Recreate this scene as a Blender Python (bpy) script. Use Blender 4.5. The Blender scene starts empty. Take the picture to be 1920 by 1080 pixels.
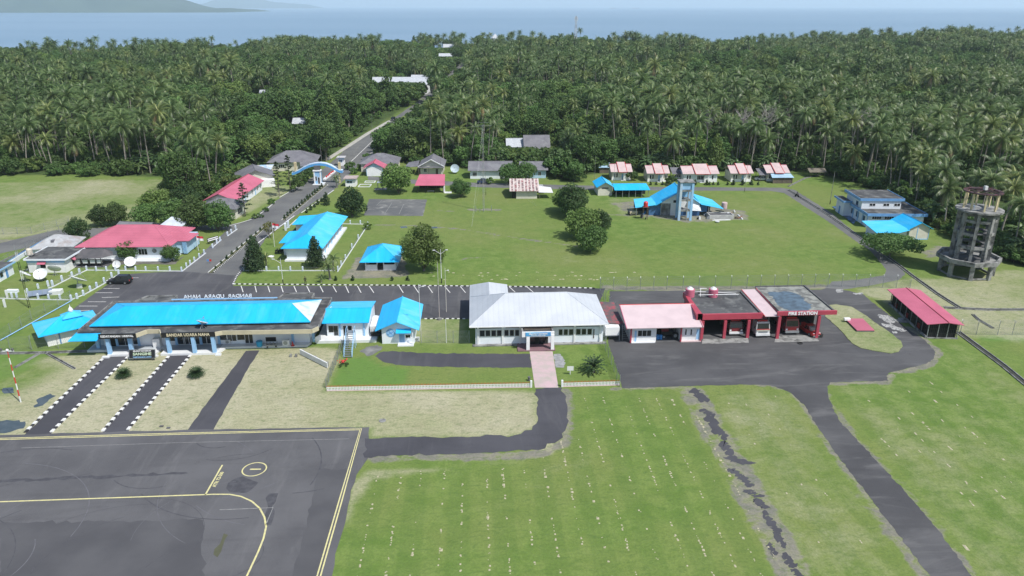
import bpy, math, random
import numpy as np
from mathutils import Vector, Matrix
R = math.radians
rng = random.Random(7)
HAZE = 0.00008
scene = bpy.context.scene
C = bpy.data.collections.new("scene"); scene.collection.children.link(C)

# ---------------------------------------------------------------- camera
F_PX, CAM_H, PITCH = 1400.0, 54.0, R(20.7)
YAW = math.atan(75*math.cos(PITCH)/F_PX)
cd = bpy.data.cameras.new("camera"); cam = bpy.data.objects.new("camera", cd); C.objects.link(cam)
cam.location = (0, 0, CAM_H); cam.rotation_euler = (math.pi/2-PITCH, 0, -YAW)
cd.sensor_width = 36; cd.lens = 36*F_PX/1920; cd.clip_start = 0.5; cd.clip_end = 120000
scene.camera = cam

# ---------------------------------------------------------------- light
SUN_DIR = Vector((.50, -.47, 1.0)).normalized()       # towards the sun
sun_el = math.asin(SUN_DIR.z); sun_az = math.atan2(SUN_DIR.x, SUN_DIR.y)
w = bpy.data.worlds.new("World"); scene.world = w; w.use_nodes = True
nt = w.node_tree; nt.nodes.clear()
sky = nt.nodes.new("ShaderNodeTexSky"); sky.sky_type = 'NISHITA'; sky.sun_disc = False
sky.sun_elevation = sun_el; sky.sun_rotation = sun_az; sky.altitude = 50; sky.air_density = 1.0; sky.dust_density = 1.6; sky.ozone_density = 1.6
bg = nt.nodes.new("ShaderNodeBackground"); bg.inputs[1].default_value = 0.125
wo = nt.nodes.new("ShaderNodeOutputWorld")
nt.links.new(sky.outputs[0], bg.inputs[0]); nt.links.new(bg.outputs[0], wo.inputs[0])
sl = bpy.data.lights.new("sun", 'SUN'); sl.energy = 4.7; sl.angle = R(0.53); sl.color = (1.0, 0.955, 0.89)
so = bpy.data.objects.new("sun", sl); C.objects.link(so)
so.rotation_euler = (-SUN_DIR).to_track_quat('-Z', 'Y').to_euler(); so.location = (50, 0, 90)
scene.view_settings.view_transform = 'Standard'; scene.view_settings.look = 'None'
scene.view_settings.exposure = 0.1; scene.view_settings.gamma = 1.0
scene.view_settings.use_curve_mapping = False
try:
    scene.cycles.volume_bounces = 1; scene.cycles.max_bounces = 6; scene.cycles.transparent_max_bounces = 12
except Exception: pass

# ---------------------------------------------------------------- projection of photo measurements onto the ground
_fw = Vector((math.sin(YAW)*math.cos(PITCH), math.cos(YAW)*math.cos(PITCH), -math.sin(PITCH)))
_rt = Vector((math.cos(YAW), -math.sin(YAW), 0))
_dn = Vector((-math.sin(YAW)*math.sin(PITCH), -math.cos(YAW)*math.sin(PITCH), -math.cos(PITCH)))
def _ray(px, py): return _fw + _rt*((px-960)/F_PX) + _dn*((py-540)/F_PX)
def G(px, py, z=0.0):
    d = _ray(px, py); t = (z-CAM_H)/d.z
    return (d.x*t, d.y*t)
def V(px, py, Y):
    d = _ray(px, py); t = Y/d.y
    return (d.x*t, CAM_H+d.z*t)
def G3(px, py, z): 
    a = G(px, py, z); return (a[0], a[1], z)
def Pj(x, y, z):
    v = Vector((x, y, z-CAM_H)); Z = v.dot(_fw)
    return (960+F_PX*v.dot(_rt)/Z, 540+F_PX*v.dot(_dn)/Z, Z)

# ---------------------------------------------------------------- tags / objects
def tag(o, label=None, cat=None, group=None, kind=None):
    if label: o['label'] = label
    if cat: o['category'] = cat
    if group: o['group'] = group
    if kind: o['kind'] = kind
    return o
def root(name, label, cat, x, y, z=0.0, rz=0.0, group=None):
    o = bpy.data.objects.new(name, None); C.objects.link(o)
    o.location = (x, y, z); o.rotation_euler = (0, 0, rz); o.empty_display_size = 0.5
    o['_ox'] = 0
    del o['_ox']
    ORG[o.name] = (x, y, z, rz)
    return tag(o, label, cat, group)
ORG = {}
def origin_of(o):
    while o is not None:
        if o.name in ORG: return ORG[o.name]
        o = o.parent
    return (0, 0, 0, 0)
class Fr:
    """a local frame on the ground: u to the right, v away, angle in degrees"""
    def __init__(s, x, y, a=0.0, z=0.0):
        s.x, s.y, s.z = x, y, z; s.a = a; s.c, s.s = math.cos(R(a)), math.sin(R(a))
    def __call__(s, u, v, z=0.0): return (s.x+u*s.c-v*s.s, s.y+u*s.s+v*s.c, s.z+z)
    def sub(s, u, v, da=0.0, z=0.0):
        p = s(u, v, z); return Fr(p[0], p[1], s.a+da, p[2])
W0 = Fr(0, 0, 0)
class MB:
    def __init__(s): s.v = []; s.f = []; s.m = []; s.cm = 0
    def add(s, pts, faces):
        n = len(s.v); s.v.extend([tuple(p) for p in pts]); s.f.extend([tuple(i+n for i in f) for f in faces]); s.m.extend([s.cm]*len(faces)); return s
    def quad(s, *p): return s.add(p, [tuple(range(len(p)))])
    def box(s, F, u0, u1, v0, v1, z0, z1):
        P = [F(u, v, z) for z in (z0, z1) for u, v in ((u0, v0), (u1, v0), (u1, v1), (u0, v1))]
        return s.add(P, [(3, 2, 1, 0), (4, 5, 6, 7), (0, 1, 5, 4), (1, 2, 6, 5), (2, 3, 7, 6), (3, 0, 4, 7)])
    def prism(s, F, pts, z0, z1):
        n = len(pts); P = [F(u, v, z0) for u, v in pts]+[F(u, v, z1) for u, v in pts]
        return s.add(P, [tuple(range(n-1, -1, -1)), tuple(range(n, 2*n))]+[(i, (i+1) % n, n+(i+1) % n, n+i) for i in range(n)])
    def slab(s, pts, th=0.1):
        n = len(pts); P = list(pts)+[(p[0], p[1], p[2]-th) for p in pts]
        return s.add(P, [tuple(range(n)), tuple(range(2*n-1, n-1, -1))]+[(i, n+i, n+(i+1) % n, (i+1) % n) for i in range(n)])
    def tube(s, p0, p1, r0, r1=None, n=6, caps=True):
        r1 = r0 if r1 is None else r1
        a, b = Vector(p0), Vector(p1); d = (b-a)
        if d.length < 1e-6: return s
        d.normalize(); x = d.orthogonal().normalized(); y = d.cross(x)
        P = [a+(x*math.cos(t)+y*math.sin(t))*r0 for t in [2*math.pi*i/n for i in range(n)]]
        P += [b+(x*math.cos(t)+y*math.sin(t))*r1 for t in [2*math.pi*i/n for i in range(n)]]
        fs = [(i, (i+1) % n, n+(i+1) % n, n+i) for i in range(n)]
        if caps: fs += [tuple(range(n-1, -1, -1)), tuple(range(n, 2*n))]
        return s.add(P, fs)
    def chain(s, pts, rads, n=6):
        for i in range(len(pts)-1): s.tube(pts[i], pts[i+1], rads[i], rads[i+1], n, caps=(i == len(pts)-2))
        return s
    def lathe(s, prof, cx=0, cy=0, n=12):
        P = [(cx+r*math.cos(2*math.pi*i/n), cy+r*math.sin(2*math.pi*i/n), z) for r, z in prof for i in range(n)]
        fs = [(j*n+i, j*n+(i+1) % n, (j+1)*n+(i+1) % n, (j+1)*n+i) for j in range(len(prof)-1) for i in range(n)]
        fs.append(tuple(range(n-1, -1, -1))); k = (len(prof)-1)*n; fs.append(tuple(range(k, k+n)))
        return s.add(P, fs)
    def mesh(s, name, mats, smooth=False):
        me = bpy.data.meshes.new(name); me.from_pydata(s.v, [], s.f)
        for m in (mats if isinstance(mats, (list, tuple)) else [mats]): me.materials.append(m)
        if any(s.m): me.polygons.foreach_set('material_index', s.m)
        if smooth: me.polygons.foreach_set('use_smooth', [True]*len(s.f))
        me.update(); return me
    def build(s, name, mat, parent=None, smooth=False, local=False, **kw):
        """vertices are in world space unless local"""
        if parent is not None and not local:
            ox, oy, oz, rz = origin_of(parent); c, q = math.cos(-rz), math.sin(-rz)
            s.v = [((x-ox)*c-(y-oy)*q, (x-ox)*q+(y-oy)*c, z-oz) for x, y, z in s.v]
        o = bpy.data.objects.new(name, s.mesh(name, mat, smooth)); C.objects.link(o)
        if parent is not None: o.parent = parent
        return tag(o, **kw)
def thing(name, mb, mat, label, cat, group=None, smooth=False, base=None):
    """one-mesh thing with its origin at its base"""
    if base is None:
        xs = [p[0] for p in mb.v]; ys = [p[1] for p in mb.v]; zs = [p[2] for p in mb.v]
        base = ((min(xs)+max(xs))/2, (min(ys)+max(ys))/2, min(zs))
    mb.v = [(x-base[0], y-base[1], z-base[2]) for x, y, z in mb.v]
    o = bpy.data.objects.new(name, mb.mesh(name, mat, smooth)); C.objects.link(o); o.location = base
    return tag(o, label, cat, group)
def inst(name, me, parent, loc=(0, 0, 0), rot=(0, 0, 0), sc=(1, 1, 1)):
    o = bpy.data.objects.new(name, me); C.objects.link(o); o.parent = parent
    o.location = loc; o.rotation_euler = rot; o.scale = sc
    return o
def kids(o): return [c for c in C.objects if c.parent == o]
def copy_tree(o, label=None, loc=None, rz=None, ch=None):
    c = o.copy(); C.objects.link(c)
    if label: c['label'] = label
    if loc is not None: c.location = loc
    if rz is not None: c.rotation_euler = (0, 0, rz)
    for k in (ch if ch is not None else kids(o)):
        d = k.copy(); C.objects.link(d); d.parent = c
        for g in (kids(k) if ch is None else []):
            e = g.copy(); C.objects.link(e); e.parent = d
    return c

# ---------------------------------------------------------------- materials
def _nodes(name):
    m = bpy.data.materials.new(name); m.use_nodes = True
    nt = m.node_tree; return m, nt, nt.nodes["Principled BSDF"]
def N(nt, t, **kw):
    n = nt.nodes.new(t)
    for k, v in kw.items(): setattr(n, k, v)
    return n
def mixc(nt, fac, a, b, mode='MIX'):
    n = N(nt, 'ShaderNodeMix', data_type='RGBA', blend_type=mode)
    for s, v in ((n.inputs[0], fac), (n.inputs[6], a), (n.inputs[7], b)):
        if hasattr(v, 'is_linked') or hasattr(v, 'links'): nt.links.new(v, s)
        else: s.default_value = (v if isinstance(v, (int, float)) else (tuple(v)+(1,) if len(v) == 3 else v))
    return n.outputs[2]
def noise(nt, vec, scale, detail=4, rough=.55, dist=0.0):
    n = N(nt, 'ShaderNodeTexNoise'); n.inputs['Scale'].default_value = scale; n.inputs['Detail'].default_value = detail
    n.inputs['Roughness'].default_value = rough; n.inputs['Distortion'].default_value = dist
    nt.links.new(vec, n.inputs['Vector']); return n.outputs[0]
def ramp(nt, val, a, b, lo=0.0, hi=1.0, smooth=True):
    n = N(nt, 'ShaderNodeMapRange', interpolation_type='SMOOTHSTEP' if smooth else 'LINEAR'); nt.links.new(val, n.inputs[0])
    n.inputs[1].default_value = a; n.inputs[2].default_value = b; n.inputs[3].default_value = lo; n.inputs[4].default_value = hi
    return n.outputs[0]
def math2(nt, op, a, b=None):
    n = N(nt, 'ShaderNodeMath', operation=op)
    for i, v in enumerate((a, b)):
        if v is None: continue
        if isinstance(v, (int, float)): n.inputs[i].default_value = v
        else: nt.links.new(v, n.inputs[i])
    return n.outputs[0]
def pos(nt, scale=None):
    g = N(nt, 'ShaderNodeNewGeometry').outputs['Position']
    if scale:
        m = N(nt, 'ShaderNodeVectorMath', operation='MULTIPLY'); nt.links.new(g, m.inputs[0]); m.inputs[1].default_value = scale; return m.outputs[0]
    return g
def bump(nt, bs, h, strength=.3, dist=.05):
    b = N(nt, 'ShaderNodeBump'); b.inputs['Strength'].default_value = strength; b.inputs['Distance'].default_value = dist
    nt.links.new(h, b.inputs['Height']); nt.links.new(b.outputs[0], bs.inputs['Normal'])
MATS = {}
def M(name, col, rough=.7, col2=None, vs=.6, lo=.35, hi=.7, metal=0.0, bumps=0.0, bscale=8, stain=None, stainamt=.5, ss=.35, stretch=None, spec=.5, wave=None):
    """plain procedural material: colour, broad variation, optional stains, relief"""
    if name in MATS: return MATS[name]
    m, nt, bs = _nodes(name); P = pos(nt, stretch)
    c2 = col2 or tuple(x*.82 for x in col)
    c = mixc(nt, ramp(nt, noise(nt, P, vs, 5), lo, hi), col, c2)
    if stain:
        f = ramp(nt, noise(nt, P, ss, 6, .65, .4), .48, .66, 0, stainamt)
        c = mixc(nt, f, c, stain)
    nt.links.new(c, bs.inputs['Base Color']); bs.inputs['Roughness'].default_value = rough; bs.inputs['Metallic'].default_value = metal
    bs.inputs['Specular IOR Level'].default_value = spec
    if wave:      # courses / corrugation lines: (axis, spacing m, strength)
        wv = N(nt, 'ShaderNodeTexWave', wave_type='BANDS', bands_direction=wave[0]); wv.inputs['Scale'].default_value = 0.314/wave[1]; wv.inputs['Distortion'].default_value = 0
        g = N(nt, 'ShaderNodeNewGeometry').outputs['Position']; nt.links.new(g, wv.inputs['Vector'])
        bump(nt, bs, wv.outputs['Fac'], wave[2], .03)
        c3 = mixc(nt, ramp(nt, wv.outputs['Fac'], .0, .25, .28 if wave[2] > .3 else .10, 0), c, tuple(x*.45 for x in col)); nt.links.new(c3, bs.inputs['Base Color'])
    elif bumps: bump(nt, bs, noise(nt, P, bscale, 4), bumps)
    MATS[name] = m; return m
white = M('white_paint', (.80, .81, .82), .6, (.74, .76, .78), stain=(.45, .47, .46), stainamt=.25)
offwhite = M('cream_paint', (.62, .60, .52), .7, (.55, .54, .47), stain=(.35, .34, .30), stainamt=.3)
palewall = M('pale_blue_white_wall', (.70, .76, .82), .65, (.74, .78, .82), stain=(.4, .44, .47), stainamt=.2)
bluepaint = M('mid_blue_paint', (.10, .27, .55), .55, (.08, .22, .46))
lightblue = M('light_blue_paint', (.30, .52, .76), .55, (.25, .46, .70))
cyanroof = M('cyan_metal_roof', (.012, .46, .86), .45, (.010, .40, .77), vs=.35, wave=('X', 1.1, .12), stain=(.10, .50, .80), stainamt=.35, ss=.5, stretch=(1, .25, 1))
cyanlight = M('pale_cyan_metal_roof', (.07, .52, .84), .42, (.05, .46, .78), vs=.35, bumps=.08, bscale=3, stain=(.25, .60, .82), stainamt=.35, ss=.6, stretch=(.35, 1, 1))
pinkroof = M('pink_tile_roof', (.49, .135, .20), .6, (.41, .11, .165), vs=.3, wave=('Z', .22, .5))
pinkplain = M('pink_metal_roof', (.50, .13, .20), .55, (.43, .11, .17), vs=.3)
palepink = M('faded_pink_roof', (.54, .42, .42), .6, (.46, .36, .36), vs=.5)
whiteroof = M('white_metal_roof', (.50, .535, .575), .5, (.44, .475, .52), vs=.25, wave=('X', .9, .15))
greyroof = M('grey_tile_roof', (.16, .16, .18), .7, (.12, .12, .14), vs=.5, bumps=.3, stain=(.22, .23, .24))
zinc = M('old_zinc_roof', (.42, .44, .46), .5, (.34, .35, .36), vs=.8, stain=(.28, .22, .19), stainamt=.7)
redpaint = M('fire_red_paint', (.42, .06, .09), .45, (.36, .05, .08))
signred = M('bright_red', (.55, .03, .03), .45)
slabroof = M('weathered_concrete_slab', (.085, .088, .092), .85, (.038, .040, .044), vs=.35, stain=(.22, .23, .22), stainamt=.55, ss=.45, bumps=.2)
wetslab = M('mossy_slab', (.26, .27, .25), .9, (.13, .135, .13), vs=.6, lo=.45, hi=.6, stain=(.08, .085, .085), stainamt=.7, ss=.8)
verypale = M('very_pale_pink_sheet', (.58, .47, .49), .55, (.52, .42, .44), vs=.5)
concrete = M('old_concrete', (.27, .275, .27), .85, (.16, .165, .16), vs=.9, stain=(.06, .06, .06), stainamt=.8, ss=.9, bumps=.3)
concdark = M('dark_concrete', (.11, .115, .12), .9, (.07, .07, .075), vs=.8)
tilewhite = M('white_floor_tile', (.70, .72, .73), .35, (.62, .65, .67))
floorshade = M('canopy_shade_grey', (.42, .46, .50), .4, (.36, .40, .44))  # grey for the painted canopy shade on the terminal floor
beige = M('beige_fascia', (.50, .46, .33), .7, (.44, .41, .29), stain=(.3, .28, .2), stainamt=.3)
black = M('black_board', (.012, .013, .015), .5)
glass = M('dark_window_glass', (.012, .016, .02), .12, (.02, .026, .03), spec=.6)
darkin = M('interior_shade_black', (.018, .019, .02), .9)  # shade of unlit interiors painted as a near-black base colour
metalgrey = M('galvanised_steel', (.34, .37, .39), .45, metal=.5)
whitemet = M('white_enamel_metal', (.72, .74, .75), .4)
rubber = M('black_rubber', (.02, .02, .021), .8)
wood = M('grey_wood', (.16, .13, .10), .8, (.10, .085, .07))
yellowp = M('cream_yellow_paint', (.60, .52, .32), .6, (.5, .43, .27), stain=(.2, .18, .14), stainamt=.4)
bark = M('grey_bark', (.20, .175, .15), .9, (.12, .105, .09), vs=3)
palmbark = M('pale_palm_bark', (.27, .25, .22), .9, (.17, .155, .135), vs=2)
def Mplain(name, col, rough=.5, metal=0): return M(name, col, rough, tuple(x*.92 for x in col), metal=metal)
def leafmat(name, c1, c2, c3, rough=.55, trans=.34, spec=.35):
    m, nt, bs = _nodes(name); P = pos(nt)
    oi = N(nt, 'ShaderNodeObjectInfo').outputs['Random']
    c = mixc(nt, ramp(nt, noise(nt, P, .9, 3), .35, .65), c1, c2)
    c = mixc(nt, math2(nt, 'MULTIPLY', oi, .7), c, c3); fr_ = math2(nt, 'FRACT', math2(nt, 'MULTIPLY', oi, 7.31)); c = mixc(nt, ramp(nt, fr_, .72, 1.0, 0, .6), c, tuple(min(1, v*f) for v, f in zip(c2, (1.55, 1.25, 1.1))))
    n2 = ramp(nt, noise(nt, P, .06, 2), .35, .65, .82, 1.12)
    cc = N(nt, 'ShaderNodeVectorMath', operation='SCALE'); nt.links.new(c, cc.inputs[0]); nt.links.new(n2, cc.inputs['Scale'])
    nt.links.new(cc.outputs[0], bs.inputs['Base Color']); bs.inputs['Roughness'].default_value = rough; bs.inputs['Specular IOR Level'].default_value = spec
    tr = N(nt, 'ShaderNodeBsdfTranslucent'); nt.links.new(cc.outputs[0], tr.inputs[0])
    mx = N(nt, 'ShaderNodeMixShader'); mx.inputs[0].default_value = trans
    nt.links.new(bs.outputs[0], mx.inputs[1]); nt.links.new(tr.outputs[0], mx.inputs[2])
    nt.links.new(mx.outputs[0], nt.nodes['Material Output'].inputs[0]); return m
palmleaf = leafmat('coconut_frond', (.088, .152, .045), (.150, .225, .074), (.062, .118, .038), .42, .36, .5)
palmrib = leafmat('frond_midrib', (.26, .32, .13), (.32, .38, .16), (.22, .28, .11), .5, .1)
leafA = leafmat('dark_green_leaves', (.072, .140, .036), (.120, .200, .058), (.054, .108, .030))
leafB = leafmat('bright_green_leaves', (.095, .185, .045), (.14, .25, .07), (.07, .15, .04))
leafE = leafmat('deep_green_leaves', (.045, .092, .028), (.078, .140, .045), (.035, .075, .024))
leafC = leafmat('conifer_needles', (.030, .065, .022), (.045, .085, .028), (.024, .052, .018), .6, .1)
leafD = leafmat('banana_leaves', (.075, .14, .045), (.11, .19, .07), (.06, .11, .04), .38, .3, .5)
leafY = leafmat('yellowing_leaves', (.20, .20, .07), (.14, .16, .05), (.26, .24, .10))
deadfrond = leafmat('dead_brown_frond', (.20, .14, .08), (.28, .21, .12), (.15, .11, .07))
deadleaf = leafmat('dry_grey_twigs', (.22, .20, .20), (.28, .26, .26), (.18, .17, .17), .8, 0)
# ---------------------------------------------------------------- ground
def pxs(l): return [G(*p) for p in l]
CLEAR = [(-500, -80), (-500, 257), (-135, 260), (-104, 254), (-84, 217), (-78, 221), (-78, 239), (-76, 262), (-74, 276), (-57, 277), (-54.8, 290), (-54.2, 309), (-48, 350), (-44.5, 382), (-37, 440), (-13, 700), (-12, 790), (-5, 790), (-4, 700), (-30, 440), (-35, 400), (-36, 380), (-36.5, 340), (-37, 300), (-36, 277), (-25, 275), (-20, 267), (-6, 267), (-3, 259), (14, 258), (26, 255), (28, 240), (35, 238), (37, 250), (44, 253), (113, 252), (120, 242), (124, 232), (121, 205), (119, 185), (118, 165), (120, 152), (128, 144), (500, 144), (500, -80)]
FARCLEAR = [(22, 292, 14), (-52, 528, 24), (-44, 545, 16), (-30, 505, 12), (146, 196, 15), (-133, 485, 9), (-81, 358, 6), (-30, 812, 12), (-37, 950, 14), (124, 175, 4)]
def coast_y(x):
    xs = (-900, -600, -420, -250, -120, -50, 30, 150, 400, 700, 1100); ys = (690, 740, 790, 900, 960, 1010, 1000, 960, 985, 1060, 1150)
    return float(np.interp(x, xs, ys))
def hz(x, y):
    """gentle relief far inland of the airfield, zero around the buildings"""
    t = min(max((y-330)/350, 0), 1); t = t*t*(3-2*t)
    s = min(max((abs(x+20)-60)/140, 0), 1)
    return t*s*(2.5+2.5*math.sin(x*.011+1.3)*math.cos(y*.007))
def sdist(poly, X, Y):
    d = np.full(X.shape, 1e9); ins = np.zeros(X.shape, bool); n = len(poly)
    for i in range(n):
        x0, y0 = poly[i]; x1, y1 = poly[(i+1) % n]; dx, dy = x1-x0, y1-y0; L = dx*dx+dy*dy+1e-9
        t = np.clip(((X-x0)*dx+(Y-y0)*dy)/L, 0, 1)
        d = np.minimum(d, (X-x0-t*dx)**2+(Y-y0-t*dy)**2)
        if y0 != y1:
            c = ((y0 > Y) != (y1 > Y)) & (X < (x1-x0)*(Y-y0)/(y1-y0)+x0); ins ^= c
    d = np.sqrt(d); return np.where(ins, d, -d)
def ldist(line, X, Y):
    d = np.full(X.shape, 1e9)
    for i in range(len(line)-1):
        x0, y0 = line[i]; x1, y1 = line[i+1]; dx, dy = x1-x0, y1-y0; L = dx*dx+dy*dy+1e-9
        t = np.clip(((X-x0)*dx+(Y-y0)*dy)/L, 0, 1); d = np.minimum(d, (X-x0-t*dx)**2+(Y-y0-t*dy)**2)
    return np.sqrt(d)
def axis(lo, hi, a, b, fine, coarse):
    v = list(np.arange(a, b, fine)); x = a
    st = coarse/6
    while x > lo: x -= st; v.insert(0, x); st = min(st*1.35, coarse)
    x = v[-1]; st = coarse/6
    while x < hi: x += st; v.append(x); st = min(st*1.35, coarse)
    return np.array(v)
gx = axis(-1100, 1300, -125, 135, 1.1, 30); gy = axis(-60, 1260, 55, 270, 1.1, 30)
GX, GY = np.meshgrid(gx, gy)
nx, ny = len(gx), len(gy)
Z = np.zeros(GX.shape)
for j in range(ny):
    if gy[j] > 330:
        for i in range(nx): Z[j, i] = hz(gx[i], gy[j])
CO = np.interp(GX, (-900, -600, -420, -250, -120, -50, 30, 150, 400, 700, 1100), (690, 740, 790, 900, 960, 1010, 1000, 960, 985, 1060, 1150))
Z = np.where(GY > CO, Z*0-np.clip((GY-CO)*.06, 0, 2.2), Z)
soft = lambda s, w: np.clip(s/w+.5, 0, 1)
dry = np.full(GX.shape, .10); dirt = np.zeros(GX.shape); lush = np.zeros(GX.shape)
def paint(arr, poly, val, wd=1.5, mode='max'):
    f = soft(sdist(pxs(poly) if poly[0][0] is not None else poly, GX, GY), wd)
    if mode == 'max': arr[:] = np.maximum(arr, f*val)
    else: arr[:] = arr*(1-f)+f*val
def paintl(arr, line, wd, val, sf=1.0):
    f = soft(wd-ldist(pxs(line), GX, GY), sf); arr[:] = np.maximum(arr, f*val)
paint(dry, [(-300, 1200), (-300, 560), (60, 560), (130, 540), (230, 515), (340, 505), (0, 460), (-300, 420)], .22, 6, 'set')
paint(dry, [(-200, 345), (310, 335), (345, 380), (200, 430), (0, 450), (-200, 450)], .55, 5, 'set')
paint(dry, [(-90, 830), (-90, 690), (40, 676), (140, 664), (200, 662), (600, 650), (640, 655), (612, 733), (1004, 733), (1012, 800), (960, 820), (690, 822), (690, 804)], .92, 1.2, 'set')
paint(dry, [(-90, 760), (-90, 662), (90, 662), (120, 690), (30, 740)], .45, 4, 'set')
paint(dry, [(-90, 720), (-90, 664), (70, 664), (60, 690), (0, 720)], .2, 2, 'set')
paint(dry, [(-300, 662), (-300, 560), (60, 560), (120, 600), (165, 655)], .12, 2, 'set')
paint(dry, [(740, 597), (880, 597), (885, 645), (780, 645)], .62, 2, 'set')
paint(dry, [(1540, 570), (1600, 575), (1660, 600), (1700, 650), (1670, 670), (1600, 645), (1540, 600)], .66, 1.5, 'set')
paint(dry, [(1600, 545), (1700, 520), (1760, 520), (1900, 505), (2300, 505), (2300, 640), (1900, 640), (1780, 630), (1700, 600), (1650, 565)], .60, 2, 'set')
paint(dry, [(1560, 718), (1660, 712), (1750, 680), (1755, 650), (1790, 630), (2400, 1100), (2400, 1400), (1850, 1100), (1700, 900)], .40, 3, 'set')
paint(dry, [(1330, 735), (1470, 735), (1560, 860), (1640, 1000), (1720, 1120), (1480, 1120), (1420, 950)], .34, 3, 'set')
paint(dry, [(690, 880), (1010, 863), (1070, 830), (1072, 740), (1300, 740), (1330, 850), (1420, 1200), (500, 1200), (640, 960)], .16, 2.5, 'set')
paint(dry, [(1000, 735), (1060, 735), (1068, 800), (1040, 850), (940, 868), (690, 880), (660, 905), (640, 1000), (700, 900), (1000, 862)], .7, 1)
paint(dry, [(445, 412), (555, 352), (500, 340), (440, 375)], .7, 2, 'set')
paint(dry, [(850, 420), (1040, 350), (1480, 358), (1650, 480), (1650, 520), (860, 530)], .16, 6, 'set')
paint(dry, [(1130, 370), (1220, 370), (1240, 410), (1160, 405)], .6, 4)
paint(dirt, [(1140, 380), (1215, 375), (1400, 395), (1410, 412), (1290, 418), (1180, 402)], .75, 2.5)
paint(dirt, [(640, 524), (668, 482), (758, 478), (768, 518)], .9, .8)
paint(dirt, [(1722, 470), (1765, 455), (1790, 462), (1770, 480), (1735, 485)], .7, 3)
paint(dirt, [(1700, 375), (1760, 360), (1960, 400), (1960, 430), (1800, 420)], .5, 3)
paint(lush, [(616, 728), (648, 672), (690, 668), (712, 684), (768, 692), (752, 727)], .95, .5)
paint(lush, [(-90, 664), (90, 664), (60, 690), (0, 715), (-90, 740)], .6, 1.5)
paint(lush, [(1830, 632), (1920, 622), (2100, 622), (2100, 640), (1850, 640)], 1, 1)
for ln, wd, v in (([(690, 421), (760, 423), (850, 428), (930, 440), (1010, 452), (1085, 462)], .7, .75), ([(700, 858), (900, 856), (1010, 853), (1055, 833), (1066, 800), (1060, 735)], 1.1, .7),
                  ([(1150, 729), (1290, 728)], .7, .8), ([(1300, 735), (1330, 790), (1365, 850), (1400, 910), (1440, 980), (1490, 1080), (1530, 1160)], 2.3, .66),
                  ([(1135, 540), (1320, 541), (1550, 538)], 1.6, .8), ([(1545, 725), (1560, 765), (1620, 840), (1700, 925), (1780, 1020), (1840, 1100)], .8, .7),
                  ([(1400, 719), (1445, 721), (1482, 733), (1512, 762), (1535, 800), (1560, 842), (1620, 925), (1740, 1088)], .9, .7), ([(1555, 720), (1662, 716), (1668, 703), (1742, 684), (1760, 660), (1735, 640), (1700, 613)], .9, .8),
                  ([(1300, 525), (1640, 525), (1668, 512), (1660, 490), (1620, 455), (1560, 415), (1480, 365)], .6, .45), ([(1330, 405), (1480, 400), (1560, 398)], .6, .35),
                  ([(870, 485), (905, 482)], .8, .6), ([(882, 393), (932, 393)], 1.3, .8), ([(1140, 402), (1180, 404)], 1.0, .6), ([(820, 395), (850, 396)], .9, .6), ([(1300, 482), (1320, 482)], .7, .5),
                  ([(0, 452), (60, 452), (120, 430)], 1.6, .7), ([(385, 490), (445, 430)], .5, .2)):
    paintl(dirt, ln, wd, v)
mown = np.zeros(GX.shape)
for pl in ([(690, 890), (1000, 870), (1075, 800), (1075, 735), (1290, 735), (1420, 960), (1490, 1120), (615, 1120)], [(1570, 740), (1760, 690), (1900, 780), (2100, 1000), (2000, 1200), (1850, 1090), (1700, 905)], [(1350, 735), (1460, 735), (1560, 880), (1700, 1090), (1540, 1090), (1440, 930)]): paint(mown, pl, 1, 4)
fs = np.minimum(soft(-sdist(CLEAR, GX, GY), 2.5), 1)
me = bpy.data.meshes.new('ground')
verts = np.stack([GX.ravel(), GY.ravel(), Z.ravel()], 1)
idx = np.arange(nx*ny).reshape(ny, nx)
faces = np.stack([idx[:-1, :-1].ravel(), idx[:-1, 1:].ravel(), idx[1:, 1:].ravel(), idx[1:, :-1].ravel()], 1)
me.from_pydata(verts.tolist(), [], faces.tolist())
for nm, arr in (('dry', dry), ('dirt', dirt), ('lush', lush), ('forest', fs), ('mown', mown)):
    at = me.attributes.new(nm, 'FLOAT', 'POINT'); at.data.foreach_set('value', arr.ravel().astype(np.float32))
me.polygons.foreach_set('use_smooth', [True]*len(me.polygons))
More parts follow.
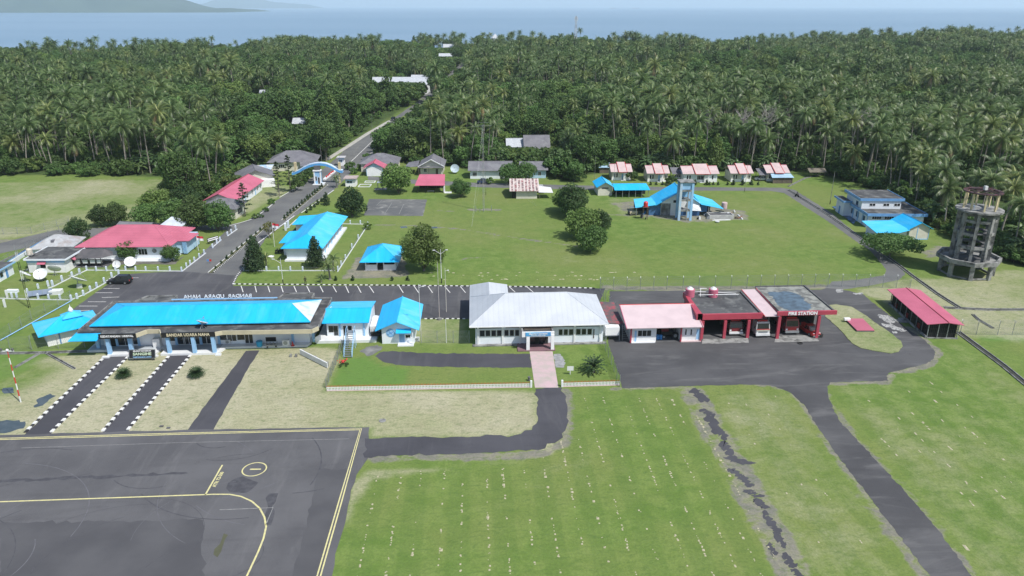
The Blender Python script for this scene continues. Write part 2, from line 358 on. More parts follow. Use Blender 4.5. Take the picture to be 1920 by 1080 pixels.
def ground_mat():
    m, nt, bs = _nodes('ground_grass'); P = pos(nt)
    A = lambda n: N(nt, 'ShaderNodeAttribute', attribute_name=n).outputs['Fac']
    n_big = noise(nt, P, .035, 4, .6); n_mid = noise(nt, P, .35, 5, .65, .3); n_fine = noise(nt, P, 3.2, 4, .7)
    n_fib = noise(nt, pos(nt, (5.5, 1.5, 1)), 1.0, 3, .7)
    g = mixc(nt, ramp(nt, n_mid, .35, .65), (.112, .190, .038), (.168, .242, .062))
    g = mixc(nt, ramp(nt, n_big, .35, .65), g, (.178, .222, .066))
    # mowing bands run away from the apron
    wv = N(nt, 'ShaderNodeTexWave', wave_type='BANDS', bands_direction='X'); wv.inputs['Scale'].default_value = .0616; wv.inputs['Distortion'].default_value = .5; wv.inputs['Detail Scale'].default_value = .6
    nt.links.new(P, wv.inputs['Vector']); g = mixc(nt, math2(nt, 'MULTIPLY', ramp(nt, wv.outputs['Fac'], .35, .65, 0, .5), math2(nt, 'ADD', math2(nt, 'MULTIPLY', A('mown'), .5), .1)), g, (.078, .150, .030))
    g = mixc(nt, A('lush'), g, mixc(nt, ramp(nt, n_fine, .35, .65), (.10, .20, .04), (.14, .25, .06)))
    straw = mixc(nt, ramp(nt, n_mid, .3, .7), (.44, .415, .285), (.31, .305, .19))
    straw = mixc(nt, ramp(nt, n_big, .42, .62, 0, .5), straw, (.48, .45, .35))
    dsum = math2(nt, 'ADD', A('dry'), math2(nt, 'MULTIPLY', math2(nt, 'SUBTRACT', math2(nt, 'ADD', math2(nt, 'MULTIPLY', n_mid, .7), math2(nt, 'MULTIPLY', n_fib, .3)), .5), 1.2))
    dsum = math2(nt, 'ADD', dsum, math2(nt, 'MULTIPLY', math2(nt, 'SUBTRACT', n_big, .5), .9))
    c = mixc(nt, ramp(nt, dsum, .2, 1.05), g, straw)
    soil = mixc(nt, ramp(nt, n_mid, .35, .65), (.30, .275, .22), (.19, .185, .165))
    dd = math2(nt, 'ADD', A('dirt'), math2(nt, 'MULTIPLY', math2(nt, 'SUBTRACT', n_mid, .5), 1.6))
    c = mixc(nt, math2(nt, 'MULTIPLY', ramp(nt, dd, .38, .72), ramp(nt, A('dirt'), .02, .2)), c, soil)
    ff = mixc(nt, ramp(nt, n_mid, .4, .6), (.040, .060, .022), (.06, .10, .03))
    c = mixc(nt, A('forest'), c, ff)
    c = mixc(nt, ramp(nt, n_fine, .3, .7, 0, .34), c, (.06, .09, .03)); c = mixc(nt, ramp(nt, noise(nt, pos(nt, (.8, 1.6, 1)), 1.0, 5, .75, .5), .48, .68, 0, .5), c, (.075, .13, .035))
    nt.links.new(c, bs.inputs['Base Color']); bs.inputs['Roughness'].default_value = .95; bs.inputs['Specular IOR Level'].default_value = .15
    bump(nt, bs, math2(nt, 'ADD', n_fine, math2(nt, 'MULTIPLY', n_mid, 2)), .5, .12)
    return m
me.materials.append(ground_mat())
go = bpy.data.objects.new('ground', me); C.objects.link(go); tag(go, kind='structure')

def asphalt(name, c1, c2, smear=(.22, .22, .23), sm=.5, stretch=(.5, .06, 1), rough=.85, crack=0):
    m, nt, bs = _nodes(name); P = pos(nt)
    c = mixc(nt, ramp(nt, noise(nt, P, .09, 5, .6), .35, .65), c1, c2)
    c = mixc(nt, ramp(nt, noise(nt, pos(nt, stretch), 1.0, 5, .65, .6), .5, .75, 0, sm), c, smear)
    c = mixc(nt, ramp(nt, noise(nt, pos(nt, (.05, .4, 1)), 1.0, 4, .65, .8), .52, .72, 0, sm*.6), c, tuple(x*.7 for x in c1))
    c = mixc(nt, ramp(nt, noise(nt, P, .55, 5, .7), .6, .72, 0, .3), c, tuple(x*.55 for x in c1))
    c = mixc(nt, ramp(nt, noise(nt, P, 14, 2, .6), .3, .7, 0, .22), c, tuple(x*1.5 for x in c2))
    vo = N(nt, 'ShaderNodeTexVoronoi', feature='DISTANCE_TO_EDGE'); vo.inputs['Scale'].default_value = .13
    dn = noise(nt, P, .8, 4); ad = N(nt, 'ShaderNodeVectorMath', operation='ADD'); nt.links.new(P, ad.inputs[0]); nt.links.new(dn, ad.inputs[1]); nt.links.new(ad.outputs[0], vo.inputs['Vector'])
    if crack: c = mixc(nt, ramp(nt, vo.outputs['Distance'], .0, .012, crack, 0), c, tuple(x*.4 for x in c1))
    nt.links.new(c, bs.inputs['Base Color']); bs.inputs['Roughness'].default_value = rough; bs.inputs['Specular IOR Level'].default_value = .35
    bump(nt, bs, noise(nt, P, 10, 3), .25, .02); MATS[name] = m; return m
asph_apron = asphalt('apron_asphalt', (.072, .073, .080), (.104, .105, .112), (.15, .15, .155), .5, (.35, .08, 1))
asph_dark = asphalt('compound_asphalt', (.050, .051, .056), (.082, .083, .088), (.165, .165, .165), .6, (.08, .35, 1))
asph_park = asphalt('car_park_asphalt', (.052, .053, .061), (.084, .085, .093), (.16, .16, .155), .5)
asph_path = asphalt('path_asphalt', (.045, .046, .055), (.066, .067, .078), (.11, .11, .115), .4)
asph_road = asphalt('road_asphalt', (.098, .101, .106), (.140, .144, .142), (.19, .19, .17), .5, (.35, .04, 1))
asph_old = asphalt('court_asphalt', (.085, .09, .095), (.13, .135, .135), (.33, .33, .31), .75, (.25, .25, 1))
paving = M('pink_paving', (.50, .37, .39), .8, (.42, .36, .34), vs=.8, stain=(.33, .33, .27), stainamt=.5, bumps=.1)
paintY = M('yellow_marking_paint', (.62, .58, .26), .7, (.46, .44, .26), vs=3)
paintW = M('white_marking_paint', (.70, .70, .68), .7, (.52, .52, .50), vs=3)
paintG = M('worn_grey_marking', (.30, .31, .30), .8, (.20, .20, .20), vs=2)
def ragged(w_pts, step=1.0, amp=.15, closed=True):
    out = []; n = len(w_pts); r = random.Random(len(w_pts)*31+int(w_pts[0][0]*7))
    for i in range(n if closed else n-1):
        a, b = w_pts[i], w_pts[(i+1) % n]; L = math.hypot(b[0]-a[0], b[1]-a[1]); k = max(1, int(L/step))
        for j in range(k):
            t = j/k; nx_, ny_ = (-(b[1]-a[1])/(L+1e-9), (b[0]-a[0])/(L+1e-9)); o = r.gauss(0, amp) if j else r.gauss(0, amp*.3)
            out.append((a[0]+(b[0]-a[0])*t+nx_*o, a[1]+(b[1]-a[1])*t+ny_*o))
    return out
def sheet(name, wpts, z, mat, rag=0.0, step=1.0, kind='structure', parent=None):
    p = ragged(wpts, step, rag) if rag else wpts
    mb = MB(); mb.add([(x, y, z) for x, y in p], [tuple(range(len(p)))])
    me = mb.mesh(name, mat)
    if me.polygons[0].normal.z < 0: me.flip_normals()
    o = bpy.data.objects.new(name, me); C.objects.link(o)
    if kind: tag(o, kind=kind)
    if parent: o.parent = parent
    return o
sheet('apron', pxs([(-700, 845), (0, 816), (340, 806), (692, 801), (689, 860), (668, 890), (652, 950), (622, 1080), (560, 1400), (-700, 1400)]), .012, asph_apron, .08, 1.5)
sheet('taxiway_link', pxs([(684, 822), (760, 820), (900, 819), (965, 816), (997, 806), (1008, 788), (1004, 729), (1053, 727), (1064, 760), (1064, 795), (1050, 826), (1010, 844), (900, 850), (760, 854), (684, 858)]), .016, asph_path, .18, .8)
for a in ([(197, 667), (241, 667), (93, 816), (44, 818)], [(318, 664), (357, 664), (238, 812), (189, 814)], [(461, 658), (486, 657), (443, 730), (399, 808), (349, 810), (385, 760)]):
    sheet('path', pxs(a), .008, asph_path, .05)
# car park and dual carriageway
sheet('car_park', pxs([(92, 612), (150, 570), (195, 538), (232, 514), (342, 508), (360, 493), (458, 497), (437, 536), (900, 536), (1135, 541), (1110, 600), (876, 598), (797, 597), (600, 620), (190, 620)]), .010, asph_park, .06)
sheet('road', pxs([(342, 509), (426, 431), (468, 411), (518, 376), (552, 354), (589, 330), (612, 312), (635, 292), (651, 276), (690, 250), (731, 227), (765, 203), (775, 197)])+[(-28, 560), (-18.5, 700), (-12.3, 790), (-6.3, 790), (-12.5, 700), (-21.5, 560)]+pxs([(790, 197), (747, 223), (726, 255), (703, 280), (668, 315), (626, 356), (585, 382), (555, 405), (500, 445), (462, 500), (448, 517)]), .014, asph_road, .05)
sheet('side_road', pxs([(-60, 470), (100, 432), (250, 424), (432, 421), (470, 413), (436, 431), (300, 433), (120, 448), (-60, 490)]), .018, asph_road, .1)
sheet('lane', pxs([(690, 330), (780, 337), (900, 343), (1060, 347), (1200, 350), (1465, 352), (1490, 356), (1560, 400), (1620, 450), (1658, 478), (1688, 498), (1697, 514), (1686, 525), (1640, 534), (1560, 546), (1540, 546), (1560, 528), (1610, 524), (1655, 517), (1662, 508), (1655, 497), (1630, 468), (1610, 456), (1560, 420), (1520, 394), (1470, 362), (1445, 358), (1200, 357), (1060, 355), (900, 351), (780, 345), (690, 337)]), .008, asph_road, .08, .8)
sheet('fire_station_yard', pxs([(1140, 642), (1143, 546), (1540, 543), (1551, 540), (1590, 545), (1618, 552), (1645, 574), (1678, 598), (1707, 621), (1728, 633), (1745, 649), (1754, 660), (1751, 672), (1739, 681), (1712, 688), (1670, 698), (1662, 705), (1666, 714), (1557, 717), (1551, 724), (1553, 745), (1575, 790), (1640, 860), (1700, 925), (1760, 995), (1822, 1080), (1900, 1200), (1830, 1200), (1745, 1080), (1680, 998), (1620, 918), (1560, 840), (1530, 795), (1507, 758), (1480, 735), (1445, 723), (1400, 721), (1290, 724), (1167, 728), (1160, 700)]), .010, asph_dark, .07, .5)
isl = pxs([(1545, 573), (1568, 571), (1597, 576), (1620, 590), (1645, 608), (1670, 625), (1689, 640), (1693, 650), (1685, 660), (1670, 663), (1645, 659), (1614, 653), (1597, 644), (1572, 615), (1547, 594)])
islm = MB(); ip = ragged(isl, .8, .06); islm.prism(W0, ip, .0, .09); o = islm.build('grass_island', go.data.materials[0]); tag(o, kind='structure')
aa = o.data.attributes.new('dry', 'FLOAT', 'POINT'); aa.data.foreach_set('value', [.68]*len(o.data.vertices))
sheet('sports_court', pxs([(692, 373), (801, 374), (793, 405), (682, 404)]), .012, asph_old, .05)
sheet('front_path', pxs([(703, 668), (712, 661), (735, 658), (790, 662), (995, 664), (996, 690), (860, 689), (765, 686), (722, 680)]), .014, asph_path, .10, .6)
sheet('stone_patch', pxs([(674, 658), (690, 650), (707, 647), (717, 652), (708, 660), (690, 668)]), .010, asph_old, .2, .4)
sheet('stone_patch', pxs([(1038, 664), (1052, 664), (1060, 680), (1058, 689), (1042, 689)]), .012, M('grey_mortar', (.30, .31, .32), .9, (.2, .21, .21), vs=1.5), .1, .4)
sheet('walkway', pxs([(993, 659), (1036, 659), (1047, 727), (1003, 727)]), .022, paving)
for a in ([(1452, 642), (1536, 640), (1528, 628), (1455, 630)], [(1316, 645), (1404, 643), (1402, 634), (1318, 636)]):
    sheet('concrete_pad', pxs(a), .03, concrete, .05)
wh = M('pale_worn_concrete', (.36, .365, .36), .9, (.13, .135, .14), vs=2.2, lo=.48, hi=.58)
for a in ([(1647, 590), (1668, 592), (1684, 602), (1670, 608), (1655, 600)], [(1652, 606), (1680, 612), (1702, 620), (1690, 622), (1662, 614)], [(1568, 543), (1580, 543), (1582, 548), (1570, 549)], [(1600, 549), (1618, 549), (1616, 554), (1604, 553)], [(1672, 621), (1682, 622), (1680, 626), (1674, 625)], [(1682, 596), (1708, 594), (1710, 602), (1690, 604)]):
    sheet('concrete_patch', pxs(a), .030, wh, .22, .5)
sheet('terrace', pxs([(1560, 388), (1578, 385), (1605, 414), (1600, 421)]), .10, M('blue_stained_tile', (.10, .22, .42), .4, (.03, .06, .10), vs=.8, lo=.42, hi=.55))
sheet('dirt_yard', pxs([(172, 486), (260, 489), (330, 490), (345, 480), (330, 495), (180, 496)]), .006, M('dark_soil', (.10, .10, .09), .95, (.16, .15, .13)), .2)
wat = M('puddle_water', (.05, .07, .08), .06, (.08, .10, .11), spec=.8)
for a in ([(-30, 795), (20, 788), (48, 790), (44, 803), (10, 812), (-30, 815)], [(68, 750), (95, 738), (105, 742), (80, 760), (66, 764)], [(750, 425), (762, 424), (764, 427), (752, 428)], [(806, 426), (820, 425), (821, 428), (808, 429)], [(5, 728), (25, 726), (28, 736), (8, 738)]):
    sheet('puddle', pxs(a), .006, wat, .15, .5)
# broken asphalt strip in the field
bp = []
rr = random.Random(3)
for cx, cy, rx, ry in ((1312, 741, 16, 7), (1325, 773, 14, 4), (1338, 797, 15, 12), (1352, 812, 12, 8), (1362, 840, 14, 9), (1385, 863, 26, 5), (1378, 886, 14, 5), (1400, 903, 14, 6), (1412, 925, 18, 5), (1425, 945, 14, 6), (1440, 972, 12, 8), (1452, 990, 14, 6), (1462, 1012, 12, 9), (1448, 1030, 10, 7), (1480, 1052, 14, 8), (1495, 1075, 12, 6)):
    for q in range(3):
        pts = [(cx+(q-1)*rx*.5+rx*.75*math.cos(t)*rr.uniform(.4, 1.2), cy+(q-1)*ry*1.0+ry*.95*math.sin(t)*rr.uniform(.4, 1.2)) for t in [k*math.pi/6 for k in range(12)]]
        sheet('broken_asphalt', pxs(pts), .012+.003*q, asph_path, .12, .35)

# ---------------------------------------------------------------- markings
def line_pts(name, wpts, wd, z, mat, off=0.0, parent=None):
    mb = MB(); n = len(wpts); L = []; Rr = []
    for i in range(n):
        a = wpts[max(0, i-1)]; b = wpts[min(n-1, i+1)]; dx, dy = b[0]-a[0], b[1]-a[1]; l = math.hypot(dx, dy); nx_, ny_ = -dy/l, dx/l
        L.append((wpts[i][0]+nx_*(off+wd/2), wpts[i][1]+ny_*(off+wd/2), z)); Rr.append((wpts[i][0]+nx_*(off-wd/2), wpts[i][1]+ny_*(off-wd/2), z))
    mb.add(L+Rr, [(n+i, n+i+1, i+1, i) for i in range(n-1)])
    o = mb.build(name, mat); o.parent = parent
    return tag(o, kind='structure') if parent is None else o
def mark(name, pl, wd, z=.02, mat=None, off=0.0): return line_pts(name, pxs(pl), wd, z, mat or paintY, off)
edge = [(-300, 832), (0, 822), (340, 812), (678, 804), (640, 943), (601, 1080), (540, 1290)]
mark('apron_edge_line', edge, .16, off=.0); mark('apron_edge_line', edge, .16, off=-.34)
mark('faint_line', [(40, 840), (340, 830), (655, 823)], .06, mat=paintG)
cv = [(-300, 951), (0, 941), (200, 934), (400, 927), (430, 927), (452, 931), (472, 940), (487, 953), (496, 970), (499, 988), (494, 1010), (484, 1035), (463, 1080), (420, 1170)]
mark('taxi_guide_line', cv, .20)
mark('lead_line', [(385, 928), (417, 872)], .20)
mark('lead_line', [(412, 956), (512, 952), (498, 985)], .10, mat=paintG)
cx, cy = G(477, 880); mb = MB(); n = 40; r0, r1 = 1.52, 1.36
mb.add([(cx+r*math.cos(2*math.pi*i/n), cy+r*math.sin(2*math.pi*i/n), .02) for r in (r1, r0) for i in range(n)], [(i, (i+1) % n, n+(i+1) % n, n+i) for i in range(n)])
tag(mb.build('stand_circle', paintY), kind='structure')
def text(name, s, size, loc, rot, mat, parent=None, ext=.02, align='CENTER', sx=1.0, bold=0.0, kind=None, fit=None):
    cu = bpy.data.curves.new(name, 'FONT'); cu.body = s; cu.size = size; cu.extrude = ext; cu.align_x = align; cu.align_y = 'CENTER'; cu.offset = bold; cu.resolution_u = 2
    t = bpy.data.objects.new(name+'_tmp', cu); C.objects.link(t)
    dg = bpy.context.evaluated_depsgraph_get(); me = bpy.data.meshes.new_from_object(t.evaluated_get(dg)); bpy.data.objects.remove(t)
    me.name = name; me.materials.clear(); me.materials.append(mat)
    o = bpy.data.objects.new(name, me); C.objects.link(o)
    if parent is not None:
        ox, oy, oz, rz = origin_of(parent); c, q = math.cos(-rz), math.sin(-rz); x, y, z = loc
        o.location = ((x-ox)*c-(y-oy)*q, (x-ox)*q+(y-oy)*c, z-oz); o.parent = parent; o.rotation_euler = (rot[0], rot[1], rot[2]-rz)
    else: o.location = loc; o.rotation_euler = rot
    if fit:
        xs_ = [v.co.x for v in me.vertices]; sx = fit/(max(xs_)-min(xs_))
    o.scale = (sx, 1, 1)
    if kind: tag(o, kind=kind)
    return o
text('stand_number', '1', 1.9, (cx+.05, cy, .02), (0, 0, R(-92)), paintY, ext=.002, bold=.03, kind='structure')
ax, ay = G(404, 899); bx, by = G(417, 872); ex, ey = G(385, 928)
text('stand_lettering', 'ATR 72-500', .62, (ax+.35, ay, .02), (0, 0, math.atan2(by-ey, bx-ex)), paintY, ext=.002, bold=.02, kind='structure')
# tyre arcs and patches on the apron
rt = random.Random(21); tyd = M('tyre_rubber_mark', (.050, .051, .060), .8, (.075, .076, .086), vs=1.5); tyl = M('scuffed_asphalt', (.125, .126, .140), .85, (.09, .091, .104), vs=1.2)
for k in range(34):
    cx2, cy2 = rt.uniform(-62, -22), rt.uniform(60, 90); ra = rt.uniform(3, 16); a0_ = rt.uniform(0, 6.28); sp_ = rt.uniform(.5, 1.9)
    pts = [(cx2+ra*math.cos(a0_+sp_*i/14), cy2+ra*.9*math.sin(a0_+sp_*i/14)) for i in range(15)]
    pts = [p for p in pts if p[1] < 88 and p[0] < -18-(90-p[1])*0.05]
    if len(pts) > 3: line_pts('tyre_mark', pts, rt.uniform(.05, .16), .0145+.0004*(k % 8), tyd if k % 3 else tyl)
for pl, m_ in (([(455, 893), (485, 905), (462, 925), (430, 923), (428, 905)], tyd), ([(505, 925), (522, 925), (508, 985), (498, 985)], tyd), ([(400, 1040), (420, 1000), (428, 1003), (408, 1045)], M('old_green_patch', (.08, .085, .05), .9)), ([(0, 900), (350, 885), (352, 889), (0, 905)], tyd), ([(0, 980), (380, 975), (380, 1090), (0, 1090)], M('resurfaced_asphalt', (.062, .063, .070), .85, (.084, .085, .092), vs=.15)), ([(596, 880), (650, 878), (600, 1085), (540, 1090), (575, 990)], MATS['resurfaced_asphalt'])):
    sheet('asphalt_patch', pxs(pl), .0135, m_, .15, .8)
# parking bays
bays = [(452, 536, 456, 548), (478, 536, 481, 548), (502, 536, 506, 548), (527, 536, 531, 548), (551, 536, 556, 548), (575, 536, 581, 548), (600, 536, 606, 548), (624, 536, 631, 548), (648, 536, 654, 549), (670, 536, 677, 549), (692, 536, 701, 549), (748, 536, 756, 549), (776, 536, 785, 549), (802, 536, 811, 549), (833, 536, 844, 549), (862, 536, 873, 549), (955, 538, 966, 548), (988, 538, 1000, 548),
        (191, 558, 224, 557), (179, 549, 211, 549), (165, 566, 199, 566), (148, 574, 183, 574), (129, 583, 168, 582), (112, 591, 140, 590), (194, 541, 224, 541), (202, 533, 236, 533), (240, 521, 260, 521)]
for a in bays: mark('parking_line', [(a[0], a[1]), (a[2], a[3])], .16, .022, paintW)
mark('road_edge_line', [(655, 306), (700, 263)], .25, .022, paintW)
mark('road_edge_line', [(704, 260), (742, 228)], .2, .022, paintG)
for a in ([(706, 385), (716, 376)], [(722, 400), (735, 380)], [(748, 402), (757, 383)], [(768, 378), (790, 378)], [(700, 390), (745, 389)]): mark('court_line', a, .12, .018, paintG)

# ---------------------------------------------------------------- kerbs
def kerb(line, name, bw=.30, bl=.62, h=.13, small=False, z=0.0, white_first=True):
    """black and white painted kerb; each stone its own piece unless small"""
    w_ = pxs(line); segs = []; tot = 0
    for i in range(len(w_)-1):
        l = math.hypot(w_[i+1][0]-w_[i][0], w_[i+1][1]-w_[i][1]); segs.append((tot, l, w_[i], w_[i+1])); tot += l
    k = int(tot/bl)
    r_ = bpy.data.objects.new(name, None); C.objects.link(r_); r_.location = (w_[0][0], w_[0][1], 0); ORG[r_.name] = (w_[0][0], w_[0][1], 0, 0); tag(r_, kind='structure')
    mw, mbk = MB(), MB()
    for j in range(k):
        s = (j+.5)*bl
        for t0, l, a, b in segs:
            if t0 <= s <= t0+l+1e-6:
                t = (s-t0)/l; x = a[0]+(b[0]-a[0])*t; y = a[1]+(b[1]-a[1])*t; an = math.degrees(math.atan2(b[1]-a[1], b[0]-a[0])); break
        isw = (j % 2 == 0)
        if small: (mw if isw else mbk).box(Fr(x, y, an), -bl/2+.01, bl/2-.01, -bw/2, bw/2, 0, h)
        else:
            me_ = KS[isw]; inst('kerbstone', me_, r_, (x-w_[0][0], y-w_[0][1], 0), (0, 0, R(an)+rng.uniform(-.02, .02)), (bl/.62, bw/.3, h/.13*rng.uniform(.92, 1.08)))
    if small:
        mw.build('white_kerbstone', kwhite, r_, kind='stuff'); mbk.build('black_kerbstone', kblack, r_, kind='stuff')
kwhite = M('kerb_white', (.72, .73, .72), .6, (.55, .56, .55), vs=3); kblack = M('kerb_black', (.02, .02, .022), .7, (.035, .035, .04))
def bevbox(l, w_, h, b=.03):
    mb = MB(); mb.add([(-l/2, -w_/2, 0), (l/2, -w_/2, 0), (l/2, w_/2, 0), (-l/2, w_/2, 0), (-l/2, -w_/2, h-b), (l/2, -w_/2, h-b), (l/2, w_/2, h-b), (-l/2, w_/2, h-b), (-l/2+b, -w_/2+b, h), (l/2-b, -w_/2+b, h), (l/2-b, w_/2-b, h), (-l/2+b, w_/2-b, h)],
        [(0, 1, 5, 4), (1, 2, 6, 5), (2, 3, 7, 6), (3, 0, 4, 7), (4, 5, 9, 8), (5, 6, 10, 9), (6, 7, 11, 10), (7, 4, 8, 11), (8, 9, 10, 11)]); return mb
KS = {True: bevbox(.60, .3, .13).mesh('white_kerbstone', kwhite), False: bevbox(.60, .26, .10).mesh('black_kerbstone', kblack)}
for ln in ([(192, 674), (42, 816)], [(240, 670), (92, 815)], [(316, 669), (189, 813)], [(357, 667), (236, 811)]): kerb(ln, 'kerb', .42, .70, .2)
kerb([(437, 533), (700, 535), (1000, 538), (1120, 541)], 'car_park_kerb', .28, .55, .14, small=True)
kerb([(796, 598), (876, 598)], 'car_park_kerb', .25, .5, .12, small=True)
kerb([(437, 533), (444, 518), (456, 502), (464, 490)], 'car_park_kerb', .25, .5, .12, small=True)
for a, b in (((395, 512), (501, 424)), ((532, 413), (612, 347))):      # median of the entrance road
    A, B = G(*a), G(*b); an = math.degrees(math.atan2(B[1]-A[1], B[0]-A[0])); L = math.hypot(B[0]-A[0], B[1]-A[1]); F = Fr(A[0], A[1], an)
    r_ = bpy.data.objects.new('median', None); C.objects.link(r_); r_.location = (A[0], A[1], 0); ORG[r_.name] = (A[0], A[1], 0, 0); tag(r_, kind='structure')
    MB().box(F, 0, L, -.42, .42, 0, .16).build('soil_bed', M('bed_soil', (.09, .10, .05), .95, (.13, .12, .08)), r_)
    for sd in (-1, 1): MB().box(F, 0, L, sd*.5-.08, sd*.5+.08, 0, .22).build('kerb_edge', kwhite, r_)
    mk = MB()
    for i in range(int(L/.8)): mk.box(F, i*.8, i*.8+.4, -.595, -.405, .0, .235)
    mk.build('black_stripe', kblack, r_, kind='stuff')
for ln in ([(418, 428), (472, 412)], [(478, 408), (500, 393), (516, 379)], [(524, 371), (548, 357), (556, 351)], [(565, 400), (626, 357)], [(466, 470), (552, 405)]):
    line_pts('kerb', pxs(ln), .3, .12, kwhite)
line_pts('road_verge', pxs([(612, 300), (650, 276), (690, 250), (732, 226)]), 2.2, .05, M('pale_gravel', (.42, .41, .38), .9, (.3, .3, .27)))
line_pts('road_verge', pxs([(678, 305), (700, 285), (725, 262)]), 1.4, .05, MATS['pale_gravel'])
line_pts('road_verge', [(-28.5, 570), (-19, 700), (-12.5, 795)], 2.2, .3, MATS['pale_gravel'])

# ---------------------------------------------------------------- drains
def drain(line, wd=.9, dep=.5, name='drain'):
    w_ = pxs(line); line_pts(name, w_, wd, .012, M('drain_bed_painted_shade', (.03, .032, .03), .9, (.05, .055, .04), vs=2))  # flat strip, the channel's shade painted into its dark colour
    for sd in (-1, 1):
        mb = MB(); n = len(w_)
        for i in range(n-1):
            a, b = w_[i], w_[i+1]; an = math.degrees(math.atan2(b[1]-a[1], b[0]-a[0])); L = math.hypot(b[0]-a[0], b[1]-a[1])
            mb.box(Fr(a[0], a[1], an), 0, L, sd*wd/2-.07, sd*wd/2+.07, -.1, .16)
        tag(mb.build(name+'_edge', concrete), kind='structure')
drain([(1662, 480), (1710, 517), (1760, 553), (1800, 578)], .7)
drain([(1770, 577), (1850, 581), (2000, 581)], .8)
drain([(1795, 622), (1830, 648), (1880, 685), (1925, 722), (1990, 770)], 1.0)
drain([(1478, 356), (1545, 398), (1600, 436), (1655, 473)], .6)
drain([(-60, 664), (80, 662), (165, 659)], .6)
drain([(1478, 350), (1510, 334), (1540, 328)], .5)
drain([(0, 492), (40, 474), (72, 452)], .6)
drain([(1824, 590), (1835, 600), (1862, 616)], .4)
drain([(78, 661), (28, 690)], .35)
drain([(84, 661), (140, 692)], .35)

# ---------------------------------------------------------------- sea, hills, haze
def sea_mat():
    m, nt, bs = _nodes('sea_water'); P = pos(nt)
    c = mixc(nt, ramp(nt, noise(nt, pos(nt, (.0006, .0016, 1)), 1, 4), .35, .65), (.135, .235, .34), (.17, .27, .38))
    nt.links.new(c, bs.inputs['Base Color']); bs.inputs['Roughness'].default_value = .32
    bump(nt, bs, noise(nt, pos(nt, (.25, .5, 1)), 1, 4), .35, .4); return m
mb = MB(); mb.add([(-42000, 600, -.5), (42000, 600, -.5), (42000, 45000, -.5), (-42000, 45000, -.5)], [(0, 1, 2, 3)])
tag(mb.build('sea', sea_mat()), kind='structure')
hillm = M('hill_forest', (.05, .085, .05), .9, (.03, .06, .035), vs=.004)
def hills(name, prof, dist, depth, seed):
    """island hills: profile of (photo column, height m) at a distance; real solid relief"""
    r = random.Random(seed); mb = MB(); xs = []; hs = []
    for px, h in prof: d = _ray(px, 14); xs.append(d.x/d.y*dist); hs.append(h)
    nxx, nyy = 90, 14; P = []
    for j in range(nyy):
        v = j/(nyy-1)
        for i in range(nxx):
            x = xs[0]+(xs[-1]-xs[0])*i/(nxx-1); h = np.interp(x, xs, hs); e = math.sin(math.pi*min(v*1.0, 1))**.6 if v < 1 else 0
            zz = h*e*(1+.10*math.sin(x*.0045+j)+.06*math.sin(x*.013+j*2.3)) - (6 if j in (0, nyy-1) else 0)
            P.append((x, dist+(v-.0)*depth+40*math.sin(x*.002), zz))
    mb.add(P, [(j*nxx+i, j*nxx+i+1, (j+1)*nxx+i+1, (j+1)*nxx+i) for j in range(nyy-1) for i in range(nxx-1)])
    tag(mb.build(name, hillm, smooth=True), kind='structure')
hills('near_hill', [(-700, 420), (-350, 420), (0, 330), (140, 250), (210, 150), (262, 98), (300, 48), (325, 26), (350, 30), (385, 30), (404, 16), (415, -5)], 7000, 1800, 1)
hills('far_hill', [(310, -6), (335, 60), (370, 180), (400, 230), (440, 205), (480, 140), (520, 110), (548, 70), (568, -8)], 19000, 3500, 2)
mb = MB(); mb.box(W0, -41000, 41000, -100, 44000, -4.0, 520)
hm = bpy.data.materials.new('air_haze'); hm.use_nodes = True; n_ = hm.node_tree; n_.nodes.remove(n_.nodes["Principled BSDF"])
pv = n_.nodes.new('ShaderNodeVolumePrincipled'); pv.inputs['Color'].default_value = (.74, .90, 1.0, 1); pv.inputs['Density'].default_value = HAZE; pv.inputs['Anisotropy'].default_value = .1
n_.links.new(pv.outputs[0], n_.nodes['Material Output'].inputs['Volume'])
if HAZE > 0: tag(mb.build('haze', hm), kind='stuff')
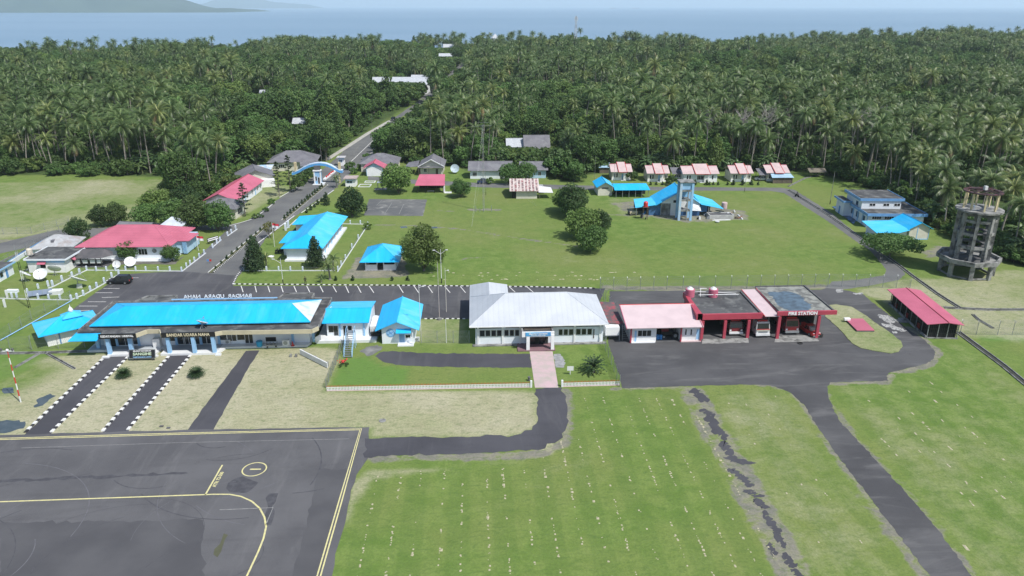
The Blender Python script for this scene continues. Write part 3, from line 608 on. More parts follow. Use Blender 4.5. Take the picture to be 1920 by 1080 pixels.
# ---------------------------------------------------------------- vegetation prototypes
def palm_meshes(seed, H=17.0, Rc=4.6, nf=24, lean=1.5, crownonly=False):
    r = random.Random(seed); tr = MB(); n = 7; la = r.uniform(0, 6.28); pts = []; rad = []
    for i in range(n+1):
        t = i/n; b = lean*(t**1.6); pts.append((math.cos(la)*b, math.sin(la)*b, H*t)); rad.append(.22-.10*t+(.12 if i == 0 else 0))
    tr.chain(pts, rad, 6); top = Vector(pts[-1])
    cr = MB(); dead_ = r.choice((0, 1, 2, 3))
    for k in range(nf):
        az = k*2.399963+r.uniform(-.25, .25); el = R(78)-(k/nf)*R(118)+r.uniform(-.12, .12); L = Rc*r.uniform(.88, 1.12)
        droop = r.uniform(1.0, 1.5); ns = 7; p = top+Vector((0, 0, .1)); e = el; P = [p.copy()]
        for s in range(ns):
            d = Vector((math.cos(az)*math.cos(e), math.sin(az)*math.cos(e), math.sin(e))); p = p+d*(L/ns); P.append(p.copy()); e -= droop*(.10+.17*s/ns)
        side = Vector((-math.sin(az), math.cos(az), 0)); tw = r.uniform(-.35, .35)
        for s in range(ns):
            a, b = P[s], P[s+1]; wd = (.35, .95, 1.15, 1.15, 1.0, .8, .5)[s]*Rc/4.6; ax_ = (b-a)
            for sg in (-1, 1):
                dr = .55+sg*tw
                for q in range(2):
                    t0, t1 = q*.5, q*.5+.46; q0 = a+ax_*t0; q1 = a+ax_*t1
                    tip = (q0+q1)/2+side*sg*wd*.82+Vector((0, 0, -wd*dr))+ax_*.35
                    cr.cm = (2 if k >= nf-dead_ else 0); cr.add([q0, q1, tip], [(0, 1, 2)])
        cr.cm = 1
        for s in range(ns-1):
            a, b = P[s], P[s+1]; wv = .07*(1-s/ns)+.02; cr.add([a-side*wv+Vector((0, 0, .02)), a+side*wv+Vector((0, 0, .02)), b+side*wv*.8+Vector((0, 0, .02)), b-side*wv*.8+Vector((0, 0, .02))], [(0, 1, 2, 3)])
    cr.cm = 0
    return tr.mesh('palm_trunk', palmbark, True), cr.mesh('palm_crown', [palmleaf, palmrib, deadfrond])
def sprig(mb, p, nrm, s, r):
    """a small two-leaf clump: two bent quads"""
    x = nrm.orthogonal().normalized(); a = r.uniform(0, 6.28); y = nrm.cross(x); u = x*math.cos(a)+y*math.sin(a); v = nrm.cross(u)
    s1 = s*r.uniform(.7, 1.25); s2 = s1*r.uniform(.45, .8)
    mb.add([p-u*s1+nrm*(-.25*s1), p-v*s2, p+u*s1-nrm*(.25*s1), p+v*s2], [(0, 1, 2, 3)])
def broad_meshes(seed, H=8.0, Rw=4.0, n=1700, ls=.34, mat=None, shape='round', trunkh=None, lobes=14, bk=None, nolow=False):
    r = random.Random(seed); mat = mat or leafA; th = trunkh if trunkh is not None else H*.28
    tr = MB(); tr.chain([(0, 0, 0), (r.uniform(-.1, .1), r.uniform(-.1, .1), th*.6), (0, 0, th*1.2)], [.06*H*.5, .045*H*.5, .035*H*.5], 6)
    cz = (th+H)/2; hz_ = (H-th)/2; LB = []
    for i in range(lobes):
        if shape == 'cone':
            t = (i+.5)/lobes; z = th*.7+(H-th*.7)*t; rr_ = Rw*(1-t)**.75*.75; a = i*2.4; LB.append((Vector((math.cos(a)*rr_*.55, math.sin(a)*rr_*.55, z)), Rw*(.62*(1-t)**.6+.12), .9))
        elif shape == 'flat':
            a = i*2.4; q = math.sqrt((i+.5)/lobes); LB.append((Vector((math.cos(a)*Rw*q*.8, math.sin(a)*Rw*q*.8, H*.80-q*q*H*.22)), Rw*.32*r.uniform(.8, 1.2), .42))
        else:
            a = i*2.4+r.uniform(-.3, .3); ph = math.acos(1-2*(i+.5)/lobes*(.78 if nolow else .93)); q = r.uniform(.52, .72)
            q *= r.uniform(.8, 1.25); LB.append((Vector((math.cos(a)*math.sin(ph)*Rw*q, math.sin(a)*math.sin(ph)*Rw*q, cz+math.cos(ph)*hz_*q)), min(Rw, hz_*1.15)*r.uniform(.26, .50), r.uniform(.7, .95)))
    for c, rad, _ in LB[::2]:
        tr.tube((0, 0, th*.8), tuple(c), .02*H*.5, .006*H, 4)
    cr = MB(); tot = sum(l[1]**2 for l in LB)
    for c, rad, fl in LB:
        for k in range(int(n*rad*rad/tot)):
            z = r.uniform(-.75, 1); a = r.uniform(0, 6.28); q = math.sqrt(1-z*z); d = Vector((q*math.cos(a), q*math.sin(a), z)); rr_ = rad*(r.uniform(.55, 1.08) if r.random() < .4 else r.uniform(.85, 1.12))
            p = c+Vector((d.x*rr_, d.y*rr_, d.z*rr_*fl)); nn = (d+Vector((r.gauss(0, .55), r.gauss(0, .55), r.gauss(0, .4)+.25))).normalized()
            sprig(cr, p, nn, ls, r)
    return tr.mesh('tree_trunk', bk or bark, True), cr.mesh('tree_crown', mat)
def conifer_meshes(seed, H=9, Rw=2.6):
    r = random.Random(seed); tr = MB(); tr.chain([(0, 0, 0), (0, 0, H*.5), (0, 0, H)], [.16, .11, .03], 6); cr = MB()
    for i in range(26):
        t = i/26; z = H*(.24+.74*t); L = Rw*(1-t)**.7*r.uniform(.7, 1.1); a = i*2.4
        d = Vector((math.cos(a), math.sin(a), .15)); tr.tube((0, 0, z), tuple(Vector((0, 0, z))+d*L*.8), .03, .01, 3)
        for k in range(26):
            q = r.uniform(.25, 1); p = Vector((0, 0, z))+d*L*q+Vector((r.gauss(0, .2), r.gauss(0, .2), r.gauss(0, .1))); sprig(cr, p, Vector((r.gauss(0, .3), r.gauss(0, .3), 1)).normalized(), .26, r)
    return tr.mesh('tree_trunk', bark), cr.mesh('tree_crown', leafC)
def banana_meshes(seed, H=4.2):
    r = random.Random(seed); tr = MB(); cr = MB()
    for st in range(3):
        bx, by = r.uniform(-.8, .8), r.uniform(-.8, .8); h = H*r.uniform(.5, .7); tr.tube((bx, by, 0), (bx, by, h), .16, .09, 5)
        for k in range(8):
            az = k*2.4+st; e = R(70)-k*R(9); L = H*.62*r.uniform(.8, 1.1); p = Vector((bx, by, h)); side = Vector((-math.sin(az), math.cos(az), 0)); P = [p.copy()]
            for s in range(5): p = p+Vector((math.cos(az)*math.cos(e), math.sin(az)*math.cos(e), math.sin(e)))*(L/5); P.append(p.copy()); e -= .38
            for s in range(5):
                w0, w1 = (.06, .3, .36, .34, .24, .02)[s], (.06, .3, .36, .34, .24, .02)[s+1]
                for sg in (-1, 1): cr.add([P[s], P[s+1], P[s+1]+side*sg*w1+Vector((0, 0, -w1*.4)), P[s]+side*sg*w0+Vector((0, 0, -w0*.4))], [(0, 1, 2, 3)])
    return tr.mesh('plant_stem', M('green_stem', (.12, .15, .06), .7)), cr.mesh('plant_leaves', leafD)
def plant(nm, lab, cat, meshes, x, y, z=0, rz=None, sc=1.0, group=None, names=('trunk', 'crown'), sz=None):
    o = root(nm, lab, cat, x, y, z, 0, group)
    rz = rng.uniform(0, 6.28) if rz is None else rz
    o.rotation_euler = (0, 0, rz); o.scale = (sc, sc, sz or sc)
    for n_, me_ in zip(names, meshes): inst(n_, me_, o)
    return o
PALMS = [palm_meshes(s, H, Rc, nf, ln) for s, H, Rc, nf, ln in ((1, 16, 4.9, 26, 1.2), (2, 13, 4.6, 22, 2.2), (3, 18.5, 5.0, 26, .6), (4, 15, 4.3, 18, 2.8), (5, 10.5, 5.2, 28, 1.0), (6, 19.5, 4.5, 20, 2.2))]
BROAD = [broad_meshes(11, 11, 5.0, 1500, .42, leafA), broad_meshes(12, 13, 5.5, 1600, .46, leafB), broad_meshes(13, 9, 4.2, 1300, .40, leafB), broad_meshes(14, 14, 6.0, 1700, .48, leafA), broad_meshes(15, 15, 3.8, 1500, .42, leafA, 'cone', lobes=11)]
BUSH = [broad_meshes(21, 3.2, 2.4, 650, .30, leafB, trunkh=.2, lobes=8), broad_meshes(22, 4.2, 2.8, 750, .33, leafA, trunkh=.3, lobes=9)]
BANANA = [banana_meshes(31), banana_meshes(32, 4.8)]

# ---------------------------------------------------------------- forest layout
cl = np.array(CLEAR)
def infor(xs, ys, margin=0.0):
    X, Y = np.array(xs), np.array(ys)
    s = sdist(CLEAR, X, Y) < -margin
    co = np.interp(X, (-900, -600, -420, -250, -120, -50, 30, 150, 400, 700, 1100), (690, 740, 790, 900, 960, 1010, 1000, 960, 985, 1060, 1150))
    s &= Y < co-4
    for cx, cy, rad in FARCLEAR: s &= ((X-cx)**2+(Y-cy)**2) > rad*rad
    return s
cand = []
SP = 6.3
for j in range(int((1160-140)/SP)):
    y = 140+j*SP
    hw = .74*(y*.94+20)+20
    for i in range(int(-hw/SP)-1, int(hw/SP)+2):
        cand.append((i*SP+(j % 2)*SP/2+rng.uniform(-2.3, 2.3), y+rng.uniform(-2.3, 2.3)))
cand = [c for c in cand if abs(Pj(c[0], c[1], 8)[0]-960) < 1010+60]
ok = infor([c[0] for c in cand], [c[1] for c in cand], 1.5) & (ldist([(-48, 300), (-42, 385), (-32, 440), (-18, 620), (-8, 790)], np.array([c[0] for c in cand]), np.array([c[1] for c in cand])) > np.where(np.array([c[1] for c in cand]) < 440, 11.5, 5))
cand = [c for c, k in zip(cand, ok) if k]
def blob(x, y, s=1.0): return math.sin(x*.031*s+1.7)*math.cos(y*.023*s+.4)+.6*math.sin(x*.071*s+y*.052*s)+.4*math.sin(x*.013-y*.017+2)
from mathutils import noise as mnoise
def pn(x, y, sc): return mnoise.noise(Vector((x*sc, y*sc, 3.7)))
palms, broads = [], []
for x, y in cand:
    b = pn(x, y, .012)*1.2+pn(x, y, .045)*.8
    if x > -10 and y < 330: b -= .30
    if x < -60 and 250 < y < 330 and x < -100: b -= .35
    if b > (.0 if y > 380 else .08) or rng.random() < .14: broads.append((x, y))
    else: palms.append((x, y))
SIGHT = [(-50, 515, 8, 15), (-68, 545, 8, 5), (22, 292, 3.0, 10), (-14, 720, 1, 4), (-19, 650, 1, 4), (-33, 440, .5, 7), (-36, 400, .5, 7), (-30, 812, 6, 9), (-37, 950, 8, 10), (0, 1000, 10, 8), (-133, 485, 4, 4), (-81, 358, 3, 4)]
def sight_limit(x, y):
    lim = 99
    for tx_, ty_, tz_, hw in SIGHT:
        if y < ty_-3:
            f_ = y/ty_
            if abs(x-tx_*f_) < hw*f_+3: lim = min(lim, CAM_H+(tz_-CAM_H)*f_)
    return lim
lowtrees = []
def keep(l, top):
    out = []
    for x, y in l:
        m_ = sight_limit(x, y)
        if m_ < top+hz(x, y): lowtrees.append((x, y, m_))
        else: out.append((x, y))
    return out
palms = keep(palms, 20); broads = keep(broads, 15)
palms.sort(key=lambda c: math.hypot(*c)); broads.sort(key=lambda c: math.hypot(*c))
# thin the broadleaf stands: bigger crowns, wider spacing
kept = []
cell = {}
for x, y in broads:
    k = (int(x//8), int(y//8))
    if cell.get(k): continue
    cell[k] = 1; kept.append((x, y))
broads = kept
def region(x, y):
    if y < 175 and x > 100: return 'beside the concrete water tower'
    if x > 112 and y < 262: return 'behind the flat-roofed blue building'
    if x < -95: return 'at the back of the left green field'
    if x < -52: return 'left of the entrance road'
    if x < -28: return 'lining the entrance road towards the sea'
    if x < 30: return 'behind the grey-roofed houses right of the entrance road'
    if x < 75: return 'behind the left pink-roofed cottages'
    if x < 115: return 'behind the right pink-roofed cottages'
    return 'in the dense grove on the far right'
NP_, NB = 290, 130
for i, (x, y) in enumerate(palms[:NP_]):
    front = infor([x], [y], 9)[0] == False
    v = rng.randrange(6); reg = region(x, y); adj = ('full-crowned', 'leaning', 'straight', 'strongly leaning', 'short', 'very tall thin')[v]; dep = 'front-row' if front else ('second-row' if not infor([x], [y], 22)[0] else 'inner')
    plant('coconut_palm', adj+' '+dep+' coconut palm '+reg, 'palm tree', PALMS[v], x, y, 0, None, rng.uniform(.85, 1.08), adj+' '+dep+' coconut palms '+reg)
for i, (x, y) in enumerate(broads[:NB]):
    v = rng.randrange(5); reg = region(x, y)
    plant('broadleaf_tree', ('tall narrow leafy tree ' if v == 4 else 'bright green bushy tree ' if v in (1, 2) else 'dark green round-crowned tree ')+'among the palms '+reg, 'tree', BROAD[v], x, y, 0, None, rng.uniform(.7, 1.05), ('narrow' if v == 4 else 'bright green' if v in (1, 2) else 'dark green')+' trees '+reg)

# the rest of the wood: one object each, instances of the same meshes
def gn_forest(name, pts, pairs, scl):
    """pts: (x, y, z, variant, scale); pairs: (trunk object, crown object)"""
    me = bpy.data.meshes.new(name); me.from_pydata([(p[0], p[1], p[2]) for p in pts], [], [])
    a = me.attributes.new('variant', 'INT', 'POINT'); a.data.foreach_set('value', [p[3] for p in pts])
    a = me.attributes.new('sc', 'FLOAT', 'POINT'); a.data.foreach_set('value', [p[4] for p in pts])
    a = me.attributes.new('rz', 'FLOAT_VECTOR', 'POINT'); a.data.foreach_set('vector', [c for p in pts for c in (rng.uniform(-.05, .05), rng.uniform(-.05, .05), rng.uniform(0, 6.28))])
    o = bpy.data.objects.new(name, me); C.objects.link(o)
    ng = bpy.data.node_groups.new(name, 'GeometryNodeTree'); ng.interface.new_socket('Geometry', in_out='INPUT', socket_type='NodeSocketGeometry'); ng.interface.new_socket('Geometry', in_out='OUTPUT', socket_type='NodeSocketGeometry')
    gi = ng.nodes.new('NodeGroupInput'); g_o = ng.nodes.new('NodeGroupOutput'); L = ng.links.new
    jn = ng.nodes.new('GeometryNodeJoinGeometry'); sock = []
    for tr, cr in pairs:
        j2 = ng.nodes.new('GeometryNodeJoinGeometry')
        for ob in (tr, cr):
            oi = ng.nodes.new('GeometryNodeObjectInfo'); oi.inputs['Object'].default_value = ob; oi.transform_space = 'ORIGINAL'; L(oi.outputs['Geometry'], j2.inputs[0])
        gti = ng.nodes.new('GeometryNodeGeometryToInstance'); L(j2.outputs[0], gti.inputs[0]); sock.append(gti.outputs[0])
    for s in reversed(sock): L(s, jn.inputs[0])
    ip = ng.nodes.new('GeometryNodeInstanceOnPoints'); ip.inputs['Pick Instance'].default_value = True
    L(gi.outputs[0], ip.inputs['Points']); L(jn.outputs[0], ip.inputs['Instance'])
    def at(nm, ty):
        n = ng.nodes.new('GeometryNodeInputNamedAttribute'); n.data_type = ty; n.inputs[0].default_value = nm; return n.outputs[0]
    L(at('variant', 'INT'), ip.inputs['Instance Index']); L(at('rz', 'FLOAT_VECTOR'), ip.inputs['Rotation']); L(at('sc', 'FLOAT'), ip.inputs['Scale'])
    L(ip.outputs[0], g_o.inputs[0])
    md = o.modifiers.new('scatter', 'NODES'); md.node_group = ng
    return tag(o, kind='stuff')
def first(nm, meshes):
    for o in C.objects:
        if o.data == meshes: return o
def findpair(ms):
    t = first('t', ms[0]); c = first('c', ms[1])
    return (t, c) if t and c else None
pp = [findpair(m) for m in PALMS]; bp_ = [findpair(m) for m in BROAD]
assert all(pp) and all(bp_)
gn_forest('palm_forest', [(x, y, hz(x, y)-.2, rng.randrange(6), rng.uniform(.68, 1.10)*(1+.35*pn(x, y, .02))) for x, y in palms[NP_:]], pp, 1)
gn_forest('broadleaf_forest', [(x, y, hz(x, y)-.2, rng.randrange(5), rng.uniform(.75, 1.2)*(1.22 if rng.random() < .12 else 1)*(1+.3*pn(x, y, .02))) for x, y in broads[NB:]], bp_, 1)
# undergrowth and forest edge
up = []
seen = 0
ux, uy = [], []
for i in range(13000):
    y = 145+(rng.random()**1.7)*500; hw = .74*(y*.94+20)+10; x = rng.uniform(-hw, hw); ux.append(x); uy.append(y)
k1 = infor(ux, uy, .5) & (ldist([(-48, 300), (-42, 385), (-32, 440), (-18, 620), (-8, 790)], np.array(ux), np.array(uy)) > 7)
und = [(x, y) for x, y, k in zip(ux, uy, k1) if k]
bushes = sorted(und, key=lambda c: math.hypot(*c))
b0 = [plant('bush', 'leafy green bush at the foot of the palms '+region(x, y), 'bush', BUSH[i % 2], x, y, 0, None, rng.uniform(.7, 1.1), 'bushes '+region(x, y), names=('stem', 'leaves')) for i, (x, y) in enumerate(bushes[:60])]
bpair = [findpair(m) for m in BUSH]
gn_forest('undergrowth', [(x, y, 0, rng.randrange(2), rng.uniform(.6, 1.4)) for x, y in bushes[60:]]+[(x, y, hz(x, y)-.3, rng.randrange(2), max(.5, min(2.6, (m_-hz(x, y))/4.4))) for x, y, m_ in lowtrees if m_-hz(x, y) > 2.6 and infor([x], [y], 1)[0]], bpair, 1)
# banana / young sago clumps at the left edge of the road houses and right of the road
bsp = []
for cx, cy, rx, ry, n in ((470, 300, 90, 28, 20), (400, 322, 45, 18, 8), (900, 292, 70, 12, 12), (1062, 325, 35, 14, 16), (1280, 320, 200, 6, 26), (940, 292, 90, 8, 14), (1150, 310, 30, 8, 6), (1590, 315, 60, 12, 8), (1790, 440, 40, 25, 8), (1890, 480, 40, 20, 9), (290, 318, 30, 12, 5), (715, 268, 20, 10, 4)):
    for k in range(n):
        px, py = cx+rng.uniform(-rx, rx), cy+rng.uniform(-ry, ry); x, y = G(px, py)
        if infor([x], [y], .5)[0]: bsp.append((x, y))
for i, (x, y) in enumerate(bsp):
    plant('banana_clump', 'banana clump with broad arching leaves '+region(x, y), 'banana plant', BANANA[i % 2], x, y, 0, None, rng.uniform(1.0, 1.5), 'banana plants '+region(x, y), names=('stem', 'leaves'))

# ---------------------------------------------------------------- single trees in the grounds
def tree_at(px, py, meshes, sc, lab, group=None, sz=None, nm='tree', cat='tree', names=('trunk', 'crown')):
    x, y = G(px, py); return plant(nm, lab, cat, meshes, x, y, 0, None, sc, group, names, sz)
mango = broad_meshes(41, 10.2, 4.7, 6500, .26, leafA, trunkh=.5, lobes=26)
tree_at(795, 508, mango, 1.0, 'large dense dark tree beside the small blue-roofed pavilion')
cyp = broad_meshes(42, 8.0, 2.5, 3200, .22, leafC, 'cone', trunkh=1.4, lobes=14)
tree_at(480, 508, cyp, 1.0, 'left of two dark cone-shaped trees, standing near the road junction')
tree_at(593, 502, cyp, .85, 'dark cone-shaped tree in front of the L-shaped blue-roofed office', sz=.9)
rnd1 = broad_meshes(43, 8.5, 3.7, 3600, .26, leafE, trunkh=.3, lobes=18); rnd2 = broad_meshes(44, 7.0, 4.0, 3400, .27, leafB, trunkh=.2, lobes=20)
tree_at(661, 407, rnd1, 1.0, 'round dark tree left of the dark sports court')
tree_at(1075, 408, rnd1, 1.15, 'farthest tree of the clump in the middle of the large lawn', 'clump')
tree_at(1062, 398, rnd2, 1.0, 'leafy tree on the left side of the clump in the middle of the large lawn')
tree_at(1090, 446, rnd2, 1.15, 'middle tree of the clump in the large lawn')
tree_at(1125, 440, rnd1, .8, 'small dark tree on the right side of the clump in the large lawn')
tree_at(1108, 472, rnd2, .95, 'nearest tree of the clump in the large lawn')
tree_at(865, 370, rnd2, .82, 'small round tree alone between red carport and patchwork-roofed house')
tree_at(748, 362, rnd2, 1.3, 'wide light green tree in front of the red-roofed carport', sz=1.35)
tree_at(953, 345, rnd2, .85, 'round tree in front of the long grey-roofed house, left of the pair', sz=1.0)
tree_at(985, 345, rnd2, .85, 'round tree in front of the long grey-roofed house, right of the pair', sz=1.1)
tree_at(1345-160, 338, BUSH[1], .8, 'small tree between the first two pink-roofed cottages')
tree_at(918, 345, BUSH[0], .7, 'bush beside the dark car in front of the long house', nm='bush', cat='bush')
for px, py, s, lab in ((240, 487, .62, 'left round tree clipped in front of the pink-roofed office'), (323, 490, .55, 'right round tree clipped in front of the pink-roofed office')):
    tree_at(px, py, rnd2, s, lab)
tree_at(148, 452, rnd1, .72, 'dark round tree behind the grey hip-roofed shed')
for px, py, s, sz, lab, ms in ((190, 425, .75, .7, 'leftmost dark tree behind the pink-roofed office', rnd1), (222, 422, .8, .75, 'dark tree beside the leftmost one behind the pink-roofed office', rnd1), (275, 424, .95, .9, 'bright tree in the middle behind the pink-roofed office', rnd2), (325, 428, 1.15, 1.1, 'broad shade tree behind the right end of the pink-roofed office', rnd2), (368, 432, 1.1, 1.1, 'shade tree over the dark parking yard behind the pink-roofed office', rnd1), (410, 433, .95, 1.15, 'shade tree nearest the entrance road over the dark yard', rnd2),
                           (300, 398, 1.2, 1.0, 'leafy tree at the right end of the left field', rnd2), (350, 400, 1.1, 1.0, 'leafy tree right of the left field corner', rnd1), (340, 372, 1.3, 1.1, 'tree at the far right corner of the left field', rnd1)):
    tree_at(px, py, ms, s, lab, sz=sz)
big = broad_meshes(45, 17, 5.2, 3800, .38, leafA, trunkh=4, lobes=24)
tree_at(345, 385, big, 1.0, 'very tall dark tree rising at the right end of the left field')
tree_at(612, 302, big, .85, 'very tall leafy tree left of the entrance road behind the arch', sz=.95)
con = [conifer_meshes(51, 9.5, 2.8), conifer_meshes(52, 11, 2.6)]
tree_at(460, 405, con[0], 1.0, 'layered conifer in front of the long pink-roofed house', nm='conifer')
tree_at(524, 368, con[1], 1.0, 'thin tall conifer left of the blue arch', nm='conifer')
tree_at(545, 360, con[1], 1.08, 'thin tall conifer beside the left foot of the blue arch', nm='conifer')
flat = broad_meshes(46, 5.6, 6.6, 4200, .30, leafB, 'flat', trunkh=1.5, lobes=22)
tree_at(1668, 482, flat, 1.0, 'wide flat-crowned tree beside the cream gabled house', sz=.95)
tree_at(760, 300, rnd1, 1.5, 'big dark tree behind the pink gabled house', sz=1.6); tree_at(805, 285, rnd1, 1.5, 'big dark tree behind the white-trimmed gabled house', sz=1.6)
tree_at(505, 447, broad_meshes(47, 4.6, 1.8, 420, .2, leafY, trunkh=1.0, lobes=9), 1.0, 'thin yellowish shrub between the road and the blue-roofed office')
for px, py in ((690, 430),): tree_at(px, py, BUSH[0], .55, 'small bush on the corner of the low blue fence')
# dead grey trees in the wood
def dead_meshes(seed):
    r = random.Random(seed); mb = MB(); mb.chain([(0, 0, 0), (.2, .1, 6), (.1, .3, 10)], [.22, .16, .10], 5)
    for k in range(26):
        a = r.uniform(0, 6.28); e = r.uniform(.4, 1.3); L = r.uniform(1.8, 3.4); p = Vector((.1, .3, r.uniform(8, 10))); q = p+Vector((math.cos(a)*math.cos(e), math.sin(a)*math.cos(e), math.sin(e)))*L
        mb.tube(p, q, .07, .03, 3)
        for j in range(3):
            q2 = q+Vector((r.uniform(-.8, .8), r.uniform(-.8, .8), r.uniform(.1, .8))); mb.tube(p.lerp(q, .4+.3*j), q2, .035, .015, 3)
    return mb.mesh('bare_tree', deadleaf)
dm = dead_meshes(5)
for k, (px, py, t) in enumerate(((1320, 308, 'behind the widest pink-roofed cottage'), (1430, 312, 'behind the last pink-roofed cottage'), (1455, 306, 'right of the tallest bare tree'), (1385, 306, 'behind the fourth cottage'), (1590, 318, 'left of the flat-roofed blue building'), (1620, 312, 'behind the flat-roofed blue building'), (1640, 300, 'farther back behind the blue building'))):
    x, y = G(px, py); o = bpy.data.objects.new('bare_tree', dm); C.objects.link(o); o.location = (x, y, 2); o.rotation_euler = (0, 0, k); s = rng.uniform(1.3, 1.6); o.scale = (s, s, s)
    tag(o, 'bare grey leafless tree '+t, 'tree')
# small palms and cycads
def cycad_meshes(seed, L=1.5, n=46, up=1.15, th=.25):
    r = random.Random(seed); tr = MB(); tr.tube((0, 0, 0), (0, 0, th), .22, .16, 8); cr = MB()
    for k in range(n):
        az = k*2.4; e = up-(k/n)*1.15+r.uniform(-.06, .06); p = Vector((0, 0, th)); side = Vector((-math.sin(az), math.cos(az), 0)); P = [p.copy()]
        for s in range(5): p = p+Vector((math.cos(az)*math.cos(e), math.sin(az)*math.cos(e), math.sin(e)))*(L/5); P.append(p.copy()); e -= .22
        for s in range(5):
            for sg in (-1, 1):
                wv = (.08, .16, .18, .15, .09)[s]*L/1.5
                cr.add([P[s], P[s+1], (P[s]+P[s+1])/2+side*sg*wv*1.3+(P[s+1]-P[s])*.6+Vector((0, 0, .02))], [(0, 1, 2)])
    return tr.mesh('cycad_stem', bark), cr.mesh('cycad_fronds', leafC)
cyc = cycad_meshes(61, 1.35, 90, 1.45, .35); cyb = cycad_meshes(62, 2.3, 34, 1.35, .9)
tree_at(233, 707, cyc, 1.0, 'round dark cycad on the dry lawn under the SANGIHE sign', nm='cycad', cat='cycad', names=('stem', 'fronds'))
tree_at(369, 706, cyc, 1.05, 'round dark cycad on the dry lawn right of the second path', nm='cycad', cat='cycad', names=('stem', 'fronds'))
tree_at(1113, 698, cyb, 1.0, 'spreading cycad on the lawn beside the small white sign', nm='cycad', cat='cycad', names=('stem', 'fronds'))
sp = palm_meshes(71, 3.0, 2.2, 16, .2)
for px, py, s, lab in ((625, 508, .9, 'small palm behind the other near the low blue fence corner'), (619, 524, 1.0, 'small palm nearest the car park kerb'), (578+25, 530, .45, 'tiny palm left of the small palms'), (500, 503, .8, 'young palm in a white ring beside the office'), (632, 352, 1.0, 'small palm at the right foot of the blue arch')):
    tree_at(px, py, sp, s, lab, nm='small_palm', cat='palm tree')
for px, py, lab in ((612, 384, 'cone-shaped bush beside the entrance road near the guard hut'),):
    tree_at(px, py, broad_meshes(72, 3.8, 1.3, 900, .16, leafC, 'cone', trunkh=.2, lobes=8), 1, lab, nm='bush', cat='bush')
shr = broad_meshes(73, 1.1, .45, 160, .13, leafC, 'cone', trunkh=.1, lobes=5)
def row(line, n, lab, group, s=1.0):
    w_ = pxs(line)
    for k in range(n):
        t = (k+.5)/n*(len(w_)-1); i = min(int(t), len(w_)-2); f = t-i
        plant('shrub', lab, 'shrub', shr, w_[i][0]+(w_[i+1][0]-w_[i][0])*f, w_[i][1]+(w_[i+1][1]-w_[i][1])*f, .12, None, s*rng.uniform(.8, 1.15), group, names=('stem', 'leaves'))
row([(531, 413), (606, 350)], 15, 'small dark shrub planted along the far median towards the arch', 'shrubs on the far median', 1.2)
row([(399, 509), (500, 423)], 11, 'small dark shrub planted along the near median', 'shrubs on the near median', .8)
row([(572, 402), (612, 372)], 6, 'small dark shrub between the road wall and the blue-roofed office', 'shrubs by the blue-roofed office', 1.3)
row([(552, 440), (566, 424)], 3, 'clipped shrub in the walled bed beside the blue-roofed office', 'shrubs in the walled bed', 1.3)
for px, py, s, t in ((662, 526, 1.1, 'left of the gazebo yard'), (735, 526, .9, 'right of the middle'), (764, 526, 1.0, 'with red flowers'), (630, 526, 1.0, 'under the small palms')):
    tree_at(px, py, shr, s, 'small dark shrub beside the car park kerb, '+t, nm='shrub', cat='shrub', names=('stem', 'leaves'))
for k, px in enumerate((1220, 1230, 1242, 1303, 1325, 1330, 1337, 1346, 1364, 1375, 1392, 1408, 1421)):
    tree_at(px, 347, shr, (1.7 if k in (3, 4, 9, 10, 11) else 1.1), 'small hedge shrub between the lane and the pink-roofed cottages', 'hedge shrubs along the lane', nm='shrub', cat='shrub', names=('stem', 'leaves'))
tree_at(1257, 347, BUSH[1], .75, 'bushy small tree on the lane between the second and third cottages')
for k, (px, py) in enumerate(((510, 383), (500, 397), (484, 408), (478, 410), (492, 408))):
    tree_at(px, py, BUSH[0], (.55, .42, .4, .45, .3)[k], 'low round bush on the dry verge left of the entrance road', 'bushes on the verge left of the road', nm='bush', cat='bush', names=('stem', 'leaves'))
for px, py, s in ((566, 345, .9), (576, 338, .8), (586, 330, .8), (555, 358, .9)): tree_at(px, py, BUSH[1], s, 'green bush beside the left foot of the blue arch', 'bushes by the arch', nm='bush', cat='bush', names=('stem', 'leaves'))
for px, py, s in ((655, 318, .9), (664, 326, .7), (678, 318, .8), (690, 300, .8)): tree_at(px, py, BUSH[0], s, 'green bush between the entrance road and the pink gabled house', 'bushes by the pink gabled house', nm='bush', cat='bush', names=('stem', 'leaves'))
for k in range(16):
    px, py = rng.uniform(20, 330), rng.uniform(326, 331); tree_at(px, py, BUSH[k % 2], rng.uniform(.6, 1.1), 'green bush on the back edge of the left field', 'bushes along the back edge of the left field', nm='bush', cat='bush', names=('stem', 'leaves'))
for k in range(12):
    px, py = rng.uniform(385, 450), rng.uniform(340, 368); tree_at(px, py, BUSH[k % 2], rng.uniform(.8, 1.2), 'bright bush in the thicket behind the long pink-roofed house', 'bushes behind the long pink-roofed house', nm='bush', cat='bush', names=('stem', 'leaves'))
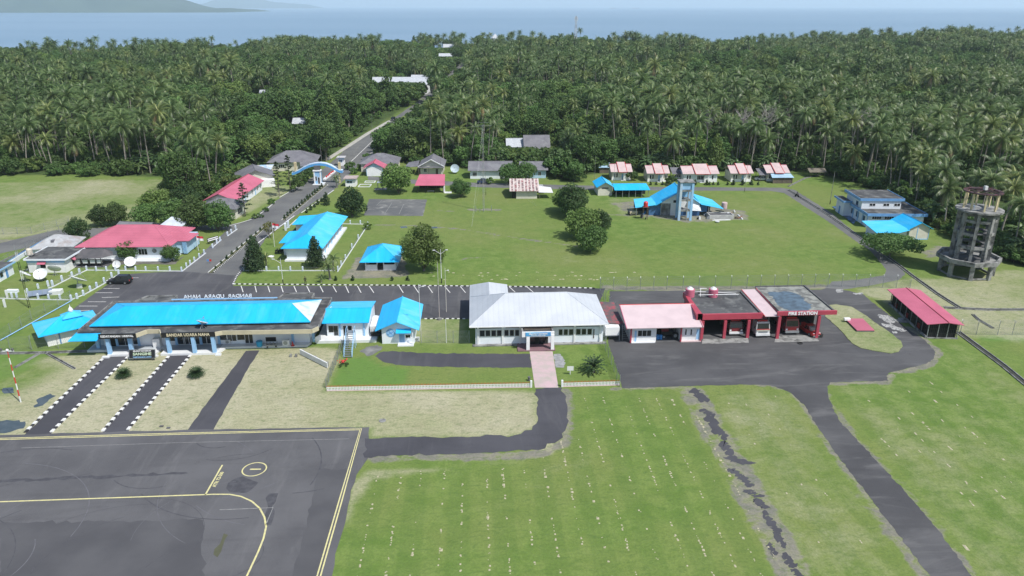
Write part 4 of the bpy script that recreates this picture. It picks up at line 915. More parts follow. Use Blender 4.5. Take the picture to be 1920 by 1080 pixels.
# cut-grass clumps in rows on the mown fields, one mass
cm_ = MB(); strawm = M('cut_straw', (.42, .39, .28), .95, (.30, .29, .18), vs=4)
def clump(x, y, s, lng=1.0):
    h = s*.35; cm_.add([(x-s, y-s*lng*.7, .01), (x+s*.8, y-s*lng, .01), (x+s, y+s*lng*.8, .01), (x-s*.7, y+s*lng, .01), (x+s*.1, y, h)], [(0, 1, 4), (1, 2, 4), (2, 3, 4), (3, 0, 4)])
F1 = pxs([(690, 890), (1000, 870), (1075, 800), (1075, 745), (1290, 745), (1420, 960), (1490, 1120), (615, 1120)]); F2 = pxs([(1570, 750), (1760, 700), (1900, 820), (1960, 1000), (1960, 1100), (1850, 1090), (1700, 905)]); F3 = pxs([(1350, 745), (1460, 740), (1560, 880), (1700, 1090), (1540, 1090), (1440, 930)])
for Fp, den, lng in ((F1, .60, 1.0), (F2, .16, 2.0), (F3, .16, 1.5)):
    for r_i in range(-30, 50):
        xr = r_i*2.55+.4+rng.gauss(0, .22)
        ys = np.arange(56, 118, .42); Xs = np.full(ys.shape, xr)
        ins = sdist(Fp, Xs, ys) > .3
        ph = rng.uniform(0, 10)
        for yy, k in zip(ys, ins):
            if k and rng.random() < den*max(0, .5+.9*mnoise.noise(Vector((xr*.4, yy*.16+ph, 0)))): 
                for q in range(rng.choice((1, 2, 2))): clump(xr+rng.gauss(0, .05), yy+rng.gauss(0, .15), rng.uniform(.04, .12)*(1.6 if rng.random() < .08 else 1), lng*1.3)
for k in range(60): x, y = G(rng.uniform(790, 1190), rng.choice((511, 517, 524))+rng.uniform(-1, 1)); clump(x, y, rng.uniform(.1, .35), .6)
tag(cm_.build('cut_grass_clumps', strawm), kind='stuff')
# ================================================================ building helpers
def side(F, u0, u1, v0, v1, s):
    """frame of one wall seen from outside: u runs along it, v goes inward"""
    return {'f': F.sub(u0, v0), 'r': F.sub(u1, v0, 90), 'b': F.sub(u1, v1, 180), 'l': F.sub(u0, v1, -90)}[s]
def window(par, S, u, z, w_, h, n=1, frame=None, pane=None, name='window', sill=False, fw=.07):
    """window: frame with mullions proud of the wall, dark pane behind it"""
    mb = MB(); e = .05
    mb.box(S, u, u+w_, -e, 0, z, z+fw); mb.box(S, u, u+w_, -e, 0, z+h-fw, z+h)
    for i in range(n+1):
        x = u+(w_-fw)*i/n; mb.box(S, x, x+fw, -e+.004, 0, z+fw, z+h-fw)
    if sill: mb.box(S, u-.08, u+w_+.08, -.12, 0, z-.08, z)
    o = mb.build(name, frame or white, par)
    pm = MB(); pm.box(S, u+fw*.5, u+w_-fw*.5, -.02, 0.0, z+fw*.5, z+h-fw*.5)
    p = pm.build('pane', pane or glass, o)
    return o
def door(par, S, u, z, w_, h, mat, frame=None):
    mb = MB(); mb.box(S, u-.07, u, -.06, 0, z, z+h+.07); mb.box(S, u+w_, u+w_+.07, -.06, 0, z, z+h+.07); mb.box(S, u, u+w_, -.06, 0, z+h, z+h+.07)
    o = mb.build('door', frame or white, par); MB().box(S, u, u+w_, -.03, 0, z, z+h).build('door_leaf', mat, o); return o
def ridgeline(F, p, q, r=.09): return MB().tube(F(*p), F(*q), r, r, 5)
def roof_gable(par, F, u0, u1, v0, v1, ze, zr, ax, mats, cap=None, th=.10, ridge=None):
    """two sloping sheets and a ridge cap; mats one or two materials"""
    m1, m2 = mats if isinstance(mats, tuple) else (mats, mats)
    if ax == 'u':
        m = (v0+v1)/2 if ridge is None else ridge
        A = [F(u0, v0, ze), F(u1, v0, ze), F(u1, m, zr), F(u0, m, zr)]; B = [F(u1, v1, ze), F(u0, v1, ze), F(u0, m, zr), F(u1, m, zr)]; r0, r1 = (u0, m, zr+.03), (u1, m, zr+.03)
    else:
        m = (u0+u1)/2 if ridge is None else ridge
        A = [F(u0, v1, ze), F(u0, v0, ze), F(m, v0, zr), F(m, v1, zr)]; B = [F(u1, v0, ze), F(u1, v1, ze), F(m, v1, zr), F(m, v0, zr)]; r0, r1 = (m, v0, zr+.03), (m, v1, zr+.03)
    MB().slab(A, th).build('roof', m1, par); MB().slab(B, th).build('roof', m2, par)
    ridgeline(F, r0, r1).build('ridge_cap', cap or m1, par)
def roof_hip(par, F, u0, u1, v0, v1, ze, zr, ra, rb, mats, ax='u', cap=None, th=.12, rv=None, fascia=None):
    """hip roof, ridge from ra to rb along the long axis"""
    if not isinstance(mats, (tuple, list)): mats = (mats,)*4
    if ax == 'u':
        m = (v0+v1)/2 if rv is None else rv; P, Q = (ra, m, zr), (rb, m, zr)
        fs = [[(u0, v0, ze), (u1, v0, ze), Q, P], [(u1, v0, ze), (u1, v1, ze), Q], [(u1, v1, ze), (u0, v1, ze), P, Q], [(u0, v1, ze), (u0, v0, ze), P]]
    else:
        m = (u0+u1)/2 if rv is None else rv; P, Q = (m, ra, zr), (m, rb, zr)
        fs = [[(u0, v0, ze), (u1, v0, ze), P], [(u1, v0, ze), (u1, v1, ze), Q, P], [(u1, v1, ze), (u0, v1, ze), Q], [(u0, v1, ze), (u0, v0, ze), P, Q]]
    for f, mt in zip(fs, mats):
        MB().slab([F(*p) for p in f], th).build('roof', mt, par)
    cm__ = MB(); cm__.tube(F(*P), F(*Q), .08, .08, 5)
    for c, e in (((u0, v0, ze), P), ((u1, v0, ze), Q if ax == 'u' else P), ((u1, v1, ze), Q), ((u0, v1, ze), P if ax == 'u' else Q)): cm__.tube(F(*c), F(*e), .06, .06, 5)
    cm__.build('ridge_cap', cap or mats[0], par)
    MB().box(F, u0+.12, u1-.12, v0+.12, v1-.12, ze-th-.04, ze-th).build('soffit', fascia or white, par)
def gable_wall(par, S, L, z0, z1, m, mat, th=.15):
    mb = MB(); a = [(0, z0), (L, z0), (m, z1)]; P = [S(u, 0, z) for u, z in a]+[S(u, th, z) for u, z in a]
    mb.add(P, [(0, 1, 2), (5, 4, 3), (0, 3, 4, 1), (1, 4, 5, 2), (2, 5, 3, 0)]); mb.build('gable', mat, par)
def box_part(par, nm, F, u0, u1, v0, v1, z0, z1, mat, **kw): return MB().box(F, u0, u1, v0, v1, z0, z1).build(nm, mat, par, **kw)
def R0(name, label, cat, F, group=None): return root(name, label, cat, F.x, F.y, 0, R(F.a), group)

# ================================================================ terminal
YW = 117.5; ZF = .35
F = Fr(-65, 116)
T = R0('terminal_building', 'long low airport terminal with blue hipped roof and name boards facing the apron', 'airport terminal', F)
fl = [(-65.0, 118.3), (-65.0, 115.9), (-60.9, 115.9), (-60.9, 114.1), (-53.2, 114.1), (-52.9, 116.3), (-52.3, 116.3), (-52.3, 114.0), (-43.0, 114.0), (-42.3, 116.2), (-28.9, 116.2), (-28.4, 117.4), (-28.4, 129.6), (-65.0, 129.6)]
MB().prism(W0, fl, 0, ZF).build('floor', tilewhite, T)
MB().prism(W0, [(-64.8, 118), (-64.8, 116.1), (-53.6, 116.1), (-53.6, 118)], ZF, ZF+.006).build('floor_shade_area', floorshade, T)  # grey area paints the canopy's shade onto the white floor
MB().prism(W0, [(-52.0, 118), (-52.0, 115.2), (-43.2, 115.2), (-43.2, 118)], ZF, ZF+.006).build('floor_shade_area', floorshade, T)  # same painted canopy shade under the second name board
MB().prism(W0, [(-57.6, 114.15), (-54.9, 114.15), (-54.9, 114.9), (-57.6, 114.9)], ZF, ZF+.012).build('doormat', M('red_mat', (.5, .3, .3), .9), T)
for a in ((-61.6, -60.4), (-53.4, -52.6), (-43.3, -42.4)): box_part(T, 'step', W0, a[0], a[1], 113.5, 114.05, 0, .22, tilewhite)
box_part(T, 'wall', W0, -62.8, -28.6, YW, 128.5, ZF, 3.6, M('terminal_wall', (.80, .83, .86), .6, (.76, .79, .83)))
S = Fr(0, YW)
def Twin(x0, x1, y0, y1, n=1, nm='window', fr=None, pane=None, pl=YW, par=T, S_=None):
    a = V(x0, y1, pl); b = V(x1, y0, pl); return window(par, Fr(0, pl), a[0], a[1], b[0]-a[0], b[1]-a[1], n, fr, pane, nm)
for a in ((412, 424, 622, 638, 1), (427, 442, 621, 640, 2), (445, 458, 621, 638, 1), (460, 473, 621, 644, 2), (222, 246, 624, 648, 2), (250, 260, 622, 646, 1), (311, 327, 622, 640, 1), (333, 344, 622, 646, 1), (345, 372, 622, 646, 3), (379, 395, 624, 645, 2)): Twin(*a)
Twin(205, 216, 625, 650, 1, 'door', white, darkin)
o = Twin(498, 518, 631, 641, 1, 'service_hatch', white, darkin)
cols_f = [(186, 652), (207, 663), (248, 661), (319, 661), (366, 661), (403, 660)]; cols_b = [(220, 650), (262, 648), (331, 648), (377, 647), (412, 645), (549, 644), (588, 643)]
for px, py in cols_f:
    x, y = G(px, py, ZF); box_part(T, 'column', W0, x-.27, x+.27, y-.27, y+.27, ZF, 3.6, lightblue)
for px, py in cols_b:
    x, y = G(px, py, ZF); box_part(T, 'column', W0, x-.2, x+.2, YW-.14, YW-.002, ZF, 3.6, lightblue)
ZC, ZT = 3.6, 4.05
canopy = [(-65.6, 115.6), (-61.6, 115.6), (-61.6, 114.1), (-55.7, 114.1), (-54.6, 115.7), (-52.4, 115.7), (-51.6, 114.1), (-43.0, 114.1), (-42.0, 114.6), (-27.4, 114.4), (-26.6, 115.6), (-26.6, 128.6), (-30.3, 128.6), (-30.3, 131.2), (-35.6, 131.2), (-36.4, 128.6), (-55.3, 128.6), (-55.3, 131.2), (-60.6, 131.2), (-61.8, 128.6), (-65.6, 128.6)]
MB().prism(W0, canopy, ZC, ZT-.15).build('canopy_slab', slabroof, T)
def rim(pts, z0, z1, wd, mat, name, par, closed=False):
    mb = MB(); n = len(pts)
    for i in range(n if closed else n-1):
        a, b = pts[i], pts[(i+1) % n]; L = math.hypot(b[0]-a[0], b[1]-a[1]); mb.box(Fr(a[0], a[1], math.degrees(math.atan2(b[1]-a[1], b[0]-a[0]))), -.02, L+.02, -wd, -.003, z0, z1)
    return mb.build(name, mat, par)
rim(canopy[4:6]+[canopy[5]], ZC-.05, ZT+.12, .16, beige, 'fascia', T) if 0 else None
rim([canopy[3], canopy[4]], ZC-.25, ZT+.02, .16, beige, 'fascia', T); rim([canopy[4], canopy[5]], ZC-.25, ZT+.02, .16, beige, 'fascia', T); rim([canopy[5], canopy[6]], ZC-.25, ZT+.02, .16, beige, 'fascia', T)
rim([canopy[7], canopy[8]], ZC-.25, ZT+.02, .16, beige, 'fascia', T); rim([canopy[8], canopy[9]], ZC-.25, ZT+.02, .16, beige, 'fascia', T); rim([canopy[9], canopy[10]], ZC-.25, ZT+.02, .16, beige, 'fascia', T)
rim(canopy[10:]+[canopy[0]], ZC, ZT+.08, .14, concrete, 'parapet', T)
for (x0, x1, s, sz) in ((-61.6, -55.7, 'KEDATANGAN / ARRIVAL', .50), (-51.6, -43.0, 'BANDAR UDARA NAHA', .74)):
    b = box_part(T, 'name_board', W0, x0, x1, 113.92, 114.098, ZC-.32, ZT+.08, black)
    text('lettering', s, sz, ((x0+x1)/2, 113.90, (ZC+ZT-.24)/2), (R(90), 0, 0), M('cream_letters', (.66, .60, .42), .5) if sz > .6 else white, b, .02, bold=.012, fit=(6.9 if sz > .6 else 5.2))
bm = box_part(T, 'letter_beam', W0, -55.3, -36.4, 128.62, 128.85, ZT-.1, ZT+.25, lightblue)
lx0, lx1 = V(345, 562, 128.7)[0], V(473, 562, 128.7)[0]; text('rooftop_lettering', 'BANDAR  UDARA  NAHA', .98, ((lx0+lx1)/2, 128.74, ZT+.25+.37), (R(90), 0, R(180)), white, T, .05, bold=.008, fit=lx1-lx0)
roof_hip(T, W0, -64.3, -28.1, 116.9, 127.1, 4.35, 5.75, -60.3, -32.2, (cyanroof, M('sun_glare_white_roof', (.62, .65, .68), .45, (.52, .56, .60), stain=(.05, .5, .85), stainamt=.35, ss=.6), cyanroof, cyanroof), fascia=darkin)  # right hip face coloured white for sun glare on the blue roof
box_part(T, 'roof_upstand', W0, -63.8, -28.6, 117.3, 126.8, ZT-.15, 4.2, concdark)
MB().slab([(-66.3, 113.4, 3.25), (-61.75, 113.4, 3.25), (-61.75, 116.6, 3.75), (-66.0, 116.6, 3.75)], .1).build('side_canopy', cyanroof, T)
box_part(T, 'ticket_kiosk', W0, -54.4, -53.2, 116.5, 117.4, ZF, 1.9, whitemet)
for px, py, mt, nm, lab in ((427, 641, metalgrey, 'bucket', 0),): pass
def small_box(nm, px, py, w_, d, h, mat, lab, cat, z=0, ang=0, group=None):
    x, y = G(px, py, z); mb = MB(); Fq = Fr(x, y, ang)
    mb.add([Fq(a, b, z+c) for c, s in ((0, 1), (h*.92, 1), (h, .9)) for a, b in ((-w_/2*s, -d/2*s), (w_/2*s, -d/2*s), (w_/2*s, d/2*s), (-w_/2*s, d/2*s))], [(0, 1, 5, 4), (1, 2, 6, 5), (2, 3, 7, 6), (3, 0, 4, 7), (4, 5, 9, 8), (5, 6, 10, 9), (6, 7, 11, 10), (7, 4, 8, 11), (8, 9, 10, 11), (3, 2, 1, 0)])
    return thing(nm, mb, mat, lab, cat, group)
def ac_unit(px, py, z, lab, s=1.0):
    x, y = G(px, py, z); r_ = root('air_conditioner', lab, 'air conditioner', x, y, z); Fq = Fr(x, y)
    box_part(r_, 'casing', Fq, -.45*s, .45*s, -.18, .18, z+.08, z+.8*s, whitemet); mb = MB(); c = Vector((x-.08, y-.182, z+.44*s)); mb.tube(c, c+Vector((0, -.03, 0)), .27*s, .27*s, 14); mb.build('fan_grille', metalgrey, r_)
    box_part(r_, 'foot', Fq, -.38*s, -.30*s, -.16, .16, z, z+.08, metalgrey); box_part(r_, 'foot', Fq, .30*s, .38*s, -.16, .16, z, z+.08, metalgrey)
ac_unit(428, 645, ZF, 'white air conditioner below the wide terminal window'); ac_unit(537, 648, ZF, 'white air conditioner against the blank terminal wall right of the hatch', 1.3)
x, y = G(487, 649, ZF); mb = MB(); mb.lathe([(.45, ZF), (.55, ZF+.9), (.5, ZF+.95), (.4, ZF+.95)], x, y, 12); thing('water_barrel', mb, Mplain('blue_plastic', (.03, .35, .6)), 'blue plastic barrel against the terminal wall', 'barrel')
x, y = G(549, 648, ZF); mb = MB(); mb.lathe([(.32, ZF), (.32, ZF+.05), (.2, ZF+.06), (.04, ZF+.8)], x, y, 10); thing('traffic_cone', mb, signred, 'red traffic cone on the terminal floor', 'traffic cone')
x, y = G(510, 650, ZF); r_ = root('luggage_cart', 'steel luggage cart below the dark service hatch', 'luggage cart', x, y, ZF); Fq = Fr(x, y, 8, ZF)
box_part(r_, 'deck', Fq, -.9, .9, -.4, .4, .35, .42, metalgrey); [box_part(r_, 'rail', Fq, a, a+.05, -.4, .4, .42, .8, metalgrey) for a in (-.9, -.3, .3, .85)]
for a in (-.7, .7):
    for b in (-.35, .35): MB().tube(Fq(a, b-.03, .16), Fq(a, b+.03, .16), .16, .16, 10).build('wheel', rubber, r_)
# dish on the terminal canopy
def dish(px, py, z0, ht_, rad, az, el, lab, mat=None, pole=True, mesh_=False, group=None):
    """satellite dish: parabolic reflector on a stand, with feed arm"""
    x, y = G(px, py, z0); r_ = root('satellite_dish', lab, 'satellite dish', x, y, z0, 0, group); mat = mat or whitemet
    d = Vector((math.cos(R(az))*math.cos(R(el)), math.sin(R(az))*math.cos(R(el)), math.sin(R(el)))); up = d.orthogonal().normalized(); sd = d.cross(up); c = Vector((x, y, z0+ht_))
    n = 20; P = []; rings = [(0.02, 0), (.35, .03), (.7, .12), (1.0, .26)]
    for q, dp in rings: P += [c+(up*math.cos(2*math.pi*i/n)+sd*math.sin(2*math.pi*i/n))*rad*q+d*rad*dp for i in range(n)]
    P2 = [p-d*.05 for p in P]; mb = MB(); k = len(P)
    fs = [(j*n+i, j*n+(i+1) % n, (j+1)*n+(i+1) % n, (j+1)*n+i) for j in range(3) for i in range(n)]
    mb.add(P+P2, fs+[tuple(k+q for q in reversed(f)) for f in fs]+[(3*n+i, 3*n+(i+1) % n, k+3*n+(i+1) % n, k+3*n+i) for i in range(n)]+[tuple(range(n-1, -1, -1))]); mb.build('reflector', mat, r_, smooth=False)
    f = c+d*rad*.95; mb = MB()
    for a in (0, 7, 13): mb.tube(P[3*n+a], f, .025, .025, 4)
    mb.tube(f, f+d*.2, .09, .09, 8); mb.build('feed_arm', metalgrey, r_)
    mb = MB(); mb.tube((x, y, z0), c-d*.05, .09, .07, 6)
    for a in (0, 2.1, 4.2): mb.tube((x+math.cos(a)*.6*min(1, rad), y+math.sin(a)*.6*min(1, rad), z0), (x, y, z0+ht_*.7), .035, .03, 4)
    mb.build('stand', metalgrey, r_)
    return r_
dish(380, 615, 4.0, .9, .95, 60, 60, 'white satellite dish on the terminal canopy near the name board')
# steel sign board on lawn
x0, y0 = G(243, 677); x1, y1 = G(291, 677)
r_ = root('welcome_sign', 'black SANGIHE welcome board on low legs in front of the terminal', 'sign', (x0+x1)/2, y0); F = Fr(x0, y0, 0)
L = x1-x0; tilt = .5
b = MB(); b.add([F(0, 0, .45), F(L, 0, .45), F(L, tilt, 1.75), F(0, tilt, 1.75), F(0, .12, .45), F(L, .12, .45), F(L, tilt+.12, 1.75), F(0, tilt+.12, 1.75)], [(0, 1, 2, 3), (5, 4, 7, 6), (0, 3, 7, 4), (1, 5, 6, 2), (3, 2, 6, 7), (0, 4, 5, 1)]); b.build('board', black, r_)
fm = MB(); [fm.tube(F(*p), F(*q), .05, .05, 4) for p, q in (((0, -.01, .45), (L, -.01, .45)), ((0, tilt-.01, 1.75), (L, tilt-.01, 1.75)), ((0, -.01, .45), (0, tilt-.01, 1.75)), ((L, -.01, .45), (L, tilt-.01, 1.75)))]; fm.build('frame', metalgrey, r_)
for u in (.5, L-.6): box_part(r_, 'leg', F, u, u+.12, .05, .6, 0, .5, concdark)
ta = math.atan2(1.3, tilt)
def onb(s, size, t, mat, bold, sx=1.0): text('lettering', s, size, F(L/2, -.02+tilt*t, .45+1.3*t), (ta, 0, 0), mat, r_, .015, bold=bold, sx=sx)
onb('SELAMAT DATANG DI', .26, .85, white, .008, 1.1); onb('SANGIHE', .62, .50, M('green_cream_letters', (.5, .62, .45), .5), .02, 1.15); onb('TAMPUNGANG LAWO', .24, .14, lightblue, .008, 1.2)

# ---------------------------------------------------------------- annex and blue cabin
F = Fr(-27, 118)
A_ = R0('annex_building', 'white annex with plain blue gabled roof joined to the right end of the terminal', 'building', F)
box_part(A_, 'floor', W0, -27.6, -17.4, 117.5, 128.4, 0, .5, tilewhite); box_part(A_, 'wall', W0, -26.0, -18.9, 119.4, 128.2, .5, 3.2, palewall)
roof_gable(A_, W0, -26.6, -18.6, 118.7, 128.7, 3.25, 4.25, 'u', (cyanroof, cyanlight), ridge=122.9)
for s_, u in ((-1, -26.0), (1, -18.9)): 
    S = Fr(u, 128.2, -90) if s_ < 0 else Fr(u, 119.4, 90); gable_wall(A_, S, 8.8, 3.2, 4.15, 4.5 if s_ < 0 else 3.9, palewall)
for a in ((616, 625, 610, 624), (626, 634, 610, 630), (644, 652, 610, 630), (652, 660, 610, 624)): Twin(*a, 1, 'window', white, None, 119.4, A_)
for px in (637.5, 683): x, z = V(px, 620, 119.4); box_part(A_, 'column', W0, x-.14, x+.14, 119.24, 119.398, .5, 3.2, lightblue)
x, y = G(597, 640, .5); thing('notice_panel', MB().box(Fr(x, y, 60), -.7, .7, 0, .06, .5, 1.5), metalgrey, 'dark tilted panel leaning at the gap between terminal and annex', 'panel')
F = Fr(-16.3, 116.9)
B_ = R0('blue_roofed_cabin', 'small white cabin with steep blue gable, round blue emblem and blue awning', 'cabin', F)
box_part(B_, 'wall', W0, -16.3, -10.8, 116.9, 127.2, 0, 2.9, palewall)
for S in (Fr(-16.3, 116.9), Fr(-10.8, 127.2, 180)): gable_wall(B_, S, 5.5, 2.9, 4.15, 2.75, palewall)
roof_gable(B_, W0, -17.3, -9.9, 116.1, 127.9, 2.75, 4.35, 'v', (cyanroof, cyanlight))
Twin(749, 758.5, 626, 643, 1, 'door', lightblue, M('blue_door', (.18, .34, .55), .5), 116.9, B_); Twin(760, 770, 627, 634, 1, 'window', white, None, 116.9, B_)
a = V(743, 625, 116.9); b = V(771, 617, 116.9)
MB().slab([(a[0], 115.9, 2.35), (b[0], 115.9, 2.35), (b[0], 116.9, 2.75), (a[0], 116.9, 2.75)], .07).build('awning', cyanroof, B_)
cx_, cz_ = V(732.6, 624, 116.9); mb = MB(); mb.tube((cx_, 116.9, cz_), (cx_, 116.86, cz_), .8, .8, 24); e_ = mb.build('emblem', lightblue, B_)
mb = MB(); mb.tube((cx_-.5, 116.85, cz_-.25), (cx_+.5, 116.85, cz_+.22), .06, .04, 5); mb.tube((cx_-.25, 116.85, cz_+.3), (cx_+.3, 116.85, cz_-.35), .05, .03, 5)
for i in range(20): t = 2*math.pi*i/20; t2 = 2*math.pi*(i+1)/20; mb.tube((cx_+.62*math.cos(t), 116.85, cz_+.62*math.sin(t)), (cx_+.62*math.cos(t2), 116.85, cz_+.62*math.sin(t2)), .03, .03, 4)
mb.build('emblem_pattern', bluepaint, e_)
box_part(B_, 'doorstep', W0, -13.6, -10.9, 115.6, 116.9, 0, .2, tilewhite); box_part(B_, 'porch_post', W0, -11.1, -10.95, 115.9, 116.05, .2, 2.35, white)
ac_unit(782, 640, 0, 'white air conditioner beside the blue-roofed cabin')
x, y = G(700, 640); r_ = root('water_tank_stand', 'white walled nook with railing between annex and cabin', 'shed', x, y)
box_part(r_, 'wall', W0, -18.6, -17.5, 119.5, 124, 0, 2.2, white); box_part(r_, 'dark_recess', W0, -18.5, -16.5, 118.9, 119.45, .6, 1.2, darkin); mb = MB()
for k in range(7): mb.tube((-18.4+k*.3, 119.3, 1.3), (-18.4+k*.3, 119.3, 2.1), .025, .025, 4)
mb.build('railing', metalgrey, r_)
# mobile boarding stair
x, y = G(652, 672); r_ = root('boarding_stair', 'narrow grey steel stair with handrails standing on the lawn below the annex', 'stair', x, y)
F = Fr(x, y+.2, 0); mb1 = MB()
for k in range(11): box_part(r_, 'tread', F, -.62, .62, k*.34, k*.34+.26, .2+k*.24, .24+k*.24, metalgrey)
for s_ in (-.66, .66):
    m2 = MB(); m2.tube(F(s_, 0, .1), F(s_, 3.8, 2.75), .05, .05, 5); m2.tube(F(s_, 0, 1.0), F(s_, 3.8, 3.6), .035, .035, 5); m2.tube(F(s_, 3.8, 3.6), F(s_, 4.9, 3.6), .035, .035, 5)
    for k in range(5): m2.tube(F(s_, k*.95, .1+k*.66), F(s_, k*.95, 1.0+k*.65), .03, .03, 5)
    m2.tube(F(s_, 4.8, 0), F(s_, 4.8, 3.6), .05, .05, 5); m2.tube(F(s_, 3.7, 0), F(s_, 3.7, 2.7), .05, .05, 5); m2.build('handrail', lightblue, r_)
box_part(r_, 'platform', F, -.66, .66, 3.75, 4.95, 2.68, 2.76, metalgrey)
fl_ = broad_meshes(81, .8, .8, 160, .12, leafA, trunkh=.1, lobes=7)
tree_at(644, 686, fl_, 1.2, 'low dark flower bush with red blossoms at the foot of the steel stair', nm='flower_bush', cat='bush', names=('stem', 'leaves'))
x, y = G(645, 684); mb = MB(); rq = random.Random(4)
for k in range(26): a = rq.uniform(0, 6.28); q = rq.uniform(0, .8); mb.lathe([(.03, .7), (.08, .76), (.02, .82)], x+math.cos(a)*q, y+math.sin(a)*q*.6, 5)
mb.build('blossoms', signred, kids(C.objects[0])[0].parent if 0 else None) if 0 else None
fb = [o for o in C.objects if o.name.startswith('flower_bush')][0]
mb = MB()
for k in range(30): a = rq.uniform(0, 6.28); q = rq.uniform(0, .75); mb.lathe([(.03, .70), (.09, .76), (.02, .84)], math.cos(a)*q, math.sin(a)*q, 5)
mb.build('blossoms', signred, fb, local=True, kind='stuff')
# long white bench-like plank
a, b = G(563, 665), G(614, 691); an = math.degrees(math.atan2(b[1]-a[1], b[0]-a[0])); Lq = math.hypot(b[0]-a[0], b[1]-a[1])
r_ = root('plank_bench', 'long white board lying aslant on the dry lawn', 'bench', a[0], a[1], 0, R(an)); Fq = Fr(a[0], a[1], an)
box_part(r_, 'top', Fq, 0, Lq, -.02, .10, .1, .95, whitemet); box_part(r_, 'top_edge', Fq, 0, Lq, -.06, .14, .95, 1.0, whitemet)
for u in (.3, Lq/2, Lq-.5): box_part(r_, 'leg', Fq, u, u+.12, .11, .55, 0, .9, metalgrey)
for k, (px, py, t) in enumerate(((545.5, 669, 'left'), (555.5, 669, 'right'))): small_box('marker_box', px, py, .35, .35, .5, concrete, t+' of two small grey marker boxes on the dry lawn', 'marker')
small_box('marker_box', 303, 800, .5, .3, .16, concdark, 'small dark box on the dry lawn edge, left one near the second path', 'marker'); small_box('marker_box', 316, 803, .45, .3, .16, concdark, 'small dark box on the dry lawn edge, right one near the second path', 'marker')
x, y = G(717, 789); mb = MB(); mb.lathe([(.5, 0), (.5, .08), (.36, .09), (.34, .04)], x, y, 14); thing('manhole', mb, concrete, 'round concrete manhole on the dry lawn above the link taxiway', 'manhole')

# ================================================================ white office block
F = Fr(-.4, 115.6)
W_ = R0('white_roofed_building', 'large building with light grey metal hipped roof and entrance porch', 'building', F)
box_part(W_, 'wall', W0, -.4, 21.4, 115.6, 127.6, 0, 3.75, palewall); box_part(W_, 'wall', W0, -.2, 4.9, 127.6, 134.0, 0, 3.75, palewall)
box_part(W_, 'plinth', W0, -.9, 21.9, 114.9, 115.6, 0, .18, concrete)
roof_hip(W_, W0, -1.4, 22.1, 114.6, 128.3, 3.85, 7.1, 5.0, 15.7, whiteroof)
# rear wing
P = lambda *a: tuple(a)
for pts in ([P(-1.38, 134.6, 3.83), P(-1.38, 120.5, 3.83), P(2.2, 124.2, 5.72), P(2.2, 131.0, 5.72)], [P(5.8, 127.5, 3.83), P(5.8, 134.6, 3.83), P(2.2, 131.0, 5.72), P(2.2, 124.2, 5.72)], [P(5.8, 134.6, 3.83), P(-1.38, 134.6, 3.83), P(2.2, 131.0, 5.72)]):
    MB().slab(pts, .12).build('roof', whiteroof, W_)
box_part(W_, 'gutter', W0, -1.4, 22.1, 114.5, 114.62, 3.68, 3.84, white)
for g, y0, y1 in (((899.9, 908.6), 619.5, 630.5), ((910.8, 919), 619.3, 630.3), ((921.5, 929.8), 619.2, 630.2), ((932, 940.3), 619, 630), ((946, 953.5), 618.6, 629.6), ((956, 963.4), 618.6, 629.6), ((966, 973.5), 618.5, 629.5), ((1047.8, 1054.8), 617.5, 628), ((1057.2, 1064.6), 617.3, 627.8), ((1066.8, 1074.8), 617.2, 627.6), ((1080.2, 1088.7), 616.6, 627.2), ((1090.7, 1099), 616.5, 627.1), ((1101.5, 1109.7), 616.5, 627)):
    Twin(g[0]-.6, g[1]+.6, y0-.6, y1+.6, 1, 'window', M('window_frame_grey', (.5, .5, .47), .5), None, 115.6, W_)
Twin(1111, 1115.5, 616, 635, 1, 'door', white, darkin, 115.6, W_)
for px in (896.5, 942.5, 975, 1077, 1125): x, z = V(px, 630, 115.6); box_part(W_, 'pilaster', W0, x-.16, x+.16, 115.44, 115.598, 0, 3.75, white)
for a, b in ((-.3, 4.3), (4.7, 7.4), (12.6, 16.3), (16.7, 21.3)): box_part(W_, 'eave_shadow_band', W0, a, b, 115.5, 115.597, 3.05, 3.7, concdark)  # dark strips paint in the shadow beneath the eave
x0, z0 = V(975, 640, 113.0); x1, z1 = V(1053, 640, 113.0)
box_part(W_, 'porch_slab', W0, 7.45, 12.5, 112.95, 115.6, 2.95, 3.1, slabroof)
for a in (7.3, 12.35): box_part(W_, 'porch_side_beam', W0, a, a+.25, 113.3, 115.6, 3.1, 3.4, concrete)
box_part(W_, 'porch_floor', W0, 6.6, 12.9, 112.6, 115.5, 0, .2, M('dark_red_step_tile', (.22, .13, .15), .6))
for px in (990, 1036): x, y = G(px, 658, 0); box_part(W_, 'porch_column', W0, x-.27, x+.27, 112.75, 113.3, .2, 2.95, white)
box_part(W_, 'porch_shade_panel', W0, 8.3, 11.9, 115.1, 115.55, .2, 2.9, darkin)  # near-black panel paints the darkness inside the porch doorway
box_part(W_, 'door', W0, 8.6, 9.6, 115.04, 115.1, .2, 2.3, glass); box_part(W_, 'door', W0, 10.4, 11.4, 115.04, 115.1, .2, 2.3, glass)
for k in range(7): MB().tube((7.8+rq.uniform(-.1, .1), 114+k*.22, 3.3+rq.uniform(0, .1)), (12.2, 114+k*.22+rq.uniform(-.2, .2), 3.3+rq.uniform(0, .1)), .04, .04, 4).build('loose_timber', wood, W_)
sg = box_part(W_, 'sign_board', W0, 7.9, 12.1, 112.72, 112.94, 2.72, 3.38, M('blue_sign', (.06, .25, .55), .5, (.1, .42, .68), vs=.5)); box_part(W_, 'sign_back', W0, 7.3, 12.7, 112.8, 112.95, 2.55, 3.5, white)
